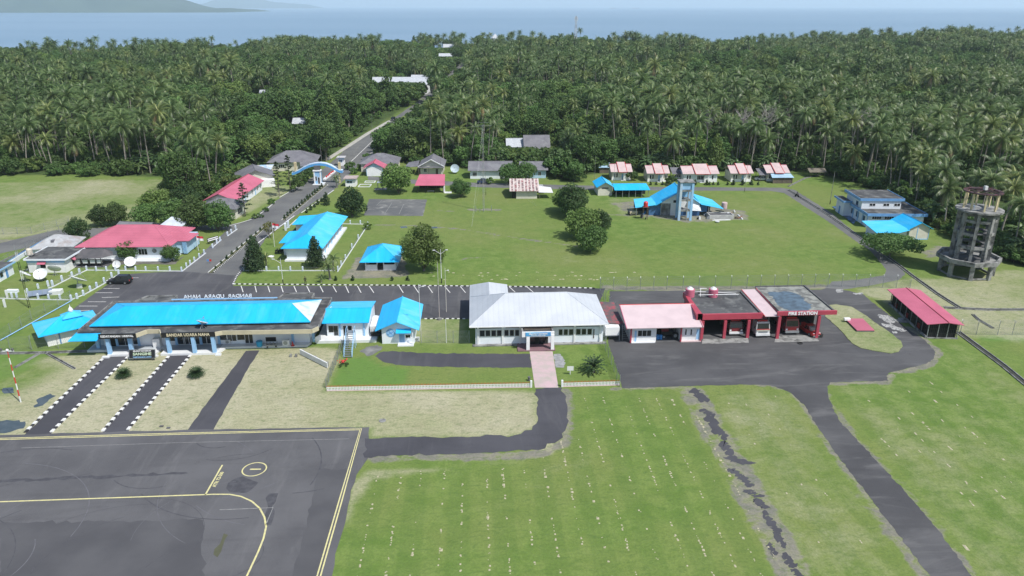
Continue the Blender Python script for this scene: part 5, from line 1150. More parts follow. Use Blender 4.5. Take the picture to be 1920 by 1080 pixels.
text('lettering', 'SELAMAT DATANG', .34, (10.0, 112.70, 3.14), (R(90), 0, 0), white, sg, .015, bold=.01, sx=1.05); text('lettering', 'DI BANDAR UDARA NAHA', .20, (10.0, 112.70, 2.86), (R(90), 0, 0), white, sg, .015, bold=.005)
ac_unit(901, 643, .18, 'white air conditioner at the left front corner of the grey-roofed building')
# lean-to behind / right
F = Fr(22.6, 117.5); r_ = R0('rusty_lean_to', 'dark rusty-roofed lean-to with white box wall right of the large grey-roofed building', 'shed', F)
box_part(r_, 'wall', W0, 21.45, 24.4, 118, 123, 0, 2.4, white); box_part(r_, 'tank', W0, 21.9, 24.3, 116.2, 118, 1.0, 2.5, white)
MB().slab([(22.4, 117.6, 2.7), (25.2, 117.2, 2.7), (25.0, 126.0, 3.2), (22.4, 126.5, 3.2)], .08).build('roof', M('rusty_dark_roof', (.09, .08, .085), .8, (.14, .10, .10), stain=(.35, .06, .08), stainamt=.8, ss=.8), r_)
for q in (22, 24.3): box_part(r_, 'leg', W0, q, q+.1, 116.2, 116.3, 0, 1.0, metalgrey)
r_ = root('tyre_ladder', 'steel ladder rack beside the pink-roofed garage', 'ladder', 25.2, 116); mb = MB()
for q in (24.9, 25.9): mb.tube((q, 116.2, 0), (q, 117.0, 2.6), .04, .04, 5)
for k in range(7): mb.tube((24.9, 116.25+k*.1, .3+k*.34), (25.9, 116.25+k*.1, .3+k*.34), .025, .025, 4)
mb.build('ladder_frame', metalgrey, r_)

# ================================================================ fire station
F = Fr(25.6, 115.2)
g_ = R0('pink_roofed_garage', 'white garage block with faded pink roof and open middle bay beside the fire station', 'garage', F)
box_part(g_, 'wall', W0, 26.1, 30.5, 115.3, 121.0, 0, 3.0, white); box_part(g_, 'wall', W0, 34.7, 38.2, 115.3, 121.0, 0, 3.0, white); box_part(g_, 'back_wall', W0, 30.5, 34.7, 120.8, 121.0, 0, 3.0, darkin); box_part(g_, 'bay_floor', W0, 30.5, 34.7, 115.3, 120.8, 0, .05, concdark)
MB().slab([(25.0, 114.3, 3.1), (38.3, 114.3, 3.1), (38.3, 121.2, 4.6), (25.0, 121.2, 4.6)], .1).build('roof', verypale, g_); MB().tube((25.0, 121.2, 4.63), (38.3, 121.2, 4.63), .07, .07, 4).build('ridge_cap', signred, g_)
for u in (25.1, 38.15): box_part(g_, 'barge_board', W0, u-.06, u+.06, 114.3, 114.5, 2.9, 3.15, redpaint); MB().tube((u, 114.3, 3.16), (u, 121.0, 4.62), .07, .07, 4).build('barge_board', pinkplain, g_)
for u in (26.1, 34.75, 38.2): box_part(g_, 'corner_post', W0, u-.12, u+.12, 115.05, 115.297, 0, 3.0, redpaint)
Twin(1195, 1222, 618.5, 631, 3, 'window', white, None, 115.3, g_); Twin(1283.5, 1288.6, 616.5, 628.5, 1, 'window', white, None, 115.3, g_); Twin(1293.5, 1298.6, 616.5, 628.5, 1, 'window', white, None, 115.3, g_)
Twin(1304, 1313, 616.5, 637, 1, 'door', white, lightblue, 115.3, g_); Twin(1188, 1195, 619, 642, 1, 'door', white, lightblue, 115.3, g_)
box_part(g_, 'plinth', W0, 26.2, 30.3, 114.9, 115.3, 0, .15, tilewhite); box_part(g_, 'plinth', W0, 34.8, 38.2, 114.9, 115.3, 0, .15, palepink)
F = Fr(37.8, 115.4)
f_ = R0('fire_station', 'red-edged fire station with flat roofs, open vehicle bays and FIRE STATION lettering', 'fire station', F)
box_part(f_, 'roof_slab', W0, 38.6, 49.0, 116.6, 127.0, 4.0, 4.25, slabroof)
fas = box_part(f_, 'fascia', W0, 37.7, 49.1, 116.2, 116.6, 3.55, 4.55, redpaint)
MB().slab([(37.5, 116.2, 4.55), (38.55, 116.2, 4.55), (38.55, 127.0, 4.55), (38.0, 127.0, 4.55)], 1.0).build('parapet', redpaint, f_)
box_part(f_, 'parapet', W0, 48.7, 49.05, 116.62, 127.2, 4.0, 4.5, concdark); box_part(f_, 'parapet', W0, 38.56, 48.7, 127.0, 127.2, 4.0, 4.45, concrete)
MB().slab([(49.2, 115.6, 4.25), (51.9, 115.6, 4.25), (51.9, 127.8, 4.55), (49.2, 127.8, 4.55)], .08).build('bay_roof', verypale, f_); MB().tube((49.2, 115.6, 4.27), (49.2, 127.8, 4.57), .06, .06, 4).build('roof_trim', signred, f_); MB().tube((51.95, 115.6, 4.35), (51.95, 127.8, 4.75), .09, .09, 4).build('roof_trim', redpaint, f_)
box_part(f_, 'roof_slab', W0, 52.0, 61.2, 115.9, 128.2, 4.55, 4.8, wetslab); f2 = box_part(f_, 'fascia', W0, 51.3, 61.7, 115.5, 115.9, 4.35, 5.05, redpaint)
for pl_, zz_ in (([(1438, 549), (1470, 546), (1498, 552), (1512, 566), (1522, 578), (1508, 585), (1478, 584), (1462, 574), (1452, 562)], 4.806), ([(1470, 562), (1492, 560), (1500, 570), (1482, 574)], 4.81)):
    o_ = sheet('rain_stain', [G(a, b, 4.8) for a, b in pl_], zz_, M('blue_grey_stain', (.10, .15, .20), .5, (.06, .085, .11), vs=1.0), .25, .6, kind=None); o_.location = (-f_.location.x, -f_.location.y, 0); o_.parent = f_
box_part(f_, 'parapet', W0, 61.2, 61.5, 115.92, 128.4, 4.5, 5.0, concdark); box_part(f_, 'parapet', W0, 52.0, 61.2, 128.2, 128.4, 4.5, 5.0, concdark)
t0 = V(1478, 590, 115.5)[0]; t1 = V(1532, 590, 115.5)[0]
text('lettering', 'FIRE STATION', .80, ((t0+t1)/2, 115.47, 4.70), (R(90), 0, 0), white, f2, .03, bold=.03, fit=t1-t0)
for px, py, h in ((1316, 637, 3.35), (1359, 637, 3.35), (1403, 636, 3.35), (1458.6, 637, 4.15), (1530, 633, 4.15)): x, y = G(px, py); y = max(y, 115.7) if h > 4 else max(y, 116.3); box_part(f_, 'column', W0, x-.24, x+.24, y-.24, y+.24, 0, h, redpaint)
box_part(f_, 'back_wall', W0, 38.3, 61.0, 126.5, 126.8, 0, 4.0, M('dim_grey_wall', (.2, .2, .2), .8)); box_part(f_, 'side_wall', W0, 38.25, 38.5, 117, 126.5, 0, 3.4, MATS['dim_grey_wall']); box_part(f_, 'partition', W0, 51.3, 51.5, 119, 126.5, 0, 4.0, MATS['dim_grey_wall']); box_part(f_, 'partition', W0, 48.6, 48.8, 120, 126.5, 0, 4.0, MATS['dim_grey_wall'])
box_part(f_, 'side_wall', W0, 60.6, 60.85, 121, 126.5, 0, 4.0, MATS['dim_grey_wall'])
for px, py, t in ((1293, 556, 'left'), (1336.5, 556, 'right')):
    x, y = G(px, py, 4.25); r_ = root('water_tank', t+' of two pink plastic water tanks with white lids on the fire station roof', 'water tank', x, y, 4.25)
    mb = MB(); mb.lathe([(.82, 4.25), (.86, 4.4), (.82, 4.55), (.86, 4.75), (.82, 4.95), (.86, 5.15), (.82, 5.35), (.86, 5.55), (.8, 5.75)], x, y, 18); mb.build('tank_body', pinkplain, r_); mb = MB(); mb.lathe([(.62, 5.76), (.5, 5.92), (.3, 6.0), (.28, 6.1)], x, y, 18); mb.build('lid', whitemet, r_)
mb = MB(); z_ = 4.9
for a, b in (((1283, 545), (1380, 550)), ((1310, 553), (1385, 552)), ((1312, 541), (1325, 541))): mb.tube(G3(*a, z_), G3(*b, z_), .06, .06, 6)
mb.tube(G3(1313, 556, 4.3), G3(1314, 541, 5.0), .05, .05, 5); mb.tube(G3(1383, 552, 4.9), G3(1383, 556, 4.2), .05, .05, 5); thing('water_pipe', mb, white, 'white water pipework behind the tanks on the fire station roof', 'pipe')

# ================================================================ vehicles
def wheel(par, p, rad, wd, side_, F):
    mb = MB(); c = Vector(p); ax_ = Vector(F(0, 1, 0))-Vector(F(0, 0, 0)); mb.tube(c-ax_*wd/2, c+ax_*wd/2, rad, rad, 14); o = mb.build('wheel', rubber, par)
    m2 = MB(); m2.tube(c-ax_*(wd/2+.012), c+ax_*(wd/2+.012), rad*.55, rad*.55, 10); m2.build('rim', metalgrey, o)
def loft(mb, F, secs):
    """closed body from cross sections along u: (u, half width low, half width top, z low, z top)"""
    P = []
    for u, wl, wt, zl, zt in secs:
        zm = zl+(zt-zl)*.62; P += [F(u, -wl, zl), F(u, wl, zl), F(u, wl*1.03, zm), F(u, wt, zt), F(u, -wt, zt), F(u, -wl*1.03, zm)]
    fs = [(i*6+j, i*6+(j+1) % 6, (i+1)*6+(j+1) % 6, (i+1)*6+j) for i in range(len(secs)-1) for j in range(6)]
    fs += [(5, 4, 3, 2, 1, 0), tuple((len(secs)-1)*6+j for j in range(6))]; mb.add(P, fs)
def car(x, y, ang, lab, cat, body, L=4.6, Wd=1.78, H=1.68, kind='suv', name='parked_car'):
    r_ = root(name, lab, cat, x, y, 0, R(ang)); F = Fr(x, y, ang); h = Wd/2; g = .28; b = H*.56; e = L/2
    mb = MB()
    if kind == 'pickup': secs = [(-e, h*.92, h*.9, g+.1, b), (-e*.1, h, h*.95, g, b), (e*.55, h, h*.93, g, b), (e*.92, h*.92, h*.8, g, b*.92), (e, h*.8, h*.7, g+.1, b*.78)]
    else: secs = [(-e, h*.88, h*.8, g+.12, b*.95), (-e*.9, h*.97, h*.92, g, b), (-e*.3, h, h*.96, g, b+.02), (e*.45, h, h*.94, g, b), (e*.85, h*.93, h*.82, g, b*.9), (e, h*.78, h*.66, g+.12, b*.72)]
    loft(mb, F, secs); mb.build('body', body, r_)
    c0, c1, c2, c3 = {'suv': (-e*.93, -e*.80, e*.10, e*.48), 'pickup': (-e*.05, 0, e*.35, e*.6), 'sedan': (-e*.75, -e*.40, e*.05, e*.45)}[kind]
    mb = MB(); P = [F(c0, -h*.92, b), F(c3, -h*.92, b), F(c3, h*.92, b), F(c0, h*.92, b), F(c1, -h*.76, H), F(c2, -h*.76, H), F(c2, h*.76, H), F(c1, h*.76, H)]
    mb.add(P, [(0, 1, 5, 4), (1, 2, 6, 5), (2, 3, 7, 6), (3, 0, 4, 7), (4, 5, 6, 7)]); mb.build('windows', glass, r_)
    mb = MB(); mb.box(F, c1-.02, c2+.02, -h*.77, h*.77, H, H+.05); 
    for u0, z0_, u1, z1_ in ((c0, b, c1, H), (c3, b, c2, H), ((c0+c3)/2, b, (c1+c2)/2, H)):
        for s_ in (-1, 1): mb.tube(F(u0, s_*h*.93, z0_), F(u1, s_*h*.77, z1_), .045, .045, 4)
    mb.build('roof', body, r_)
    for u in (-e*.62, e*.62):
        for s_ in (-1, 1): wheel(r_, F(u, s_*(h-.1), .34), .34, .24, s_, F)
    for s_ in (-1, 1):
        box_part(r_, 'headlight', F, e*.86, e*.97, s_*h*.62-.16, s_*h*.62+.16, b*.74, b*.9, whitemet); box_part(r_, 'tail_light', F, -e-.02, -e+.1, s_*h*.72-.1, s_*h*.72+.1, b*.72, b*.98, signred)
        box_part(r_, 'mirror', F, c2+.2, c2+.32, s_*(h+.12)-.1, s_*(h+.12)+.1, b+.05, b+.2, body)
    box_part(r_, 'grille', F, e*.97, e+.02, -h*.5, h*.5, g+.18, b*.68, black); box_part(r_, 'bumper', F, e*.96, e+.05, -h*.8, h*.8, g, g+.17, metalgrey)
    return r_
carblack = Mplain('black_car_paint', (.012, .013, .015), .22); carblue = Mplain('dark_blue_car_paint', (.02, .04, .09), .25); carred = Mplain('red_car_paint', (.38, .03, .03), .3); carsilver = Mplain('silver_car_paint', (.45, .46, .48), .3)
x, y = G(225, 531); car(x, y, 178, 'black SUV parked beside the white posts at the left of the car park', 'car', carblack, 4.8, 1.85, 1.75)
x, y = G(908, 344); car(x, y, 0, 'dark blue car parked on the lane in front of the long grey-roofed house', 'car', carblue, 4.6, 1.8, 1.6, 'sedan')
x, y = G(714, 251); car(x, y, -96, 'dark car driving down the entrance road beyond the arch', 'car', carblack, 4.3, 1.8, 1.7)
x, y = G(737, 226); car(x, y, -96, 'black car half hidden under trees at the top of the entrance road', 'car', carblack, 4.6, 1.8, 1.7)
x, y = G(1514, 622); car(x, y-0.2, -78, 'red pickup with dark front parked in the right bay of the fire station', 'car', carred, 4.9, 1.8, 1.65, 'pickup')
x, y = G(1015, 362); car(x, y+1.5, -88, 'silver vehicle under the white lean-to beside the patchwork roof', 'car', carsilver, 4.4, 1.8, 1.9)
x, y = G(1269, 336); car(x, y, 175, 'white car under the dark shelter between the second and third cottages', 'car', whitemet, 4.2, 1.7, 1.5, 'sedan'); x, y = G(1427, 338); car(x, y, 175, 'pale car under the shelter left of the last cottage', 'car', whitemet, 4.2, 1.7, 1.5, 'sedan')
def fire_truck(px, py, lab, front, cab, H=2.7, bar=False, light=False):
    x, y = G(px, py); F = Fr(x, y-.5, -90); L = 6.2; h = 1.22; r_ = root('fire_truck', lab, 'fire truck', x, y-.5, 0, R(-90)); e = 0
    F = Fr(x, y-.5, -90)        # u towards the viewer
    mb = MB(); P = [F(-2.0, -h, .55), F(0, -h, .55), F(0, h, .55), F(-2.0, h, .55), F(-2.0, -h, 1.45), F(0, -h, 1.45), F(0, h, 1.45), F(-2.0, h, 1.45), F(-2.0, -h*.94, H-.1), F(-.28, -h*.9, H-.1), F(-.28, h*.9, H-.1), F(-2.0, h*.94, H-.1)]
    mb.add(P, [(0, 1, 5, 4), (1, 2, 6, 5), (2, 3, 7, 6), (3, 0, 4, 7), (4, 5, 9, 8), (5, 6, 10, 9), (6, 7, 11, 10), (7, 4, 8, 11), (8, 9, 10, 11)]); mb.build('cab', cab, r_)
    mb = MB(); z0_, z1_ = 1.55, H-.35; f = lambda z: -.28*(z-1.45)/(H-1.55)+.02; mb.add([F(f(z0_), -h*.86, z0_), F(f(z0_), h*.86, z0_), F(f(z1_), h*.82, z1_), F(f(z1_), -h*.82, z1_)], [(0, 1, 2, 3)]); mb.build('windscreen', glass, r_)
    box_part(r_, 'body', F, -L, -2.1, -h, h, .7, H+.15, redpaint)
    for k in range(3): box_part(r_, 'locker_shutter', F, -L+.3+k*1.3, -L+1.35+k*1.3, -h-.02, -h, .9, 2.3, metalgrey)
    box_part(r_, 'bumper', F, 0, .28, -h, h, .42, .78, whitemet if light else metalgrey); box_part(r_, 'grille', F, .0, .05, -h*.62, h*.62, .85, 1.38, front)
    for s_ in (-1, 1): box_part(r_, 'headlight', F, .0, .07, s_*h*.8-.16, s_*h*.8+.16, .9, 1.15, whitemet); box_part(r_, 'mirror', F, -.25, -.12, s_*(h+.22)-.12, s_*(h+.22)+.12, 1.7, 2.2, black)
    if bar: box_part(r_, 'front_panel', F, .055, .09, -h*.95, h*.95, 1.22, 1.5, M('pale_stripe', (.5, .5, .42), .5)); box_part(r_, 'red_stripe', F, .055, .1, -h*.95, h*.95, 1.5, 1.62, signred)
    box_part(r_, 'light_bar', F, -.9, -.6, -h*.7, h*.7, H-.1, H+.12, signred)
    for u in (-1.0, -4.9):
        for s_ in (-1, 1): wheel(r_, F(u, s_*(h-.17), .5), .5, .32, s_, F)
    return r_
darkred = Mplain('dark_red_truck', (.16, .02, .025), .35)
fire_truck(1377, 627, 'left fire truck with white bumper in the second bay of the fire station', darkred, Mplain('black_truck_cab', (.10, .04, .045), .3), 2.6, light=True)
fire_truck(1427, 630.5, 'fire truck with grey front and red stripe under the pink roof strip', metalgrey, Mplain('grey_truck_cab', (.5, .5, .5), .4), 2.9, bar=True, light=True)
fire_truck(1481.5, 625, 'dark red fire truck beside the red pickup', carred, Mplain('maroon_truck_cab', (.28, .06, .07), .3), 2.9)
# tractor in garage bay
x, y = G(1258, 637); r_ = root('tractor', 'black machine with a big tyre in the open bay of the pink-roofed garage', 'tractor', x, y+1.0); F = Fr(x, y+1.0, 0)
box_part(r_, 'chassis', F, -1.6, .6, -.4, 1.2, .6, 1.2, black); box_part(r_, 'hood', F, -1.5, -.3, -.2, .8, 1.2, 1.7, darkred); mb = MB()
for a in (-.2, .9): mb.tube(F(a, -.3, 1.2), F(a, -.3, 2.4), .05, .05, 4); mb.tube(F(a, 1, 1.2), F(a, 1, 2.4), .05, .05, 4)
mb.build('roll_bar', black, r_)
for u, rad in ((.8, .62), (-1.2, .42)): mb = MB(); mb.tube(F(u, -.75, rad), F(u, -.4, rad), rad, rad, 16); o = mb.build('wheel', rubber, r_); MB().tube(F(u, -.77, rad), F(u, -.4, rad), rad*.5, rad*.5, 10).build('rim', metalgrey, o)
for k in range(2): x, y = G(1233+k*6, 637); mb = MB(); mb.lathe([(.28, 0), (.28, .8), (.2, .85)], x, y+.2, 10); thing('blue_drum', mb, Mplain('drum_blue', (.05, .25, .6)), ('left', 'right')[k]+' of two blue drums in the open garage bay', 'drum')
x, y = G(1537, 631); mb = MB(); [mb.lathe([(.45, z), (.52, z+.05), (.52, z+.2), (.45, z+.25)], x, y, 16) for z in (0, .26)]; thing('tyre_stack', mb, rubber, 'two stacked black tyres at the right column of the fire station', 'tyre')
x, y = G(1500, 644); mb = MB(); mb.lathe([(.45, .01), (.48, .06), (.45, .14), (.3, .14), (.28, .02)], x, y, 16); thing('tyre', mb, rubber, 'black tyre lying in front of the right fire station bay', 'tyre')
# ================================================================ red shed, pink slab, small pieces on the right
F = Fr(77.6, 114.4, -6.5)
s_ = R0('red_roofed_shed', 'long open-sided shed with pink-red low roof and dark barred walls by the ditch', 'shed', F)
roof_gable(s_, F, -.3, 5.9, -.2, 16.8, 2.75, 3.15, 'v', (pinkplain, pinkplain), cap=redpaint, ridge=3.2)
for v in [0.3+k*2.2 for k in range(8)]:
    for u in (.3, 5.3): MB().box(F, u-.06, u+.06, v-.06, v+.06, 0, 2.7).build('post', metalgrey, s_)
for u in (2.0, 3.6): MB().box(F, u-.06, u+.06, .24, .36, 0, 2.7).build('post', metalgrey, s_)
mb = MB()
for k in range(56): v = .4+k*.28; mb.box(F, .26, .30, v, v+.04, .3, 2.6); mb.box(F, 5.3, 5.34, v, v+.04, .3, 2.6)
for k in range(16): u = .4+k*.32; mb.box(F, u, u+.04, .26, .30, .2, 2.6)
for z in (.9, 1.7, 2.5): mb.box(F, .28, 5.3, .22, .26, z, z+.05); mb.box(F, .22, .26, .3, 15.8, z, z+.05)
mb.build('bar_screen', black, s_, kind='stuff')
box_part(s_, 'kerb_wall', F, .0, .2, .2, 16, 0, .4, concrete); box_part(s_, 'kerb_wall', F, .2, 5.4, .0, .15, 0, .2, concrete); box_part(s_, 'floor', F, .2, 5.3, .2, 15.9, 0, .06, concdark); box_part(s_, 'inner_shade_panel', F, .5, .6, .6, 15.8, .06, 2.7, darkin); box_part(s_, 'inner_shade_panel', F, .6, 5.2, .6, .7, .06, 2.7, darkin)  # black panels added behind the bars to paint the dark inside
for k in range(6): box_part(s_, 'red_cabinet', F, .36, .5, 1.2+k*2.4, 2.0+k*2.4, .06, 1.1, signred if k % 2 else black)
box_part(s_, 'entry_slab', F, -2.2, 0, 6.8, 8.2, 0, .1, concrete)
x, y = G(1787, 627); mb = MB(); mb.lathe([(.3, 0), (.36, .2), (.36, .7), (.3, .9)], x, y, 12); thing('white_drum', mb, whitemet, 'white drum at the front right corner of the red-roofed shed', 'drum')
q = pxs([(1606, 623), (1639, 623), (1617, 601), (1584, 601)]); r_ = root('cistern_cover', 'low pink-tiled cistern cover on the oval grass island', 'cistern', *q[0])
MB().prism(W0, q, .05, .30).build('base', concdark, r_); MB().prism(W0, [(a+(q[0][0]*.0), b) for a, b in q], .30, .42).build('cover', pinkroof, r_)
small_box('concrete_block', 1588, 600, 1.1, .5, .4, white, 'small white block at the corner of the pink cistern cover', 'block', .42)

# ================================================================ water tower
tx, ty = 105.4, 147.0
t_ = root('water_tower', 'unfinished concrete water tower on an octagonal ring with bare rooftop posts', 'water tower', tx, ty)
def pol(r, a, z): return (tx+r*math.cos(a), ty+r*math.sin(a), z)
def ring(r0, r1, z0, z1, n, ph=0):
    mb = MB(); P = [pol(r, 2*math.pi*i/n+ph, z) for z in (z0, z1) for r in (r0, r1) for i in range(n)]
    fs = []
    for i in range(n): j = (i+1) % n; fs += [(i, j, n+j, n+i), (2*n+i, 3*n+i, 3*n+j, 2*n+j), (n+i, n+j, 3*n+j, 3*n+i), (i, 2*n+i, 2*n+j, j)]
    return mb.add(P, fs)
ph = math.pi/8
ring(0.01, 3.6, 3.05, 3.25, 16).build('lower_floor', concdark, t_)
ring(3.4, 5.9, 3.2, 3.45, 8, ph).build('ring_slab', concrete, t_); ring(5.7, 6.25, 3.25, 4.15, 8, ph).build('ring_parapet', concrete, t_)
for i in range(8):
    a = 2*math.pi*i/8+ph; p = pol(5.1, a, 0); F = Fr(p[0], p[1], math.degrees(a)); MB().box(F, -.32, .32, -.4, .4, 0, 3.2).build('lower_column', concrete, t_)
    b_ = 2*math.pi*(i+1)/8+ph; q = pol(5.1, b_, 0); Lb = math.hypot(q[0]-p[0], q[1]-p[1]); MB().box(Fr(p[0], p[1], math.degrees(math.atan2(q[1]-p[1], q[0]-p[0]))), .3, Lb-.3, -.14, .14, .1, .4).build('foot_beam', concrete, t_)
    a2 = 2*math.pi*i/8+.25; p = pol(3.5, a2, 0); F = Fr(p[0], p[1], math.degrees(a2)); MB().box(F, -.36, .36, -.30, .30, 3.25, 14.0).build('upper_column', concrete, t_)
    for z in (6.2, 9.0, 11.8):
        b_ = 2*math.pi*(i+1)/8+.25; q = pol(3.5, b_, 0); Lb = math.hypot(q[0]-p[0], q[1]-p[1]); 
        if (i+int(z)) % 5 != 4: MB().box(Fr(p[0], p[1], math.degrees(math.atan2(q[1]-p[1], q[0]-p[0]))), .27, Lb-.27, -.22, .22, z, z+.55).build('ring_beam', concrete, t_)
    p = pol(3.1, a2+.2, 0); F = Fr(p[0], p[1], math.degrees(a2+.2)); MB().box(F, -.16, .16, -.16, .16, 14.35, 17.9).build('roof_post', yellowp, t_)
ring(.01, 4.5, 14.0, 14.35, 28).build('tank_floor_slab', concrete, t_); ring(2.2, 3.3, 6.58, 6.75, 8, .25).build('landing', concdark, t_); ring(1.8, 3.3, 9.38, 9.55, 8, .25).build('landing', concdark, t_)
for k in range(8): MB().box(Fr(*pol(2.4, .4, 0)[:2], 60), 0, .9, k*.3, k*.3+.28, 6.7+k*.3, 6.85+k*.3).build('stair_tread', concrete, t_)
mb = MB(); rq = random.Random(8)
for k in range(14): a = rq.uniform(0, 6.28); a2 = a+rq.uniform(1.8, 3.6); mb.tube(pol(3.6, a, 17.95+rq.uniform(0, .3)), pol(3.6, a2, 17.95+rq.uniform(0, .3)), .07, .06, 4)
for k in range(26): a = rq.uniform(0, 6.28); mb.tube(pol(rq.uniform(2.6, 3.8), a, 17.9), pol(rq.uniform(2.6, 4.0), a+rq.uniform(-.4, .4), 18.4+rq.uniform(-.2, .3)), .035, .03, 3)
ring(2.9, 3.7, 17.9, 18.1, 16).build('top_formwork', M('dark_rebar_wood', (.05, .035, .04), .9, (.12, .04, .05), vs=2, lo=.5, hi=.6), t_); mb.build('rebar', MATS['dark_rebar_wood'], t_, kind='stuff')
box_part(t_, 'white_box', Fr(tx+.3, ty), -.3, .3, -.3, .3, 18.3, 19.1, whitemet)
mb = MB(); [mb.tube(pol(2, 3.6, 14.35), pol(2, 3.6, 15.3), .03, .03, 4), mb.tube(pol(2.8, 3.6, 14.35), pol(2.8, 3.6, 15.3), .03, .03, 4), mb.tube(pol(2, 3.6, 15.2), pol(2.8, 3.6, 15.2), .03, .03, 4)]; mb.build('hatch_ladder', lightblue, t_)

# ================================================================ flat roofed blue building and gabled cream house
F = Fr(101.2, 182.4, -5)
b_ = R0('flat_roofed_building', 'two-level white and blue building with dark flat concrete roofs at the forest edge', 'building', F)
box_part(b_, 'wall', F, .4, 14.6, .4, 12.5, 0, 3.2, palewall); box_part(b_, 'upper_wall', F, .4, 10.6, 5.4, 15.5, 3.2, 5.9, palewall)
box_part(b_, 'lower_roof', F, 0, 15.2, 0, 12.9, 3.25, 3.7, slabroof); rim([F(0, 12.9)[:2], F(0, 0)[:2], F(15.2, 0)[:2], F(15.2, 12.9)[:2]], 3.1, 3.85, .12, M('mid_blue_fascia', (.16, .36, .66), .5), 'fascia', b_)
box_part(b_, 'upper_roof', F, -.2, 11.2, 5.2, 16.0, 5.95, 6.4, slabroof); rim([F(-.2, 16)[:2], F(-.2, 5.2)[:2], F(11.2, 5.2)[:2], F(11.2, 16)[:2]], 5.85, 6.55, .12, MATS['mid_blue_fascia'], 'fascia', b_)
box_part(b_, 'porch_roof', F, -2.2, .0, 11, 17.5, 4.0, 4.3, slabroof); rim([F(-2.2, 17.5)[:2], F(-2.2, 11)[:2], F(.2, 11)[:2]], 3.9, 4.4, .1, MATS['mid_blue_fascia'], 'fascia', b_); box_part(b_, 'porch_wall', F, -1.6, .4, 11.6, 17, 0, 4.0, palewall)
S = side(F, .4, 14.6, .4, 12.5, 'l')
for u in (1.2, 4.6, 8.6): window(b_, S, u, 1.0, 1.8, 1.5, 3, bluepaint)
for v in (.3, 3.2, 6.4, 9.6): box_part(b_, 'pilaster', F, .22, .398, v, v+.3, 0, 3.2, lightblue)
S = side(F, .4, 14.6, .4, 12.5, 'f')
for u in (1, 4.2, 7.4): window(b_, S, u, 2.2, 2.4, .8, 4, white)
S = F.sub(.4, 15.5, -90); window(b_, S, 6.5, 3.9, 1.4, 1.2, 2, bluepaint); S = F.sub(.4, 5.4)
for u in (2, 5.6, 8.4): window(b_, S, u, 4.4, 1.6, .8, 2, white)
door(b_, F.sub(-1.6, 17, -90), 2.2, 0, 1.1, 2.2, bluepaint)
F = Fr(106.4, 171.4, 0)
c_ = R0('cream_gabled_house', 'cream house with bright blue gabled roof and side wing below the flat-roofed building', 'house', F)
box_part(c_, 'wall', F, 0, 4.9, 0, 7.6, 0, 3.0, offwhite); gable_wall(c_, F, 4.9, 3.0, 4.35, 2.45, offwhite); box_part(c_, 'corner_board', F, 1.9, 2.1, -.05, -.002, 0, 3.4, lightblue); box_part(c_, 'corner_board', F, 4.85, 5.0, -.05, .1, 0, 3.0, lightblue)
roof_gable(c_, F, -.7, 5.6, -.6, 8.3, 2.85, 4.5, 'v', (cyanroof, cyanlight)); box_part(c_, 'base', F, -.05, 4.95, -.05, 0, 0, .25, lightblue)
MB().slab([F(-9.2, -1.6, 2.4), F(-3.5, -1.8, 2.4), F(-.4, -.8, 2.75), F(-1.6, 5.5, 3.5), F(-9.4, 5.8, 3.4)], .1).build('wing_roof', cyanlight, c_)
box_part(c_, 'wing_wall', F, -8.2, -.2, .6, 5.2, 0, 2.5, palewall)
for u in (-8.9, -6.4, -4.0): MB().tube(F(u, -1.3, 0), F(u, -1.3, 2.35), .06, .06, 6).build('wing_post', metalgrey, c_)

# ================================================================ cottages
def cottage(F, w_, lab, wide=False, shelter=None):
    r_ = R0('cottage', lab, 'cottage', F, 'pink-roofed cottages in a row along the lane')
    d = 7.0; box_part(r_, 'wall', F, 0, w_, 0, d, 0, 2.95, offwhite if not wide else palewall); box_part(r_, 'base_wall', F, 0-.03, w_+.03, -.03, 0, 0, .9, white)
    roof_gable(r_, F, -.5, w_+.5, -.7, d+.7, 2.95, 4.7, 'u', (palepink, palepink), cap=pinkplain)
    a, b = w_*.32, w_*.76; MB().slab([F(a, -1.5, 3.05), F(b, -1.5, 3.05), F(b, d*.62, 5.25), F(a, d*.62, 5.25)], .12).build('raised_roof', palepink, r_); MB().slab([F(b, d+.3, 4.1), F(a, d+.3, 4.1), F(a, d*.62, 5.25), F(b, d*.62, 5.25)], .12).build('raised_roof', palepink, r_)
    for u in (a, b):
        mb = MB(); mb.tube(F(u, -1.5, 3.05), F(u, d*.62, 5.28), .09, .09, 4); mb.build('barge_board', signred, r_)
        mb = MB(); P = [F(u, -1.0, 2.95), F(u, d*.5, 2.95), F(u, d*.5, 4.7)]; mb.add(P, [(0, 1, 2), (2, 1, 0)]); mb.build('raised_roof_side', offwhite, r_)
    MB().tube(F(a, -1.52, 3.0), F(b, -1.52, 3.0), .08, .08, 4).build('eave_trim', signred, r_)
    S = F
    window(r_, S, w_*.09, .9, .62, 1.5, 1, white); window(r_, S, w_*.09+.8, .9, .62, 1.5, 1, white)
    if wide: window(r_, S, w_*.40, .3, 2.2, 2.0, 4, white); window(r_, S, w_*.84, .9, .6, 1.5, 1, white)
    else: door(r_, S, w_*.52, .2, .85, 2.0, lightblue); window(r_, S, w_*.86, .9, .5, 1.3, 1, white)
    box_part(r_, 'porch_wall', F, w_*.60, w_*.74, -.9, -.05, 0, 2.6, white); box_part(r_, 'step', F, w_*.48, w_*.72, -.9, -.3, 0, .18, tilewhite)
    return r_
def at_front(pxl, pyl, dy=0): x, y = G(pxl, pyl); return Fr(x, y+dy, -1.5)
cottage(at_front(1147, 338), 6.2, 'leftmost pink-roofed cottage, partly hidden by trees behind the blue carport')
cottage(at_front(1214, 341), 6.6, 'second cottage from the left, cream walls and two white windows')
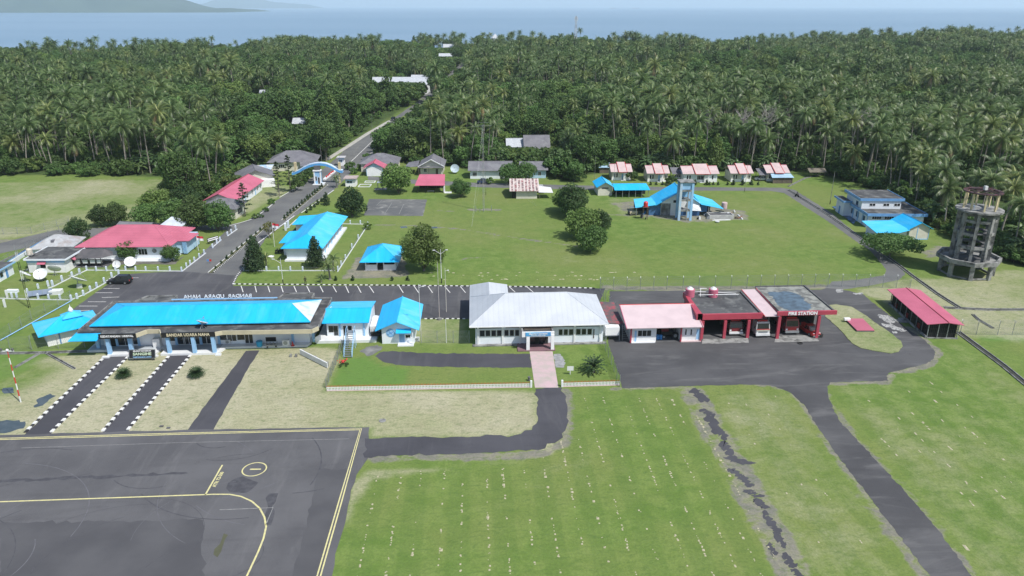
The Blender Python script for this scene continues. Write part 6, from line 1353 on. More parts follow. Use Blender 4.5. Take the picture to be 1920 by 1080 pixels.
cottage(at_front(1281, 342), 11.0, 'widest pink-roofed cottage, in the middle of the row', True)
cottage(at_front(1370, 341), 6.6, 'cream cottage right of the widest one, second from the right in the row')
c5 = cottage(at_front(1437, 340), 6.8, 'rightmost cottage of the row with pale blue lean-to roof in front')
F = at_front(1437, 340); MB().slab([F(.4, -3.6, 2.0), F(7.6, -3.6, 2.0), F(7.4, -.8, 2.7), F(.8, -.8, 2.7)], .07).build('lean_to_roof', M('pale_blue_sheet', (.35, .52, .68), .5), c5); box_part(c5, 'lean_to_wall', F, .9, 7.2, -3.2, -3.1, 0, 1.9, wood)
for u in (.9, 4, 7.2): box_part(c5, 'lean_to_post', F, u, u+.1, -3.3, -3.2, 0, 2.0, wood)
for px, py, t in ((1262, 338, 'between the second and the widest cottage'), (1425, 340, 'left of the rightmost cottage')):
    F = at_front(px, py); r_ = R0('car_shelter', 'dark tiled car shelter '+t, 'shelter', F)
    MB().slab([F(-.5, -.5, 2.2), F(5, -.5, 2.2), F(4.6, 5, 3.3), F(-.2, 5, 3.3)], .1).build('roof', greyroof, r_); 
    for u in (0, 4.5): 
        for v in (0, 4.6): box_part(r_, 'post', F, u, u+.12, v, v+.12, 0, 2.3+v*.18, wood)
F = at_front(1124, 325); r_ = R0('zinc_shed', 'low pale zinc-roofed shed left of the leftmost cottage', 'shed', F); box_part(r_, 'wall', F, 0, 3.6, 0, 3, 0, 2, wood); MB().slab([F(-.3, -.4, 2.1), F(4, -.4, 2.1), F(4, 4, 2.9), F(-.3, 4, 2.9)], .08).build('roof', M('pale_blue_sheet', (.35, .52, .68), .5), r_)
F = at_front(1518, 333); r_ = R0('hut', 'open thatched hut right of the cottages by the forest', 'hut', F)
roof_gable(r_, F, -.4, 5.5, -.4, 4, 1.9, 2.8, 'u', M('thatch', (.18, .16, .13), .95, bumps=.5))
for u in (0, 2.5, 5): 
    for v in (0, 3.4): MB().tube(F(u, v, 0), F(u, v, 2.0), .06, .06, 5).build('post', wood, r_)

# ================================================================ generator house with frame tower
F = Fr(50.2, 197.2, -3)
p_ = R0('generator_house', 'cluttered white and blue workshop with sweeping bright blue roofs on the large lawn', 'workshop', F)
box_part(p_, 'wall', F, .6, 11.2, 0, 9, 0, 3.6, white); gable_wall(p_, F.sub(.6, 0), 10.6, 3.6, 6.9, 5.2, white); box_part(p_, 'grey_wall_panel', F, .62, 3.2, -.05, -.002, 0, 3.4, concrete); box_part(p_, 'wall_band', F, 6.0, 11.2, -.3, -.02, 0, 1.5, M('dark_blue_steel', (.04, .12, .28), .6))
box_part(p_, 'vent', F, 3.9, 4.9, -.06, -.002, 3.6, 4.3, black)
roof_gable(p_, F, -1.0, 12.0, -.7, 9.4, 3.0, 7.1, 'v', (cyanroof, cyanlight), ridge=5.8)
MB().slab([F(-6.6, -1.2, 2.5), F(-.6, -.2, 3.1), F(-1.0, 6.5, 3.5), F(-6.0, 6.2, 3.1)], .1).build('left_wing_roof', cyanlight, p_)
MB().slab([F(11.3, -1.0, 3.4), F(17.4, -1.6, 2.3), F(16.0, 6.0, 3.0), F(10.6, 7.6, 4.4)], .1).build('right_wing_roof', cyanlight, p_)
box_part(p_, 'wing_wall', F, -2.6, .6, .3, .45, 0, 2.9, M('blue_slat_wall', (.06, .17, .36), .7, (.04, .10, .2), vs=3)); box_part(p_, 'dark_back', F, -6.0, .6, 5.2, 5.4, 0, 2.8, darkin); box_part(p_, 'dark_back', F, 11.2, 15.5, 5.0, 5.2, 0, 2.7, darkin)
for u, v, h in ((-6.2, -.9, 2.5), (-5.8, 5.5, 2.9), (16.8, -1.2, 2.3), (15.4, 5.4, 2.9), (13.4, -1.2, 2.7)): MB().tube(F(u, v, 0), F(u, v, h), .08, .08, 6).build('wing_post', metalgrey, p_)
for k in range(8): box_part(p_, 'slat', F, 11.3, 13.2, -.4, -.34, 1.2+k*.26, 1.32+k*.26, bluepaint)
MB().slab([F(7.4, -.9, 1.7), F(11.4, -1.2, 1.6), F(11.0, -.1, 3.5), F(7.6, -.1, 3.8)], .05).build('tarpaulin', whitemet, p_)
F = Fr(54.2, 191.7, -2)
r_ = root('frame_tower', 'tall narrow light blue concrete frame tower standing in front of the workshop', 'tower', F.x, F.y)
for u in (0, 3.1):
    for v in (0, 2.9): box_part(r_, 'column', F, u, u+.62, v, v+.5, 0, 10.3, lightblue if u or v else M('streaked_blue_paint', (.34, .52, .74), .6, (.5, .56, .6), vs=1.5))
for z in (2.6, 5.4, 8.0): box_part(r_, 'landing', F, .62, 3.1, .1, 3.2, z, z+.25, concrete); box_part(r_, 'beam', F, .62, 3.1, -.02, .098, z-.1, z+.35, concrete)
box_part(r_, 'top_slab', F, -.15, 3.9, -.15, 3.6, 10.3, 10.5, concrete); box_part(r_, 'panel', F, .62, 3.1, .3, .4, 8.4, 10.3, lightblue); box_part(r_, 'panel', F, .62, 3.1, 2.9, 3.0, 5.8, 10.3, M('sky_blue_panel', (.22, .48, .75), .5)); box_part(r_, 'centre_post', F, 2.1, 2.35, -.2, -.03, 0, 8.4, concrete)
# clutter
x, y = G(1209, 411); r_ = root('red_tank_stand', 'small red tank on a tall timber stand left of the workshop', 'water tank', x, y); F = Fr(x, y)
for u in (-.6, .6):
    for v in (-.5, .5): MB().tube(F(u, v, 0), F(u, v, 3.4), .07, .06, 5).build('leg', wood, r_)
box_part(r_, 'deck', F, -.8, .8, -.7, .7, 3.4, 3.5, wood); mb = MB(); mb.lathe([(.6, 3.5), (.62, 4.6), (.4, 4.9)], x, y, 12); mb.build('tank', signred, r_)
x, y = G(1186, 403); r_ = root('forklift', 'cream forklift parked left of the workshop', 'forklift', x, y); F = Fr(x, y, 10)
box_part(r_, 'body', F, -1.0, 1.2, -.55, .55, .35, 1.1, M('cream_machine', (.55, .48, .35), .5)); box_part(r_, 'counterweight', F, -1.3, -.95, -.5, .5, .4, 1.0, black); mb = MB()
for a in (-.7, .6):
    for b in (-.5, .5): mb.tube(F(a, b, 1.1), F(a, b, 2.1), .04, .04, 4)
mb.box(F, -.8, .75, -.55, .55, 2.1, 2.16); mb.build('overhead_guard', metalgrey, r_); mb = MB(); [mb.box(F, 1.25, 1.35, b, b+.1, .1, 2.3) for b in (-.4, .3)]; mb.build('mast', black, r_)
for u in (-.7, .8):
    for v in (-.5, .5): wheel(r_, F(u, v, .3), .3, .2, 1, F)
x, y = G(1357, 397); mb = MB(); mb.lathe([(.75, .9), (.8, 1.2), (.78, 2.6), (.7, 2.7)], x, y, 16); thing('pink_tank', mb, palepink, 'faded pink cylindrical tank beside the concrete basin', 'water tank', base=(x, y, .9))
a, b = G(1330, 411), G(1369, 409); r_ = root('concrete_basin', 'long low white concrete basin right of the workshop', 'basin', a[0], a[1]); F = Fr(a[0], a[1], -1)
for args in ((0, 6.6, 0, .2), (0, 6.6, 3.0, 3.2), (0, .2, .2, 3.0), (6.4, 6.6, .2, 3.0)): box_part(r_, 'basin_wall', F, *args, 0, 1.1, M('chalky_concrete', (.5, .51, .5), .8, (.35, .36, .36)))
box_part(r_, 'basin_cover', F, .2, 6.4, .2, 3.0, .85, .9, concdark)
rq = random.Random(12); mt_ = [metalgrey, concdark, wood, bluepaint, black, whitemet, M('rust', (.20, .09, .05), .9)]
nm_ = {0: 'grey metal', 1: 'dark concrete', 2: 'timber', 3: 'blue', 4: 'black', 5: 'white', 6: 'rusty'}
for k in range(34):
    px = rq.choice([rq.uniform(1195, 1215), rq.uniform(1235, 1268), rq.uniform(1300, 1330), rq.uniform(1325, 1350), rq.uniform(1360, 1384)]); py = rq.uniform(397, 412); m_ = rq.randrange(7)
    x, y = G(px, py); ww, dd, hh = rq.uniform(.25, .9), rq.uniform(.25, .8), rq.uniform(.15, .9); Fq = Fr(x, y, rq.uniform(0, 90)); mb = MB()
    if k % 3 == 0: mb.tube(Fq(0, 0, hh*.3), Fq(ww*2.2, 0, hh*.5+.1), .10+.1*rq.random(), .12, 8)
    elif k % 3 == 1: mb.lathe([(ww*.5, 0), (ww*.55, hh), (ww*.4, hh*1.1)], x, y, 10)
    else: mb.box(Fq, 0, ww, 0, dd, 0, hh); mb.box(Fq, ww*.1, ww*.8, dd*.1, dd*.7, hh, hh*1.3)
    thing('scrap_piece', mb, mt_[m_], nm_[m_]+' scrap '+('pipe' if k % 3 == 0 else 'drum' if k % 3 == 1 else 'box')+' lying in the clutter '+('left of' if px < 1225 else 'right of' if px > 1300 else 'in front of')+' the workshop', 'scrap', nm_[m_]+' scrap around the workshop')
for k, (p0, p1, t) in enumerate((((1336, 414), (1370, 413), 'near'), ((1338, 411), (1358, 410), 'far'), ((1382, 403), (1391, 412), 'aslant right'), ((1238, 407), (1256, 411), 'grey left'))):
    a, b = G(*p0), G(*p1); L = math.hypot(b[0]-a[0], b[1]-a[1]); Fq = Fr(a[0], a[1], math.degrees(math.atan2(b[1]-a[1], b[0]-a[0]))); mb = MB(); mb.box(Fq, 0, L, 0, .35, 0, .18); mb.box(Fq, .3, L-.2, .05, .3, .18, .26); thing('timber_pile', mb, whitemet if k < 3 else concrete, t+' long pale board on the grass beside the workshop', 'board')
x, y = G(1345, 417); mb = MB(); mb.lathe([(.1, 0), (.5, .1), (.6, .35), (.3, .4)], x, y, 10); thing('basin_bowl', mb, whitemet, 'white bowl lying on the grass in front of the basin', 'bowl')

# ================================================================ blue-roofed carports, patchwork house, red carport, grey houses
F = Fr(37.2, 220.8, 0); r_ = R0('blue_gabled_garage', 'small cream gabled garage with blue roof at the end of the lane', 'garage', F)
box_part(r_, 'wall', F, 0, 4.3, 0, 7.2, 0, 2.9, offwhite); gable_wall(r_, F, 4.3, 2.9, 4.1, 2.15, offwhite); roof_gable(r_, F, -.6, 4.9, -.8, 7.8, 2.7, 4.3, 'v', (cyanroof, cyanlight)); window(r_, F, 1.1, 2.1, 2.1, .4, 3, concdark)
F = Fr(42.2, 218.4, -1); r_ = R0('blue_carport', 'long open carport with blue roof beside the small gabled garage', 'carport', F)
MB().slab([F(-.5, -.8, 2.4), F(10.2, -.8, 2.4), F(10.0, 4.2, 3.2), F(-.4, 4.2, 3.2)], .09).build('roof', cyanroof, r_); MB().slab([F(-.4, 4.25, 3.25), F(10.0, 4.25, 3.25), F(10.0, 5.6, 3.0), F(-.4, 5.6, 3.0)], .09).build('roof', cyanlight, r_)
for k in range(6): box_part(r_, 'post', F, k*1.95, k*1.95+.14, -.4, -.26, 0, 2.4, metalgrey)
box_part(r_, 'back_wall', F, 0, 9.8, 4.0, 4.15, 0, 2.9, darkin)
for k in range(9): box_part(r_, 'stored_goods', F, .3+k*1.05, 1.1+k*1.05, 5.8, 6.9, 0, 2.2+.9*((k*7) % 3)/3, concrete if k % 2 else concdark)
F = Fr(11.0, 218.2, -2); r_ = R0('patchwork_roof_house', 'small cream house with rusty patchwork zinc roof on the lawn', 'house', F)
box_part(r_, 'wall', F, 1.2, 7.4, 0, 7, 0, 2.3, offwhite); box_part(r_, 'dark_side', F, 0, 1.2, .4, 6, 0, 2.2, darkin)
patch = M('rusty_patchwork_roof', (.50, .42, .40), .7, (.16, .13, .13), vs=1.2, lo=.46, hi=.52, stain=(.34, .08, .09), stainamt=.8, ss=1.6)
roof_gable(r_, F, -.8, 7.9, -.8, 11.5, 2.5, 4.7, 'u', (patch, patch), cap=wood, ridge=6.4)
mb = MB()
for k in range(9): u = -.75+k*1.05; mb.box(F, u, u+.5, -.78, -.70, 2.52, 2.56); mb.slab([F(u, -.8, 2.54), F(u+.42, -.8, 2.54), F(u+.42, 6.3, 4.74), F(u, 6.3, 4.74)], .03)
mb.build('pale_roof_sheets', M('pale_zinc_strip', (.60, .55, .52), .6, (.45, .38, .36), vs=2), r_, kind='stuff')
MB().slab([F(7.8, -.6, 2.1), F(12.2, -.4, 1.9), F(11.8, 4.0, 2.5), F(8.0, 4.4, 2.9)], .06).build('lean_to_roof', whitemet, r_)
for u in (8.1, 11.8): box_part(r_, 'lean_to_post', F, u, u+.1, -.3, -.2, 0, 2.0, wood)
F = Fr(-17.9, 227.0, -2); r_ = R0('red_roofed_carport', 'open shelter with pink-red roof full of parked things beside the sports court', 'carport', F)
MB().slab([F(-.6, -.6, 2.5), F(8.6, -.6, 2.5), F(8.2, 7.2, 4.3), F(.2, 7.2, 4.3)], .1).build('roof', pinkplain, r_)
for u in (0, 2.6, 5.3, 8.0): 
    for v in (-.1, 6.4): box_part(r_, 'post', F, u, u+.13, v, v+.13, 0, 2.5+(v+.1)*.23, black if v < 1 else wood)
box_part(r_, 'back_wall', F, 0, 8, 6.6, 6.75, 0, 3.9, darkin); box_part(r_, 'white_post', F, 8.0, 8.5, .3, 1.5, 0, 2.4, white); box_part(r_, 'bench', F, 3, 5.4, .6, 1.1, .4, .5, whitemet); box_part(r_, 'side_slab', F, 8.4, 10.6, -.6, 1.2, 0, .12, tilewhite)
def grey_house(name, F, L, D, he, hr, lab, ax='u', walls=offwhite, roofm=greyroof, wins=(), rd=None, front_trim=None):
    r_ = R0(name, lab, 'house', F); box_part(r_, 'wall', F, 0, L, 0, D, 0, he, walls)
    roof_gable(r_, F, -.7, L+.7, -.8, D+.8, he-.05, hr, ax, (roofm, roofm), ridge=rd)
    if ax == 'v': gable_wall(r_, F, L, he, hr-.25, L/2, walls)
    else:
        gable_wall(r_, F.sub(0, D, -90), D, he, hr-.25, D/2, walls); gable_wall(r_, F.sub(L, 0, 90), D, he, hr-.25, D/2, walls)
    for u, w_, n in wins: window(r_, F, u, .9, w_, 1.3, n, white)
    return r_
F = Fr(-18.6, 253.6, -2); r_ = grey_house('house', F, 7.6, 10, 3, 5.3, 'grey-roofed house with white-trimmed gable and porch facing the lawn', 'v', offwhite, wins=((1.2, 1.0, 2),))
for s0, s1 in (((-.7, 2.95), (3.8, 5.35)), ((8.3, 2.95), (3.8, 5.35))): MB().tube(F(s0[0], -.85, s0[1]), F(s1[0], -.85, s1[1]), .14, .14, 4).build('white_barge_board', white, r_)
box_part(r_, 'porch_roof', F, -.6, 8.2, -2.0, -.3, 2.75, 2.9, greyroof); [box_part(r_, 'porch_post', F, u, u+.14, -1.9, -1.76, 0, 2.75, wood) for u in (-.4, 3, 7.8)]; door(r_, F, 5.2, 0, .9, 2.1, wood)
MB().slab([F(-5.5, 1, 2.4), F(-.8, 0, 2.9), F(-.8, 7, 3.6), F(-4.6, 7, 3.0)], .1).build('side_roof', greyroof, r_)
grey_house('house', Fr(-1.6, 246.4, -2), 13.5, 8, 2.9, 5.1, 'long grey-roofed house behind the parked dark car', 'u', palewall, wins=((.8, 1.4, 3), (9.5, 1.2, 2)))
r_ = grey_house('house', Fr(15.5, 246.5, -2), 8.2, 6.5, 2.9, 5.0, 'grey-roofed house with pale blue wall right of the two round trees', 'u', M('baby_blue_wall', (.42, .60, .75), .6), wins=((5.6, 1.0, 2),)); box_part(r_, 'white_meter_box', Fr(15.5, 246.5, -2), 4.2, 4.9, -.12, 0, 1.7, 2.9, whitemet)
box_part(r_, 'zinc_awning', Fr(15.5, 246.5, -2), -2.2, -.4, -1.2, 1.6, 1.9, 2.0, zinc)
# pink gabled house by the road
F = Fr(-36.6, 252.3, 0); r_ = R0('pink_gabled_house', 'house with blue-white gable wall and pink roof right of the entrance road', 'house', F)
box_part(r_, 'wall', F, 0, 5.4, 0, 6.8, 0, 3.0, white); gable_wall(r_, F, 5.4, 3.0, 4.4, 2.7, M('baby_blue_wall', (.42, .60, .75), .6)); roof_gable(r_, F, -1.2, 6.4, -.6, 6.0, 2.7, 4.7, 'v', (pinkplain, pinkplain), cap=signred)
for u in (-.05, 5.25): box_part(r_, 'corner_board', F, u, u+.2, -.06, -.002, 0, 3.0, MATS['baby_blue_wall'])
roof_hip(r_, F, -3.4, 10.2, 6.4, 18, 2.9, 5.6, 2.2, 4.6, greyroof, rv=12); box_part(r_, 'rear_wall', F, -2.8, 9.6, 6.9, 17.6, 0, 2.8, offwhite)
# houses left of the road
F = Fr(-67.1, 208.6, 87.5); r_ = R0('long_pink_house', 'long house with deep pink roof running beside the entrance road', 'house', F)
box_part(r_, 'wall', F, 0, 25, .7, 8.5, 0, 2.9, palewall); roof_gable(r_, F, -.6, 25.8, 0, 9.4, 2.85, 4.9, 'u', (pinkplain, pinkplain), cap=redpaint); gable_wall(r_, F.sub(25, .7, 90), 7.8, 2.9, 4.6, 3.9, offwhite); gable_wall(r_, F.sub(0, 8.5, -90), 7.8, 2.9, 4.6, 3.9, offwhite)
S = F.sub(0, .7)
for u in (2, 6.2, 10.6, 15, 20, 23): window(r_, S, u, .9, 1.1, 1.3, 2, white)
for u in (8.6, 17.8): door(r_, S, u, 0, .9, 2.1, lightblue)
F = Fr(-74.8, 199.4, -4); roof_r = R0('grey_hip_house', 'grey hip-roofed house at the near end of the long pink roof', 'house', F); box_part(roof_r, 'wall', F, .6, 10, .6, 8, 0, 2.9, offwhite); roof_hip(roof_r, F, -.2, 10.6, -.2, 8.8, 2.9, 4.9, 4, 6.6, greyroof); window(roof_r, F.sub(10, .6, 90), 1.5, .8, 3.2, 1.6, 3, white, darkin)
F = Fr(-74.6, 237.0, 20); r_ = grey_house('house', F, 10.5, 9.5, 2.9, 5.3, 'grey-roofed house with cream gable behind the long pink roof', 'v', offwhite); window(r_, F.sub(10.5, 0, 90), 2, .9, 1.1, 1.4, 1, white); box_part(r_, 'front_annex', F, 6.4, 10.6, -2.6, 0, 0, 2.3, white)
F = Fr(-76.5, 250.5, 10); r_ = R0('zinc_annex', 'faded blue and white zinc roof beside the grey roofs left of the road', 'shed', F); box_part(r_, 'wall', F, 0, 8, 0, 5, 0, 2.3, wood); MB().slab([F(-.4, -.4, 2.3), F(8, -.4, 2.3), F(9, 6, 3.2), F(2, 6, 3.2)], .08).build('roof', M('faded_blue_white_sheet', (.34, .52, .68), .6, (.6, .62, .62), vs=.8, lo=.45, hi=.55, stain=(.35, .2, .2), stainamt=.6), r_)
F = Fr(-72.0, 261, 4); r_ = R0('large_hip_house', 'large dark grey hip-roofed house at the forest edge behind the arch', 'house', F); box_part(r_, 'wall', F, .8, 16, .8, 11, 0, 3.2, offwhite); roof_hip(r_, F, 0, 17, 0, 12, 3.2, 6.2, 6, 11, greyroof); MB().slab([F(12, -4.5, 2.6), F(18.5, -3.5, 2.6), F(17.5, 1, 3.3), F(11, 1, 3.3)], .1).build('porch_roof', greyroof, r_)
for u in (12.6, 18): box_part(r_, 'porch_post', F, u, u+.15, -3.3, -3.15, 0, 2.7, white)
window(r_, F.sub(.8, .8), 3, 1, 2, 1.3, 3, white)

# ================================================================ entrance arch
YA = 233.0
xl = V(569, 344, YA)[0]; 
ga = G(569, 344); YA = ga[1]
r_ = root('entrance_arch', 'curved blue and white entrance arch spanning the dual carriageway', 'arch', (V(597, 330, YA)[0]), YA)
prof = [(548, 324), (553, 323), (561, 319.5), (570, 314), (580, 309.5), (590, 307), (601, 306), (612, 307.5), (621, 311), (630, 316), (637, 319.5), (643, 320)]
P = [V(px, py, YA) for px, py in prof]
mb = MB(); mt = MB()
for i in range(len(P)-1):
    (xa, za), (xb, zb) = P[i], P[i+1]
    for m_, y0, y1, d0, d1 in ((mb, YA-.75, YA-.62, -.62, .15), (mb, YA+.62, YA+.75, -.62, .15), (mt, YA-.75, YA+.75, .15, .35), (mt, YA-.6, YA+.6, -.5, -.4)):
        m_.add([(xa, y0, za+d0), (xb, y0, zb+d0), (xb, y1, zb+d0), (xa, y1, za+d0), (xa, y0, za+d1), (xb, y0, zb+d1), (xb, y1, zb+d1), (xa, y1, za+d1)], [(3, 2, 1, 0), (4, 5, 6, 7), (0, 1, 5, 4), (1, 2, 6, 5), (2, 3, 7, 6), (3, 0, 4, 7)])
mb.build('arch_side', M('arch_blue', (.10, .36, .72), .5), r_); mt.build('arch_top', M('arch_white_blue', (.58, .68, .80), .5, (.48, .62, .78)), r_)
for px in (554.5, 637): x, z = V(px, 318, YA); box_part(r_, 'yellow_pylon', W0, x-.35, x+.35, YA-.5, YA+.5, z-1.0, z+2.4, yellowp)
x, _ = V(559.5, 330, YA); mb = MB(); mb.add([(x-.9, YA-.3, 4.2), (x+.5, YA-.3, 4.2), (x+.5, YA+.3, 4.2), (x-.9, YA+.3, 4.2), (x+.2, YA-.3, 1.8), (x+1.2, YA-.3, 1.8), (x+1.2, YA+.3, 1.8), (x+.2, YA+.3, 1.8), (x+.6, YA-.3, 0), (x+1.3, YA-.3, 0), (x+1.3, YA+.3, 0), (x+.6, YA+.3, 0)], [(0, 4, 5, 1), (1, 5, 6, 2), (2, 6, 7, 3), (3, 7, 4, 0), (4, 8, 9, 5), (5, 9, 10, 6), (6, 10, 11, 7), (7, 11, 8, 4)]); mb.build('left_pier', yellowp, r_)
x, _ = V(636.5, 330, YA); box_part(r_, 'right_pier', W0, x-.22, x+.22, YA-.3, YA+.3, 0, 4.2, yellowp)
x, _ = V(597, 330, YA); g_ = root('gate_booth', 'narrow white and blue guard booth under the middle of the arch', 'guard booth', x, YA-1.2); F = Fr(x, YA-1.6)
box_part(g_, 'wall', F, -1.0, 1.0, 0, 1.9, 0, 4.3, lightblue); box_part(g_, 'corner_frame', F, -1.15, -.8, -.1, .15, 0, 4.3, white); box_part(g_, 'corner_frame', F, .8, 1.15, -.1, .15, 0, 4.3, white); box_part(g_, 'roof', F, -1.3, 1.3, -.3, 2.2, 4.3, 4.6, white); box_part(g_, 'upper_block', F, -.9, .9, .2, 1.8, 4.6, 6.0, concdark)
window(g_, F.sub(-.75, 0), 0, 1.2, .6, 1.5, 1, white); door(g_, F.sub(0, 0), .1, 0, .55, 2.3, darkin); box_part(g_, 'island', F, -1.6, 2.0, -1.0, 2.6, 0, .18, tilewhite)
def booth(px, py, lab, ww, d, h, roofm, nm='guard_hut'):
    x, y = G(px, py); F = Fr(x, y, -2); r_ = R0(nm, lab, 'guard hut', F); box_part(r_, 'wall', F, 0, ww, 0, d, 0, h, white); box_part(r_, 'roof', F, -.5, ww+.5, -.6, d+.5, h, h+.28, roofm); window(r_, F, ww*.15, h*.45, ww*.55, h*.3, 2, lightblue); box_part(r_, 'band', F, -.02, ww+.02, -.03, -.002, h-.5, h, lightblue); return r_
booth(648, 350, 'white guard hut with weathered pinkish flat roof right of the arch', 3.2, 3.4, 2.5, M('pinkish_slab', (.42, .38, .36), .8, (.34, .24, .24), vs=2))
booth(635, 311, 'small white booth with columns on the median beyond the arch', 2.0, 2.0, 2.9, M('grey_booth_roof', (.5, .5, .52), .7))
a, b = G(625, 342), G(605, 347)
for p0, p1, lab in (((608, 338), (628, 322), 'white planter wall with red flowers on the median beyond the arch'),):
    A, B = G(*p0), G(*p1); an = math.degrees(math.atan2(B[1]-A[1], B[0]-A[0])); L = math.hypot(B[0]-A[0], B[1]-A[1]); F = Fr(A[0], A[1], an); r_ = R0('planter', lab, 'planter', F); box_part(r_, 'wall', F, 0, L, -.4, .4, 0, .5, white); mb = MB()
    for k in range(24): u = 1+rq.random()*(L-2); mb.lathe([(.12, .5), (.16, .75), (.05, .95)], *F(u, rq.uniform(-.25, .25))[:2], 5)
    mb.build('red_flowers', signred, r_, kind='stuff')
# monkey bars / steel frames and low plots left of the court
for px, py, ww, d, t in ((672, 351, 3.4, 3.4, 'nearer'), (684, 343, 3.0, 2.2, 'farther')):
    x, y = G(px, py); F = Fr(x, y, -4); r_ = R0('garden_plot', t+' low white-edged garden plot beside the guard hut', 'garden bed', F)
    for a_ in ((0, ww, 0, .2), (0, ww, d, d+.2), (-.2, 0, 0, d+.2), (ww, ww+.2, 0, d+.2)): box_part(r_, 'edge', F, *a_, 0, .25, tilewhite)
x, y = G(708, 356); F = Fr(x, y); r_ = R0('steel_frame_stand', 'blue-grey steel frame stand on a slab between garden plots and wide tree', 'frame', F)
for u in (0, 1.6):
    for v in (0, 1.6): MB().tube(F(u, v, 0), F(u, v, 2.2), .07, .07, 5).build('post', metalgrey, r_)
box_part(r_, 'top_frame', F, -.1, 1.7, -.1, 1.7, 2.2, 2.32, M('blue_grey', (.35, .42, .5), .5)); box_part(r_, 'slab', F, -1, 2.8, -.5, 2.2, 0, .1, concrete)

# ================================================================ blue-roofed office
F = Fr(-42.9, 162.4, -2)
r_ = R0('blue_roofed_office', 'L-shaped white office with bright blue roof beside the entrance road', 'office', F)
box_part(r_, 'wall', F, 0, 7.6, .6, 26, 0, 3.1, palewall); box_part(r_, 'plinth', F, -.3, 8.6, -.4, 26.6, 0, .35, tilewhite)
MB().slab([F(-.9, -.4, 3.15), F(8.6, -.4, 3.15), F(4.0, 5.0, 5.0)], .1).build('roof', cyanroof, r_)
MB().slab([F(8.6, -.4, 3.15), F(9.0, 26.8, 3.15), F(4.4, 24.5, 5.0), F(4.0, 5.0, 5.0)], .1).build('roof', cyanlight, r_)
MB().slab([F(-.5, 26.8, 3.15), F(-.9, -.4, 3.15), F(4.0, 5.0, 5.0), F(4.4, 24.5, 5.0)], .1).build('roof', cyanroof, r_); MB().slab([F(9.0, 26.8, 3.15), F(-.5, 26.8, 3.15), F(4.4, 24.5, 5.0)], .1).build('roof', cyanroof, r_)
MB().tube(F(4.0, 5, 5.03), F(4.4, 24.5, 5.03), .09, .09, 5).build('ridge_cap', cyanlight, r_)
for v0, v1, u0 in ((3.6, 12.0, -2.4), (19.0, 26.0, -3.4)):
    MB().slab([F(u0, v0, 3.2), F(2.4, v0, 3.4), F(2.6, v1, 3.9), F(u0+.2, v1, 3.5)], .1).build('wing_roof', cyanroof, r_); box_part(r_, 'wing_wall', F, u0+.7, .2, v0+.8, v1-.8, 0, 3.1, white)
for v in [2.5+k*3.6 for k in range(7)]:
    S = F.sub(7.6, 0, 90); window(r_, S, v, 1.0, 1.5, 1.3, 2, white); box_part(r_, 'pilaster', F, 7.6, 7.78, v-1.1, v-.8, .35, 3.1, lightblue)
box_part(r_, 'soffit', F, -.5, 8.4, 0, 26.2, 3.0, 3.05, white)
door(r_, F.sub(-1.7, 11.2, -90), 2, 0, 1.2, 2.2, bluepaint)
# pavilion
F = Fr(-24.2, 155.0, -1.5)
r_ = R0('pavilion', 'small square pavilion with blue hipped roof and low white walls on a gravel yard', 'pavilion', F)
for a_ in ((0, 2.6, 0, .2), (3.9, 6.6, 0, .2)): box_part(r_, 'low_wall', F, *a_, .1, 1.35, white)
box_part(r_, 'low_wall', F, 0, .2, .2, 9.2, .1, 1.35, white); box_part(r_, 'low_wall', F, 6.4, 6.6, .2, 9.2, .1, 1.35, palewall); box_part(r_, 'low_wall', F, .2, 6.4, 9.0, 9.2, .1, 1.35, white); box_part(r_, 'floor', F, -.3, 6.9, -.3, 9.5, 0, .1, concrete); box_part(r_, 'dark_partition', F, .2, 6.4, 4.0, 4.1, .1, 2.2, darkin)
for u in (0, 2.5, 3.9, 6.4):
    for v in (0, 9.0): box_part(r_, 'post', F, u, u+.2, v, v+.2, 1.35, 2.3, white)
roof_hip(r_, F, -1.0, 7.6, -.9, 10.1, 2.25, 4.6, 4.1, 5.1, (cyanroof, cyanlight, cyanroof, cyanroof), ax='v')

# ================================================================ pink admin building and neighbours
F = Fr(-90.0, 164.6, -1.5)
r_ = R0('pink_roofed_office', 'white and pale blue office with large pink tiled hipped roof beside the car park', 'office', F)
box_part(r_, 'wall', F, .9, 20.4, 1.0, 14, .3, 3.3, palewall); box_part(r_, 'wall', F, 18, 23.0, 4.6, 12, .3, 3.3, M('baby_blue_wall', (.42, .60, .75), .6)); box_part(r_, 'plinth', F, .6, 21.4, .4, 14.2, 0, .3, tilewhite); box_part(r_, 'step', F, 10.5, 20.8, -.5, .4, 0, .15, tilewhite)
roof_hip(r_, F, 0, 21.2, 0, 15.4, 3.35, 6.3, 6.4, 14.8, pinkroof, rv=7.8)
for pts in ([F(15.5, 4.1, 3.4), F(23.9, 4.1, 3.4), F(21.6, 7.2, 4.6), F(15.5, 7.2, 4.6)], [F(23.9, 4.1, 3.4), F(23.9, 10.4, 3.4), F(21.6, 7.2, 4.6)], [F(23.9, 10.4, 3.4), F(15.5, 10.4, 3.4), F(15.5, 7.2, 4.6), F(21.6, 7.2, 4.6)]): MB().slab(pts, .1).build('roof', pinkroof, r_)
S = F.sub(.9, 1.0)
for u, w_, n in ((1.4, 1.6, 2), (3.6, 1.3, 2), (12.6, 2.0, 3)): window(r_, S, u, 1.1, w_, 1.5, n, white)
ex_, ez = S(16.3, 0)[0], 2.0; mb = MB(); mb.tube(S(16.2, 0, 2.1), S(16.2, -.1, 2.1), .5, .5, 14); mb.build('round_emblem', concrete, r_)
for k in range(5): box_part(r_, 'screen_slat', F, 22.2+k*.2, 22.3+k*.2, 4.2, 4.3, .3, 3.2, lightblue)
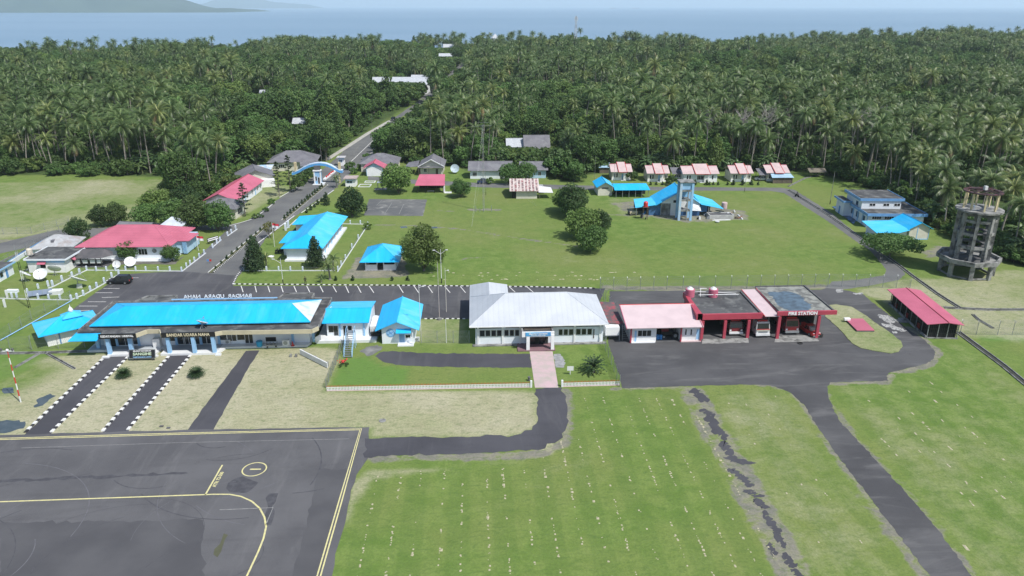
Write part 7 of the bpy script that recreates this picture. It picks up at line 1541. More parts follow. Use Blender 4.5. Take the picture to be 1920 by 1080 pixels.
F = Fr(-89.0, 160.0, -1.5); r_ = R0('grey_veranda', 'dark grey eight-sided veranda roof in front of the pink-roofed office', 'veranda', F)
MB().add([F(*p) for p in ((0, 0, 2.2), (6.6, 0, 2.2), (8.4, 2.2, 2.2), (7.2, 4.4, 2.4), (.6, 4.4, 3.1), (1.4, 3.2, 3.3), (6.2, 3.2, 3.3))], [(0, 1, 6, 5), (1, 2, 6), (2, 3, 6), (5, 6, 3, 4), (0, 5, 4)]).build('roof', M('charcoal_roof', (.10, .095, .10), .7, (.07, .07, .075)), r_)
for u in (.3, 2.0, 3.6, 5.2, 6.4): box_part(r_, 'post', F, u, u+.12, .3, .42, 0, 2.2, black)
for u in (.6, 2.3, 3.9, 5.4): box_part(r_, 'white_screen', F, u, u+1.1, .5, .56, .9, 1.6, whitemet)
box_part(r_, 'floor', F, 0, 7.4, .2, 4, 0, .12, concdark)
F = Fr(-96.6, 157.3, -2); r_ = R0('flat_roofed_block', 'white block with stained flat roof and two pink window awnings', 'building', F)
box_part(r_, 'wall', F, 0, 8.0, 0, 8.2, 0, 2.9, white); box_part(r_, 'wall_band', F, -.05, 8.05, -.06, -.002, 2.3, 2.9, lightblue); box_part(r_, 'roof', F, -.35, 8.5, -.4, 8.8, 2.9, 3.1, slabroof); rim([F(-.35, 8.8)[:2], F(-.35, -.4)[:2], F(8.5, -.4)[:2], F(8.5, 8.8)[:2]], 2.88, 3.25, .12, palewall, 'parapet', r_)
window(r_, F, 2.6, 1.0, 1.3, 1.1, 1, white, darkin); MB().slab([F(2.3, -.7, 2.1), F(4.1, -.7, 2.1), F(4.1, 0, 2.6), F(2.3, 0, 2.6)], .06).build('awning', pinkroof, r_)
S = F.sub(8.0, 0, 90); window(r_, S, 2.6, 1.0, 1.3, 1.2, 1, white, darkin); MB().slab([F(8.9, 2.2, 2.1), F(8.9, 4.2, 2.1), F(8.0, 4.2, 2.6), F(8.0, 2.2, 2.6)], .06).build('awning', pinkroof, r_)
x, y = G(57, 480, 3.1); t2 = root('rooftop_tank', 'white plastic tank in a steel cage at the rear corner of the flat-roofed block', 'water tank', x, y, 0); F = Fr(x, y); mb = MB(); mb.lathe([(.6, 3.5), (.62, 4.6), (.4, 4.85)], x, y, 14); mb.build('tank', M('cream_tank', (.6, .56, .48), .6), t2)
mb = MB(); [mb.tube(F(u, v, 0), F(u, v, 4.2), .05, .05, 4) for u in (-.7, .7) for v in (-.7, .7)]; mb.box(F, -.75, .75, -.75, .75, 3.4, 3.5); mb.build('cage', concrete, t2)
F = Fr(-101.0, 166.0, 6); r_ = R0('zinc_hip_shed', 'grey zinc hip-roofed shed behind the flat-roofed block', 'shed', F); box_part(r_, 'wall', F, .5, 8.5, .5, 8, 0, 2.5, palewall); roof_hip(r_, F, 0, 9.2, 0, 8.6, 2.5, 4.6, 4.2, 5.0, zinc); box_part(r_, 'skylight', F, 4.2, 4.8, 1.8, 2.9, 3.4, 3.9, greyroof)
F = Fr(-104.5, 151.3, 0); r_ = R0('blue_white_hut', 'low blue and white hut cut by the left edge with stained flat roof', 'hut', F); box_part(r_, 'wall', F, -3, 5.0, 0, 5.5, 0, 2.4, palewall); box_part(r_, 'roof', F, -3.4, 5.4, -.4, 6, 2.4, 2.6, slabroof); rim([F(-3.4, -.4)[:2], F(5.4, -.4)[:2], F(5.4, 6)[:2]], 2.35, 2.7, .1, lightblue, 'parapet', r_); S = F.sub(5, 0, 90); window(r_, S, .6, .7, 1.2, 1.2, 1, lightblue); door(r_, S, 2.6, 0, .9, 1.9, bluepaint)
F = Fr(-89, 182, -10); r_ = R0('dark_roof_shed', 'dark-roofed shed behind the pink-roofed office among trees', 'shed', F); box_part(r_, 'wall', F, 0, 8, 0, 6, 0, 2.5, lightblue); roof_gable(r_, F, -.5, 8.5, -.5, 6.5, 2.5, 3.6, 'u', (greyroof, greyroof))
F = Fr(-78.6, 183, 0); r_ = R0('white_peak_roof_hut', 'small hut with white pyramid roof just behind the pink roof', 'hut', F); box_part(r_, 'wall', F, 0, 5, 0, 5, 0, 2.8, white); roof_hip(r_, F, -.4, 5.4, -.4, 5.4, 2.6, 4.5, 2.4, 2.6, M('white_blue_roof', (.55, .62, .70), .5))
# angled blue-roofed kiosk
F = Fr(-72.9, 118.3, 33); A0 = G(91, 650); B0 = G(178, 630); an = math.degrees(math.atan2(B0[1]-A0[1], B0[0]-A0[0])); F = Fr(A0[0], A0[1], an)
r_ = R0('blue_roofed_kiosk', 'white mosque-like kiosk with tiered bright blue roof set at an angle left of the terminal', 'prayer room', F)
L = math.hypot(B0[0]-A0[0], B0[1]-A0[1])+.6
box_part(r_, 'wall', F, 0, L, 0, 5.6, 0, 2.6, palewall); box_part(r_, 'wall_lower', F, -.03, L, -.03, 0, 0, 1.0, white); box_part(r_, 'column', F, 1.8, 2.0, -.08, -.035, 0, 2.6, bluepaint)
roof_hip(r_, F, -1.2, L+.7, -1.0, 6.4, 2.45, 3.9, 3.0, L-2.6, (cyanroof, cyanlight, cyanlight, cyanlight)); roof_hip(r_, F, 3.0, 6.2, 1.4, 4.0, 3.75, 4.5, 4.4, 4.8, cyanlight)
mb = MB(); p = F(4.6, 2.7); mb.lathe([(.35, 4.4), (.42, 4.7), (.3, 5.0), (.08, 5.3), (.03, 5.7)], p[0], p[1], 12); mb.build('finial', whitemet, r_)
for u in (4.6, 6.0): window(r_, F, u, .7, .5, 1.5, 1, black)
for u in (4.5, 6.0): box_part(r_, 'vent', F, u, u+.6, -.03, -.002, 2.3, 2.42, black)
# white peak: ablution stand
# ================================================================ dishes and gear on the left lawn
dish(79, 526, 0, 1.3, 1.35, -80, 50, 'large white satellite dish facing the camera on the left lawn'); dish(104, 517, 0, 1.4, 1.3, 95, 42, 'satellite dish seen from behind beside the white block'); dish(49, 528, 0, 1.6, 1.2, 40, 52, 'tilted satellite dish near the lattice mast')
dish(148, 540, 0, 1.7, 1.75, 55, 58, 'big open satellite dish pointing up in the fenced lawn by the car park'); dish(220.5, 503, 0, .9, .85, -85, 25, 'smaller of two white dishes in front of the pink-roofed office'); dish(246, 501, 0, 1.2, 1.2, -70, 45, 'larger of two white dishes in front of the pink-roofed office')
dish(853, 325, 0, 1.6, 1.5, -90, 30, 'pale blue round dish on a lawn right of the gabled grey house', M('pale_dish', (.4, .5, .56), .5))
small_box('equipment_box', 150, 540, .9, .4, .9, whitemet, 'white equipment box under the big open dish', 'box'); small_box('dish_shell', 106, 551, 2.2, 1.4, .9, whitemet, 'white shell-like box lying on the left lawn', 'box', ang=5); small_box('bench_block', 24, 548, 2.2, .7, .6, palewall, 'pale rounded bench near the left edge', 'bench', ang=-3)
a0 = G(52, 560); F = Fr(a0[0], a0[1], 22); r_ = R0('solar_panel', 'row of tilted blue-grey solar panels on the left lawn', 'solar panels', F)
for k in range(5):
    MB().slab([F(k*.86, 0, .45), F(k*.86+.82, 0, .45), F(k*.86+.82, 1.1, 1.15), F(k*.86, 1.1, 1.15)], .05).build('panel', M('solar_blue', (.14, .19, .28), .3, (.2, .24, .3), wave=('X', .16, .1)), r_)
for u in (.2, 2.1, 4.1): MB().tube(F(u, .9, 0), F(u, .9, 1.0), .04, .04, 5).build('leg', metalgrey, r_)
# bollard posts of the low fences
bol = MB(); bol.add([(x*.14, y*.14, z) for z in (0, 1.0) for x, y in ((-1, -1), (1, -1), (1, 1), (-1, 1))]+[(0, 0, 1.12)], [(3, 2, 1, 0), (0, 1, 5, 4), (1, 2, 6, 5), (2, 3, 7, 6), (3, 0, 4, 7), (4, 5, 8), (5, 6, 8), (6, 7, 8), (7, 4, 8)]); bol_me = bol.mesh('fence_post', M('bluish_white_post', (.62, .68, .76), .6, (.50, .60, .74), vs=2))
railm = M('white_rail', (.66, .69, .72), .6)
def post_fence(line, posts, lab, rails=True, s=1.0, sz=1.0, wire=True):
    w_ = pxs(line); r_ = root('low_fence', lab, 'fence', w_[0][0], w_[0][1])
    for p in posts: x, y = G(*p); inst('post', bol_me, r_, (x-w_[0][0], y-w_[0][1], 0), (0, 0, rng.uniform(-.1, .1)), (s, s, sz))
    if rails:
        mb = MB()
        for i in range(len(w_)-1): a, b = w_[i], w_[i+1]; mb.box(Fr(a[0], a[1], math.degrees(math.atan2(b[1]-a[1], b[0]-a[0]))), 0, math.hypot(b[0]-a[0], b[1]-a[1]), -.09, .09, 0, .16)
        mb.build('kerb_beam', railm, r_)
    if wire:
        mb = MB()
        for i in range(len(w_)-1):
            for z in (.45, .8): mb.tube((w_[i][0], w_[i][1], z), (w_[i+1][0], w_[i+1][1], z), .018, .018, 3)
        mb.build('wire', metalgrey, r_)
post_fence([(163, 507), (250, 508), (342, 509)], [(163, 507), (181, 508), (200, 508), (217, 508), (236, 507), (255, 508), (274, 508), (297, 508), (319, 508), (341, 509)], 'low post fence in front of the pink-roofed office along the car park')
post_fence([(342, 509), (386, 475)], [(350, 501), (357, 496), (365, 490), (374, 483), (383, 476)], 'low post fence climbing beside the entrance road at the pink-roofed office')
post_fence([(398, 465), (415, 450)], [(399, 465), (407, 457), (413, 452)], 'short low fence by the black sign board at the road', s=1.1)
post_fence([(427, 443), (445, 430)], [(427, 442), (434, 437), (442, 430)], 'short low fence at the side road corner', s=1.1)
post_fence([(223, 515), (196, 532), (180, 541), (160, 552), (140, 560), (134, 563)], [(223, 515), (210, 520), (196, 530), (182, 539), (170, 546), (157, 554), (145, 560), (134, 563)], 'low post fence between the parking bays and the dish lawn', s=1.1, sz=1.1)
post_fence([(163, 507), (135, 520), (100, 538), (90, 541)], [(150, 514), (136, 520), (117, 527), (99, 536), (91, 537)], 'low fence between the white block and the dish lawn', s=1.15, sz=1.2)
post_fence([(0, 560), (60, 562), (134, 563)], [(23, 558), (32, 558), (52, 550), (72, 560), (92, 561), (113, 561), (72, 541)], 'low fence across the near end of the dish lawn')
post_fence([(458, 508), (480, 508), (600, 508), (628, 508)], [(458, 508), (500, 508), (523, 508), (545, 508), (568, 508)], 'low post fence in front of the blue-roofed office')
post_fence([(536, 430), (556, 412)], [(536, 432), (541, 427)], 'low wall with blue posts at the office driveway', s=1.8, sz=1.8)
post_fence([(636, 420), (690, 421)], [(638, 420), (657, 420), (676, 420)], 'low fence behind the blue-roofed office')
post_fence([(690, 422), (633, 510)], [(690, 424), (672, 448), (660, 465), (648, 486), (640, 498), (634, 508)], 'low grey wall fence dividing the office lawn from the pavilion lawn', s=.9, sz=1.1)
for px, py, h in ((10, 580, 1.6), (14, 562, 1.6)): small_box('white_stele', px, py-4, .35, .25, h, whitemet, ('nearer' if py > 570 else 'farther')+' white upright marker at the left edge of the lawn', 'marker')

# ================================================================ chain-link fences
def chain_fence(line, lab, h=2.4, sp=3.0, arms=True, postm=None, wire=.012, pitch=.35):
    w_ = pxs(line); r_ = root('chain_link_fence', lab, 'fence', w_[0][0], w_[0][1]); mb = MB(); pm = postm or metalgrey
    pmb = MB(); pmb.tube((0, 0, 0), (0, 0, h), .05, .045, 6)
    if arms: pmb.tube((0, 0, h), (.0, -.3, h+.35), .03, .03, 4); pmb.tube((0, 0, h), (0, .3, h+.35), .03, .03, 4)
    pme = pmb.mesh('fence_post', pm)
    for i in range(len(w_)-1):
        a, b = w_[i], w_[i+1]; L = math.hypot(b[0]-a[0], b[1]-a[1]); an = math.atan2(b[1]-a[1], b[0]-a[0]); n = max(1, round(L/sp)); F = Fr(a[0], a[1], math.degrees(an))
        for k in range(n+(i == len(w_)-2)): inst('post', pme, r_, (a[0]-w_[0][0]+math.cos(an)*L*k/n, a[1]-w_[0][1]+math.sin(an)*L*k/n, 0), (0, 0, an))
        for z in (.05, h*.5, h-.05)+((h+.18, h+.33) if arms else ()): mb.quad(F(0, 0, z-wire), F(L, 0, z-wire), F(L, 0, z+wire), F(0, 0, z+wire))
        for k in range(int(L/pitch)):
            u = k*pitch
            for s_ in (-1, 1):
                u0, u1 = (u, u+h*.55) if s_ > 0 else (u+h*.55, u); u1c, u0c = min(u1, L), min(u0, L)
                mb.quad(F(u0c-wire, .002*s_, .05), F(u0c+wire, .002*s_, .05), F(u1c+wire, .002*s_, h-.05), F(u1c-wire, .002*s_, h-.05))
    mb.build('wire_mesh', metalgrey, r_, kind='stuff'); return r_
chain_fence([(1125, 545), (1250, 543), (1400, 541), (1552, 538), (1680, 540)], 'tall chain-link fence with forked tops behind the fire station', 2.5)
chain_fence([(1125, 546), (1135, 570), (1150, 592)], 'pale mesh fence panel running between grey roof and fire station yard', 2.4, 2.4)
chain_fence([(1130, 645), (1146, 684), (1162, 725)], 'chain-link fence between the front lawn and the fire station yard', 2.0, 2.4, False, wire=.02, pitch=.25)
chain_fence([(1680, 540), (1705, 545)], 'short fence behind the red-roofed shed', 2.2); chain_fence([(1800, 626), (1830, 628), (1870, 628), (1925, 628), (1980, 628)], 'chain-link fence right of the red-roofed shed', 2.4, 3.0, True)
chain_fence([(0, 640), (60, 600), (134, 563)], 'chain-link fence along the pale kerb left of the kiosk', 2.0, 3.4, False)
chain_fence([(-20, 660), (60, 656), (160, 652)], 'chain-link fence in front of the blue-roofed kiosk', 2.2, 4.0, True); chain_fence([(645, 645), (612, 728)], 'fence from the annex corner down to the picket fence', 1.6, 2.0, False, wire=.02, pitch=.25)
chain_fence([(790, 643), (880, 643)], 'wire fence between the blue cabin and the grey-roofed building', 2.3, 2.8, False); chain_fence([(-20, 440), (60, 438), (130, 418)], 'chain-link fence along the back of the side road', 1.8, 4, False)
chain_fence([(0, 500), (50, 470), (92, 445), (130, 425)], 'chain-link fence behind the left buildings', 1.8, 4, False)
chain_fence([(1750, 368), (1830, 385), (1960, 412)], 'wire fence by the dirt field behind the tower', 1.5, 3.5, False)
line_pts('pale_kerb', pxs([(0, 640), (134, 565)]), .3, .15, lightblue); line_pts('blue_wall_top', pxs([(0, 508), (40, 482), (90, 452)]), .3, .9, bluepaint)
w_ = pxs([(0, 510), (40, 484), (90, 454)]); mb = MB(); [mb.box(Fr(w_[i][0], w_[i][1], math.degrees(math.atan2(w_[i+1][1]-w_[i][1], w_[i+1][0]-w_[i][0]))), 0, math.hypot(w_[i+1][0]-w_[i][0], w_[i+1][1]-w_[i][1]), -.12, .12, 0, .88) for i in range(2)]; thing('boundary_wall', mb, palewall, 'low pale blue boundary wall behind the left buildings', 'wall', base=(w_[0][0], w_[0][1], 0))
# picket fence
for p0, p1, t in (((613, 733), (996, 726), 'left of'), ((1054, 725), (1162, 722), 'right of')):
    A, B = G(*p0), G(*p1); L = math.hypot(B[0]-A[0], B[1]-A[1]); F = Fr(A[0], A[1], math.degrees(math.atan2(B[1]-A[1], B[0]-A[0]))); r_ = R0('picket_fence', 'long low white picket fence with red tips '+t+' the pink walkway', 'fence', F)
    mb, mr = MB(), MB()
    for k in range(int(L/.22)): mb.box(F, k*.22, k*.22+.10, -.02, .02, .08, .68); mr.add([F(k*.22, -.02, .68), F(k*.22+.10, -.02, .68), F(k*.22+.10, .02, .68), F(k*.22, .02, .68), F(k*.22+.05, 0, 1.02)], [(0, 1, 4), (1, 2, 4), (2, 3, 4), (3, 0, 4)])
    mb.build('pickets', white, r_, kind='stuff'); mr.build('red_picket_tips', signred, r_, kind='stuff')
    for z in (.22, .52): box_part(r_, 'rail', F, 0, L, .02, .06, z, z+.06, white)
    box_part(r_, 'base_beam', F, 0, L, -.12, .12, 0, .08, palepink); u = L if t == 'left of' else 0; box_part(r_, 'end_post', F, u-.14, u+.14, -.14, .14, 0, 1.1, white)
x, y = G(1069, 702); r_ = root('lawn_sign', 'small white sign on a short post on the lawn right of the walkway', 'sign', x, y); F = Fr(x, y); box_part(r_, 'post', F, -.05, .05, -.05, .05, 0, .7, whitemet); box_part(r_, 'board', F, -.5, .5, -.09, -.051, .7, 1.45, whitemet)
x, y = G(992, 714); mb = MB(); mb.lathe([(.16, 0), (.2, .1), (.16, .5), (.24, .55), (.2, .7)], x, y, 10); thing('garden_post', mb, concdark, 'short dark post at the end of the left picket fence', 'post')

# ================================================================ poles, masts and lamps
def pole(px, py, h, lab, r0=.07, mat=None, nm='pole', cat='pole', arms=(), bandm=None):
    x, y = G(px, py); r_ = root(nm, lab, cat, x, y); 
    MB().tube((x, y, 0), (x, y, h), r0, r0*.55, 8).build('shaft', mat or metalgrey, r_)
    if bandm: MB().tube((x, y, 0), (x, y, 1.1), r0*1.35, r0*1.2, 8).build('base_sleeve', bandm, r_)
    for (dx, dy, z0_, dz, L) in arms:
        m_ = MB(); m_.tube((x, y, z0_), (x+dx, y+dy, z0_+dz), .04, .03, 5); m_.build('arm', mat or metalgrey, r_); m2 = MB(); m2.box(Fr(x+dx, y+dy, math.degrees(math.atan2(dy, dx))), -.1, L, -.12, .12, z0_+dz-.03, z0_+dz+.07); m2.build('lamp_head', whitemet, r_)
    return r_
pole(828, 531, 7.4, 'double-armed street lamp with dark base behind the car park kerb', .08, whitemet, 'street_lamp', 'street lamp', ((-1.2, 0, 6.4, .8, .4), (1.1, .1, 6.4, .8, .4)), black)
pole(531, 533, 5.6, 'single street lamp with dark base on the lawn before the blue-roofed office', .07, whitemet, 'street_lamp', 'street lamp', ((-1.3, 0, 4.6, .9, .4),), black)
pole(824, 597, 11.0, 'tallest thin mast in a concrete foot beside the car park', .06, M('pinkish_mast', (.5, .44, .42), .5), 'mast', 'mast'); x, y = G(824, 599); mb = MB(); mb.lathe([(.5, 0), (.5, .25), (.3, .3)], x, y, 12); thing('concrete_block', mb, concrete, 'round concrete block at the foot of the tallest thin mast', 'block')
pole(837, 585, 8.8, 'thin pale mast just right of the tallest one', .06, M('pale_mast', (.6, .58, .52), .5), 'mast', 'mast', ((.5, 0, 8.2, .1, .2),)); pole(790, 640, 10.5, 'mast rising beside the blue cabin gable', .06, whitemet, 'mast', 'mast', ((.6, 0, 9.9, .2, .3),)); pole(837, 643, 4.6, 'short white post in the wire-fenced yard', .06, whitemet, 'mast', 'mast')
for k, (px, py) in enumerate(((902, 345), (911, 366), (827-0, 333), (1556, 383), (1396, 359), (1150, 362), (1115, 335), (640, 330), (654, 320), (726, 262), (716, 268), (698, 243), (604, 312))):
    pole(px, py, (6.5, 9, 6.5, 9.6, 9, 9, 7.5, 7, 6, 6.5, 7, 7.5, 8)[k], 'thin utility pole '+('in front of the long grey-roofed house', 'beside the guyed radio mast', 'right of the white-trimmed gabled house', 'dark-footed, left of the flat-roofed blue building', 'on the lane before the fourth cottage', 'behind the long blue carport', 'left of the small blue gabled garage', 'just right of the arch foot', 'second right of the arch', 'right verge of the entrance road, farther', 'right verge of the entrance road, nearer', 'left verge of the entrance road among trees', 'behind the top of the arch')[k], .09 if k == 3 else .06, concrete, 'utility_pole', 'utility pole', (), black if k in (3, 4, 1) else None)
def lattice(px, py, h, wd, lab, mats, bands=10, nm='lattice_mast', guys=0, top=None, gr=9):
    x, y = G(px, py); r_ = root(nm, lab, 'mast', x, y); segs = bands
    for k in range(segs):
        z0_, z1_ = h*k/segs, h*(k+1)/segs; mb = MB(); c = [(x+wd*math.cos(a), y+wd*math.sin(a)) for a in (.5, 2.6, 4.7)]
        for i in range(3):
            a, b = c[i], c[(i+1) % 3]; mb.tube((a[0], a[1], z0_), (a[0], a[1], z1_), .035, .035, 4); m_ = (z0_+z1_)/2
            mb.tube((a[0], a[1], z0_), (b[0], b[1], m_), .02, .02, 3); mb.tube((b[0], b[1], m_), (a[0], a[1], z1_), .02, .02, 3)
        mb.build('mast_section', mats[k % len(mats)], r_)
    if guys:
        mb = MB()
        for a in (.3, 2.4, 4.5):
            for z in (h*.55, h*.95): mb.tube((x, y, z), (x+gr*math.cos(a), y+gr*math.sin(a), 0), .012, .012, 3)
        mb.build('guy_wires', metalgrey, r_)
    return r_, x, y
r_, x, y = lattice(907, 396, 24, .28, 'tall guyed lattice radio mast on the lawn before the long grey house', (M('mast_pale', (.40, .39, .36), .6), M('mast_grey', (.30, .33, .33), .6)), 14, guys=1, gr=16)
mb = MB(); [mb.tube((x-2.4, y, 23.6), (x+2.4, y, 23.8), .04, .04, 4), mb.tube((x-1.6, y, 24.6), (x+1.8, y, 24.6), .03, .03, 4)]; mb.build('antenna_bars', metalgrey, r_)
F = Fr(x, y)
for u, v in ((-2.2, -.8), (2.2, -.8), (-2.2, 1.6), (2.2, 1.6), (0, -.9), (-1.1, -.9)): MB().tube(F(u, v, 0), F(u, v, 1.2), .07, .06, 5).build('foot_post', metalgrey, r_)
r_, x, y = lattice(55, 577, 11.2, .2, 'black and white lattice mast on the left lawn', (black, whitemet), 6); MB().tube((x, y, 11), (x, y, 12.6), .05, .03, 5).build('tip', metalgrey, r_)
x, y = G(39, 754); r_ = root('windsock_mast', 'red and white banded pole with crossbar beside the left path', 'pole', x, y)
for k in range(8): MB().tube((x, y, k*1.02), (x, y, k*1.02+1.02), .10-.006*k, .094-.006*k, 8).build('pole_band', whitemet if k % 2 == 0 else signred, r_)
box_part(r_, 'crossbar', Fr(x, y), -.9, .9, -.05, .05, 8.16, 8.26, whitemet); MB().lathe([(.16, 8.26), (.2, 8.4), (.05, 8.55)], x, y, 10).build('lamp', whitemet, r_)
for s_ in (-.8, .75): MB().lathe([(.12, 8.26), (.14, 8.6), (.05, 8.7)], x+s_, y, 8).build('lamp', concdark, r_)
def flag(px, py, h, lab):
    x, y = G(px, py); r_ = root('flagpole', lab, 'flagpole', x, y); MB().tube((x, y, 0), (x, y, h), .06, .035, 8).build('pole', whitemet, r_)
    for nm, z0_, z1_, m_ in (('red_half', .55, 1.1, M('flag_red', (.55, .03, .05), .8)), ('white_half', 0, .55, M('flag_white', (.72, .72, .74), .8))):
        mb = MB(); n = 8; P = [(x+.04+1.5*i/n, y+.12*math.sin(i*1.1), h-1.25+z-.25*(i/n)**1.5) for z in (z0_, z1_) for i in range(n+1)]; mb.add(P, [(i, i+1, n+2+i, n+1+i) for i in range(n)]); o = mb.build(nm, m_, r_)
flag(515, 463, 6.0, 'white flagpole with red and white flag beside the blue-roofed office'); flag(372, 470, 3.8, 'flagpole with red and white flag in front of the pink-roofed office')
x, y = G(392, 458); F = Fr(x, y, 55); r_ = R0('roadside_sign', 'black board with white lettering bars by the road at the pink-roofed office', 'sign', F); box_part(r_, 'board', F, -.3, 2.8, 0, .12, .5, 1.5, black); box_part(r_, 'white_bar', F, -.2, 2.7, -.03, -.002, 1.15, 1.38, white); box_part(r_, 'white_bar', F, -.2, 2.7, -.03, -.002, .72, .95, white); [box_part(r_, 'leg', F, u, u+.15, .02, .1, 0, .5, black) for u in (0, 2.3)]
x, y = G(393, 494); r_ = root('road_sign_posts', 'small red and blue marker sign standing on the road near the median end', 'road sign', x, y); F = Fr(x, y); [box_part(r_, 'post', F, u, u+.06, 0, .06, 0, .8, metalgrey) for u in (-.3, .3)]; box_part(r_, 'blue_board', F, -.5, -.05, -.04, -.002, .5, 1.0, bluepaint); box_part(r_, 'red_board', F, .05, .5, -.04, -.002, .5, 1.0, signred)
x, y = G(527, 503-3); mb = MB(); mb.lathe([(.7, 0), (.75, .2), (.6, .22), (.58, .05)], *G(508, 482), 16); thing('planter_ring', mb, whitemet, 'white planter ring around the young palm by the office', 'planter')
x, y = G(524, 474); r_ = root('motorcycles', 'row of dark motorcycles parked at the side of the blue-roofed office', 'motorcycle', x, y)
def bike(par, F, rider=False):
    for u in (-.55, .6): MB().tube(F(u, -.05, .3), F(u, .05, .3), .3, .3, 12).build('wheel', rubber, par)
    mb = MB(); mb.chain([F(-.6, 0, .55), F(-.1, 0, .62), F(.25, 0, .5), (F(.55, 0, .8))], [.12, .17, .12, .07], 6); mb.tube(F(.6, 0, .3), F(.45, 0, 1.0), .05, .04, 5); mb.tube(F(.45, -.3, 1.0), F(.45, .3, 1.0), .03, .03, 4); mb.build('body', carblack, par); mb = MB(); mb.box(F, -.65, .1, -.13, .13, .72, .82); mb.build('seat', black, par)
C.objects.unlink(r_); bpy.data.objects.remove(r_)
for k in range(4):
    x, y = G(519+k*5, 474); r_ = root('motorcycle', 'dark motorcycle in the parked row beside the blue-roofed office', 'motorcycle', x, y, group='motorcycles parked beside the office'); bike(r_, Fr(x, y, 80+k*4))
# person builder: one continuous skinned body
def person(x, y, z, rz, lab, pose='stand', cloth=None, hold=None):
    """body is one skinned surface; head, hair and shoes sit on it as parts"""
    J = {'pel': (0, 0, .92), 'sp': (0, 0, 1.15), 'ch': (0, 0, 1.36), 'nk': (0, 0, 1.50), 'hd': (0, -.01, 1.64), 'hip_l': (-.1, 0, .9), 'hip_r': (.1, 0, .9), 'kn_l': (-.12, -.02, .5), 'kn_r': (.13, .03, .5), 'an_l': (-.13, 0, .09), 'an_r': (.15, .04, .09), 'to_l': (-.14, -.16, .05), 'to_r': (.17, -.12, .05), 'sh_l': (-.19, 0, 1.40), 'sh_r': (.19, 0, 1.40), 'el_l': (-.27, -.02, 1.14), 'el_r': (.27, -.04, 1.14), 'wr_l': (-.26, -.18, .95), 'wr_r': (.26, -.22, .98)}
    if pose == 'ride':
        J.update({'pel': (0, .1, .86), 'sp': (0, .06, 1.08), 'ch': (0, 0, 1.28), 'nk': (0, -.04, 1.42), 'hd': (0, -.06, 1.56), 'hip_l': (-.1, .08, .84), 'hip_r': (.1, .08, .84), 'kn_l': (-.2, -.3, .72), 'kn_r': (.2, -.3, .72), 'an_l': (-.2, -.15, .32), 'an_r': (.2, -.15, .32), 'to_l': (-.2, -.3, .28), 'to_r': (.2, -.3, .28), 'sh_l': (-.19, 0, 1.32), 'sh_r': (.19, 0, 1.32), 'el_l': (-.28, -.2, 1.14), 'el_r': (.28, -.2, 1.14), 'wr_l': (-.28, -.42, 1.02), 'wr_r': (.28, -.42, 1.02)})
    names = list(J); idx_ = {n: i for i, n in enumerate(names)}
    E_ = [('pel', 'sp'), ('sp', 'ch'), ('ch', 'nk'), ('nk', 'hd'), ('pel', 'hip_l'), ('pel', 'hip_r'), ('hip_l', 'kn_l'), ('kn_l', 'an_l'), ('an_l', 'to_l'), ('hip_r', 'kn_r'), ('kn_r', 'an_r'), ('an_r', 'to_r'), ('ch', 'sh_l'), ('ch', 'sh_r'), ('sh_l', 'el_l'), ('el_l', 'wr_l'), ('sh_r', 'el_r'), ('el_r', 'wr_r')]
    Rd = {'pel': .14, 'sp': .13, 'ch': .15, 'nk': .055, 'hd': .095, 'hip_l': .09, 'hip_r': .09, 'kn_l': .062, 'kn_r': .062, 'an_l': .042, 'an_r': .042, 'to_l': .035, 'to_r': .035, 'sh_l': .06, 'sh_r': .06, 'el_l': .042, 'el_r': .042, 'wr_l': .028, 'wr_r': .028}
    me = bpy.data.meshes.new('body'); me.from_pydata([J[n] for n in names], [(idx_[a], idx_[b]) for a, b in E_], [])
    t = bpy.data.objects.new('tmp', me); C.objects.link(t); md = t.modifiers.new('s', 'SKIN'); t.modifiers.new('d', 'SUBSURF').levels = 1
    for n, v in zip(names, me.skin_vertices[0].data): v.radius = (Rd[n], Rd[n]*(.78 if n in ('pel', 'sp', 'ch') else 1)); v.use_root = (n == 'pel')
    m2 = bpy.data.meshes.new_from_object(t.evaluated_get(bpy.context.evaluated_depsgraph_get())); bpy.data.objects.remove(t)
    skin = Mplain('brown_skin', (.25, .14, .09)); m2.materials.clear(); m2.materials.append(cloth or black); m2.materials.append(skin)
    for p in m2.polygons: p.use_smooth = True; c = p.center; p.material_index = 1 if (c.z > 1.49-(0 if pose == 'stand' else .08)) else 0
    r_ = root('person', lab, 'person', x, y, z, rz); o = inst('body', m2, r_)
    h = J['hd']; mb = MB(); mb.lathe([(.06, h[2]-.0), (.105, h[2]+.04), (.1, h[2]+.09), (.04, h[2]+.13)], h[0], h[1]+.015, 10); mb.build('hair' if pose == 'stand' else 'helmet', black, r_, local=True)
    for s_ in ('l', 'r'):
        wq = Vector(J['wr_'+s_]); mb = MB(); d = (wq-Vector(J['el_'+s_])).normalized(); mb.chain([wq, wq+d*.06, wq+d*.09], [.028, .035, .03], 6)
        for f in range(4): mb.tube(wq+d*.09+Vector((-.022+.015*f, 0, 0)), wq+d*(.155+.01*(f in (1, 2)))+Vector((-.024+.016*f, 0, -.02)), .008, .006, 4)
        mb.tube(wq+d*.04+Vector((.03 if s_ == 'l' else -.03, 0, 0)), wq+d*.09+Vector((.05 if s_ == 'l' else -.05, 0, -.01)), .009, .007, 4); mb.build('hand', skin, r_, local=True)
    return r_
x, y = G(573, 533); person(x, y, 0, R(10), 'person in dark clothes standing on the lawn edge by the car park kerb', 'stand', M('dark_clothes', (.02, .025, .02), .9))
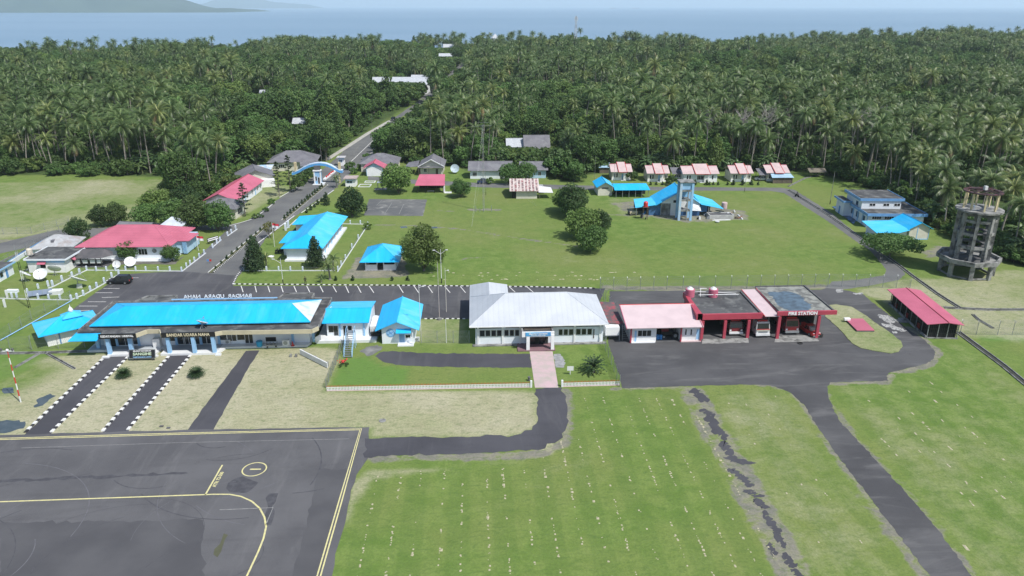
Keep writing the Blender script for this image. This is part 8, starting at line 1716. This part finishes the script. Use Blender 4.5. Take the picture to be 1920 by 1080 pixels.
x, y = G(1494, 369); r_ = root('motorcycle', 'motorcycle with rider on the narrow road near the cottages', 'motorcycle', x, y); bike(r_, Fr(x, y, -65)); person(x, y, 0, R(25), 'rider in dark clothes and helmet on the motorcycle on the narrow road', 'ride', M('dark_clothes', (.02, .025, .02), .9))
# ================================================================ far buildings in the wood
def far_house(px, py, L, D, he, hr, lab, roofm, wallm=None, ang=0, hip=False, nw=3):
    x, y = G(px, py); F = Fr(x, y, ang); r_ = R0('forest_house', lab, 'house', F); box_part(r_, 'wall', F, 0, L, 0, D, 0, he, wallm or white)
    if hip: roof_hip(r_, F, -.6, L+.6, -.6, D+.6, he, hr, D/2, L-D/2, roofm)
    else: roof_gable(r_, F, -.6, L+.6, -.6, D+.6, he, hr, 'u', (roofm, roofm))
    for k in range(nw): window(r_, F, L*(k+.4)/nw, he*.35, L/nw*.35, he*.35, 1, white)
    return r_
wr = M('far_white_roof', (.46, .49, .53), .6, (.36, .39, .43), vs=1.0)
far_house(952, 292, 11, 8, 3.4, 6.0, 'house with white metal roof in the wood behind the long grey house', wr, concrete); far_house(985, 294, 9, 9, 3.2, 7.5, 'dark-roofed white house joined to the white metal roof in the wood', greyroof, white)
far_house(735, 176, 23, 16, 6, 10, 'long white-roofed school building above the entrance road', wr, white, -4, nw=5); far_house(700, 168, 11, 8, 4, 8, 'small white roof left of the long school roof', wr, white); far_house(772, 163, 10, 8, 4.5, 8, 'white roof behind the right end of the school', wr, white, -4)
far_house(488, 187, 9, 7, 3, 5.5, 'small pale-roofed house deep in the palms left of the road', wr); far_house(551, 244, 9, 6, 3, 5.2, 'pale roof showing among trees left of the entrance road', wr); far_house(824, 118, 16, 9, 5, 9, 'white house at the far end of the road', wr); far_house(832, 101, 16, 10, 6, 11, 'white-gabled house near the shore', wr); far_house(910, 98, 18, 10, 7, 12, 'bluish roof near the shore right of the road', M('bluish_roof', (.4, .5, .6), .5)); far_house(922, 89, 10, 10, 12, 18, 'small white tower-like building at the shore', wr, hip=True); far_house(808, 128, 20, 9, 4, 7, 'low pale roof left of the far road', wr); far_house(880, 170+30, 24, 8, 5, 8, 'faded pink-grey building behind the palms right of the road', M('dusty_pink', (.32, .26, .28), .8), M('dusty_wall', (.3, .3, .33), .8))
far_house(1212, 236, 8, 6, 3, 5, 'broken pale roof glimpsed in the palms above the cottages', zinc)
# cell tower near the shore
x, y = 119.0, 905.0; z0_ = hz(x, y); r_ = root('cell_tower', 'tall white lattice telecom tower rising above the far palms against the sea', 'tower', x, y, z0_)
for k in range(9):
    a, b = z0_+k*4.6, z0_+(k+1)*4.6; w0, w1 = 2.0-k*.16, 2.0-(k+1)*.16; mb = MB(); c0 = [(x+sx*w0, y+sy*w0, a) for sx, sy in ((-1, -1), (1, -1), (1, 1), (-1, 1))]; c1 = [(x+sx*w1, y+sy*w1, b) for sx, sy in ((-1, -1), (1, -1), (1, 1), (-1, 1))]
    for i in range(4): mb.tube(c0[i], c1[i], .16, .16, 4); mb.tube(c0[i], c1[(i+1) % 4], .09, .09, 3); mb.tube(c0[(i+1) % 4], c1[i], .09, .09, 3)
    mb.build('tower_section', whitemet if k % 2 else M('grey_tower', (.5, .5, .5), .5), r_)
for dx in (-1.4, 1.4): box_part(r_, 'antenna_panel', Fr(x+dx, y), -.3, .3, -.3, .3, z0_+36, z0_+40, whitemet)
# ships
for px, t in ((1150, 'left'), (1192, 'right')):
    d = _ray(px, 12); Y = 17000; X = d.x/d.y*Y; r_ = root('ship', t+' of two tiny ships on the horizon', 'ship', X, Y, -.5); F = Fr(X, Y, 0, -.5); mb = MB(); mb.prism(F, [(-70, -10), (60, -10), (80, 0), (60, 10), (-70, 10)], -2, 12); mb.build('hull', concdark, r_); box_part(r_, 'superstructure', F, -60, -40, -9, 9, 12, 30, white)
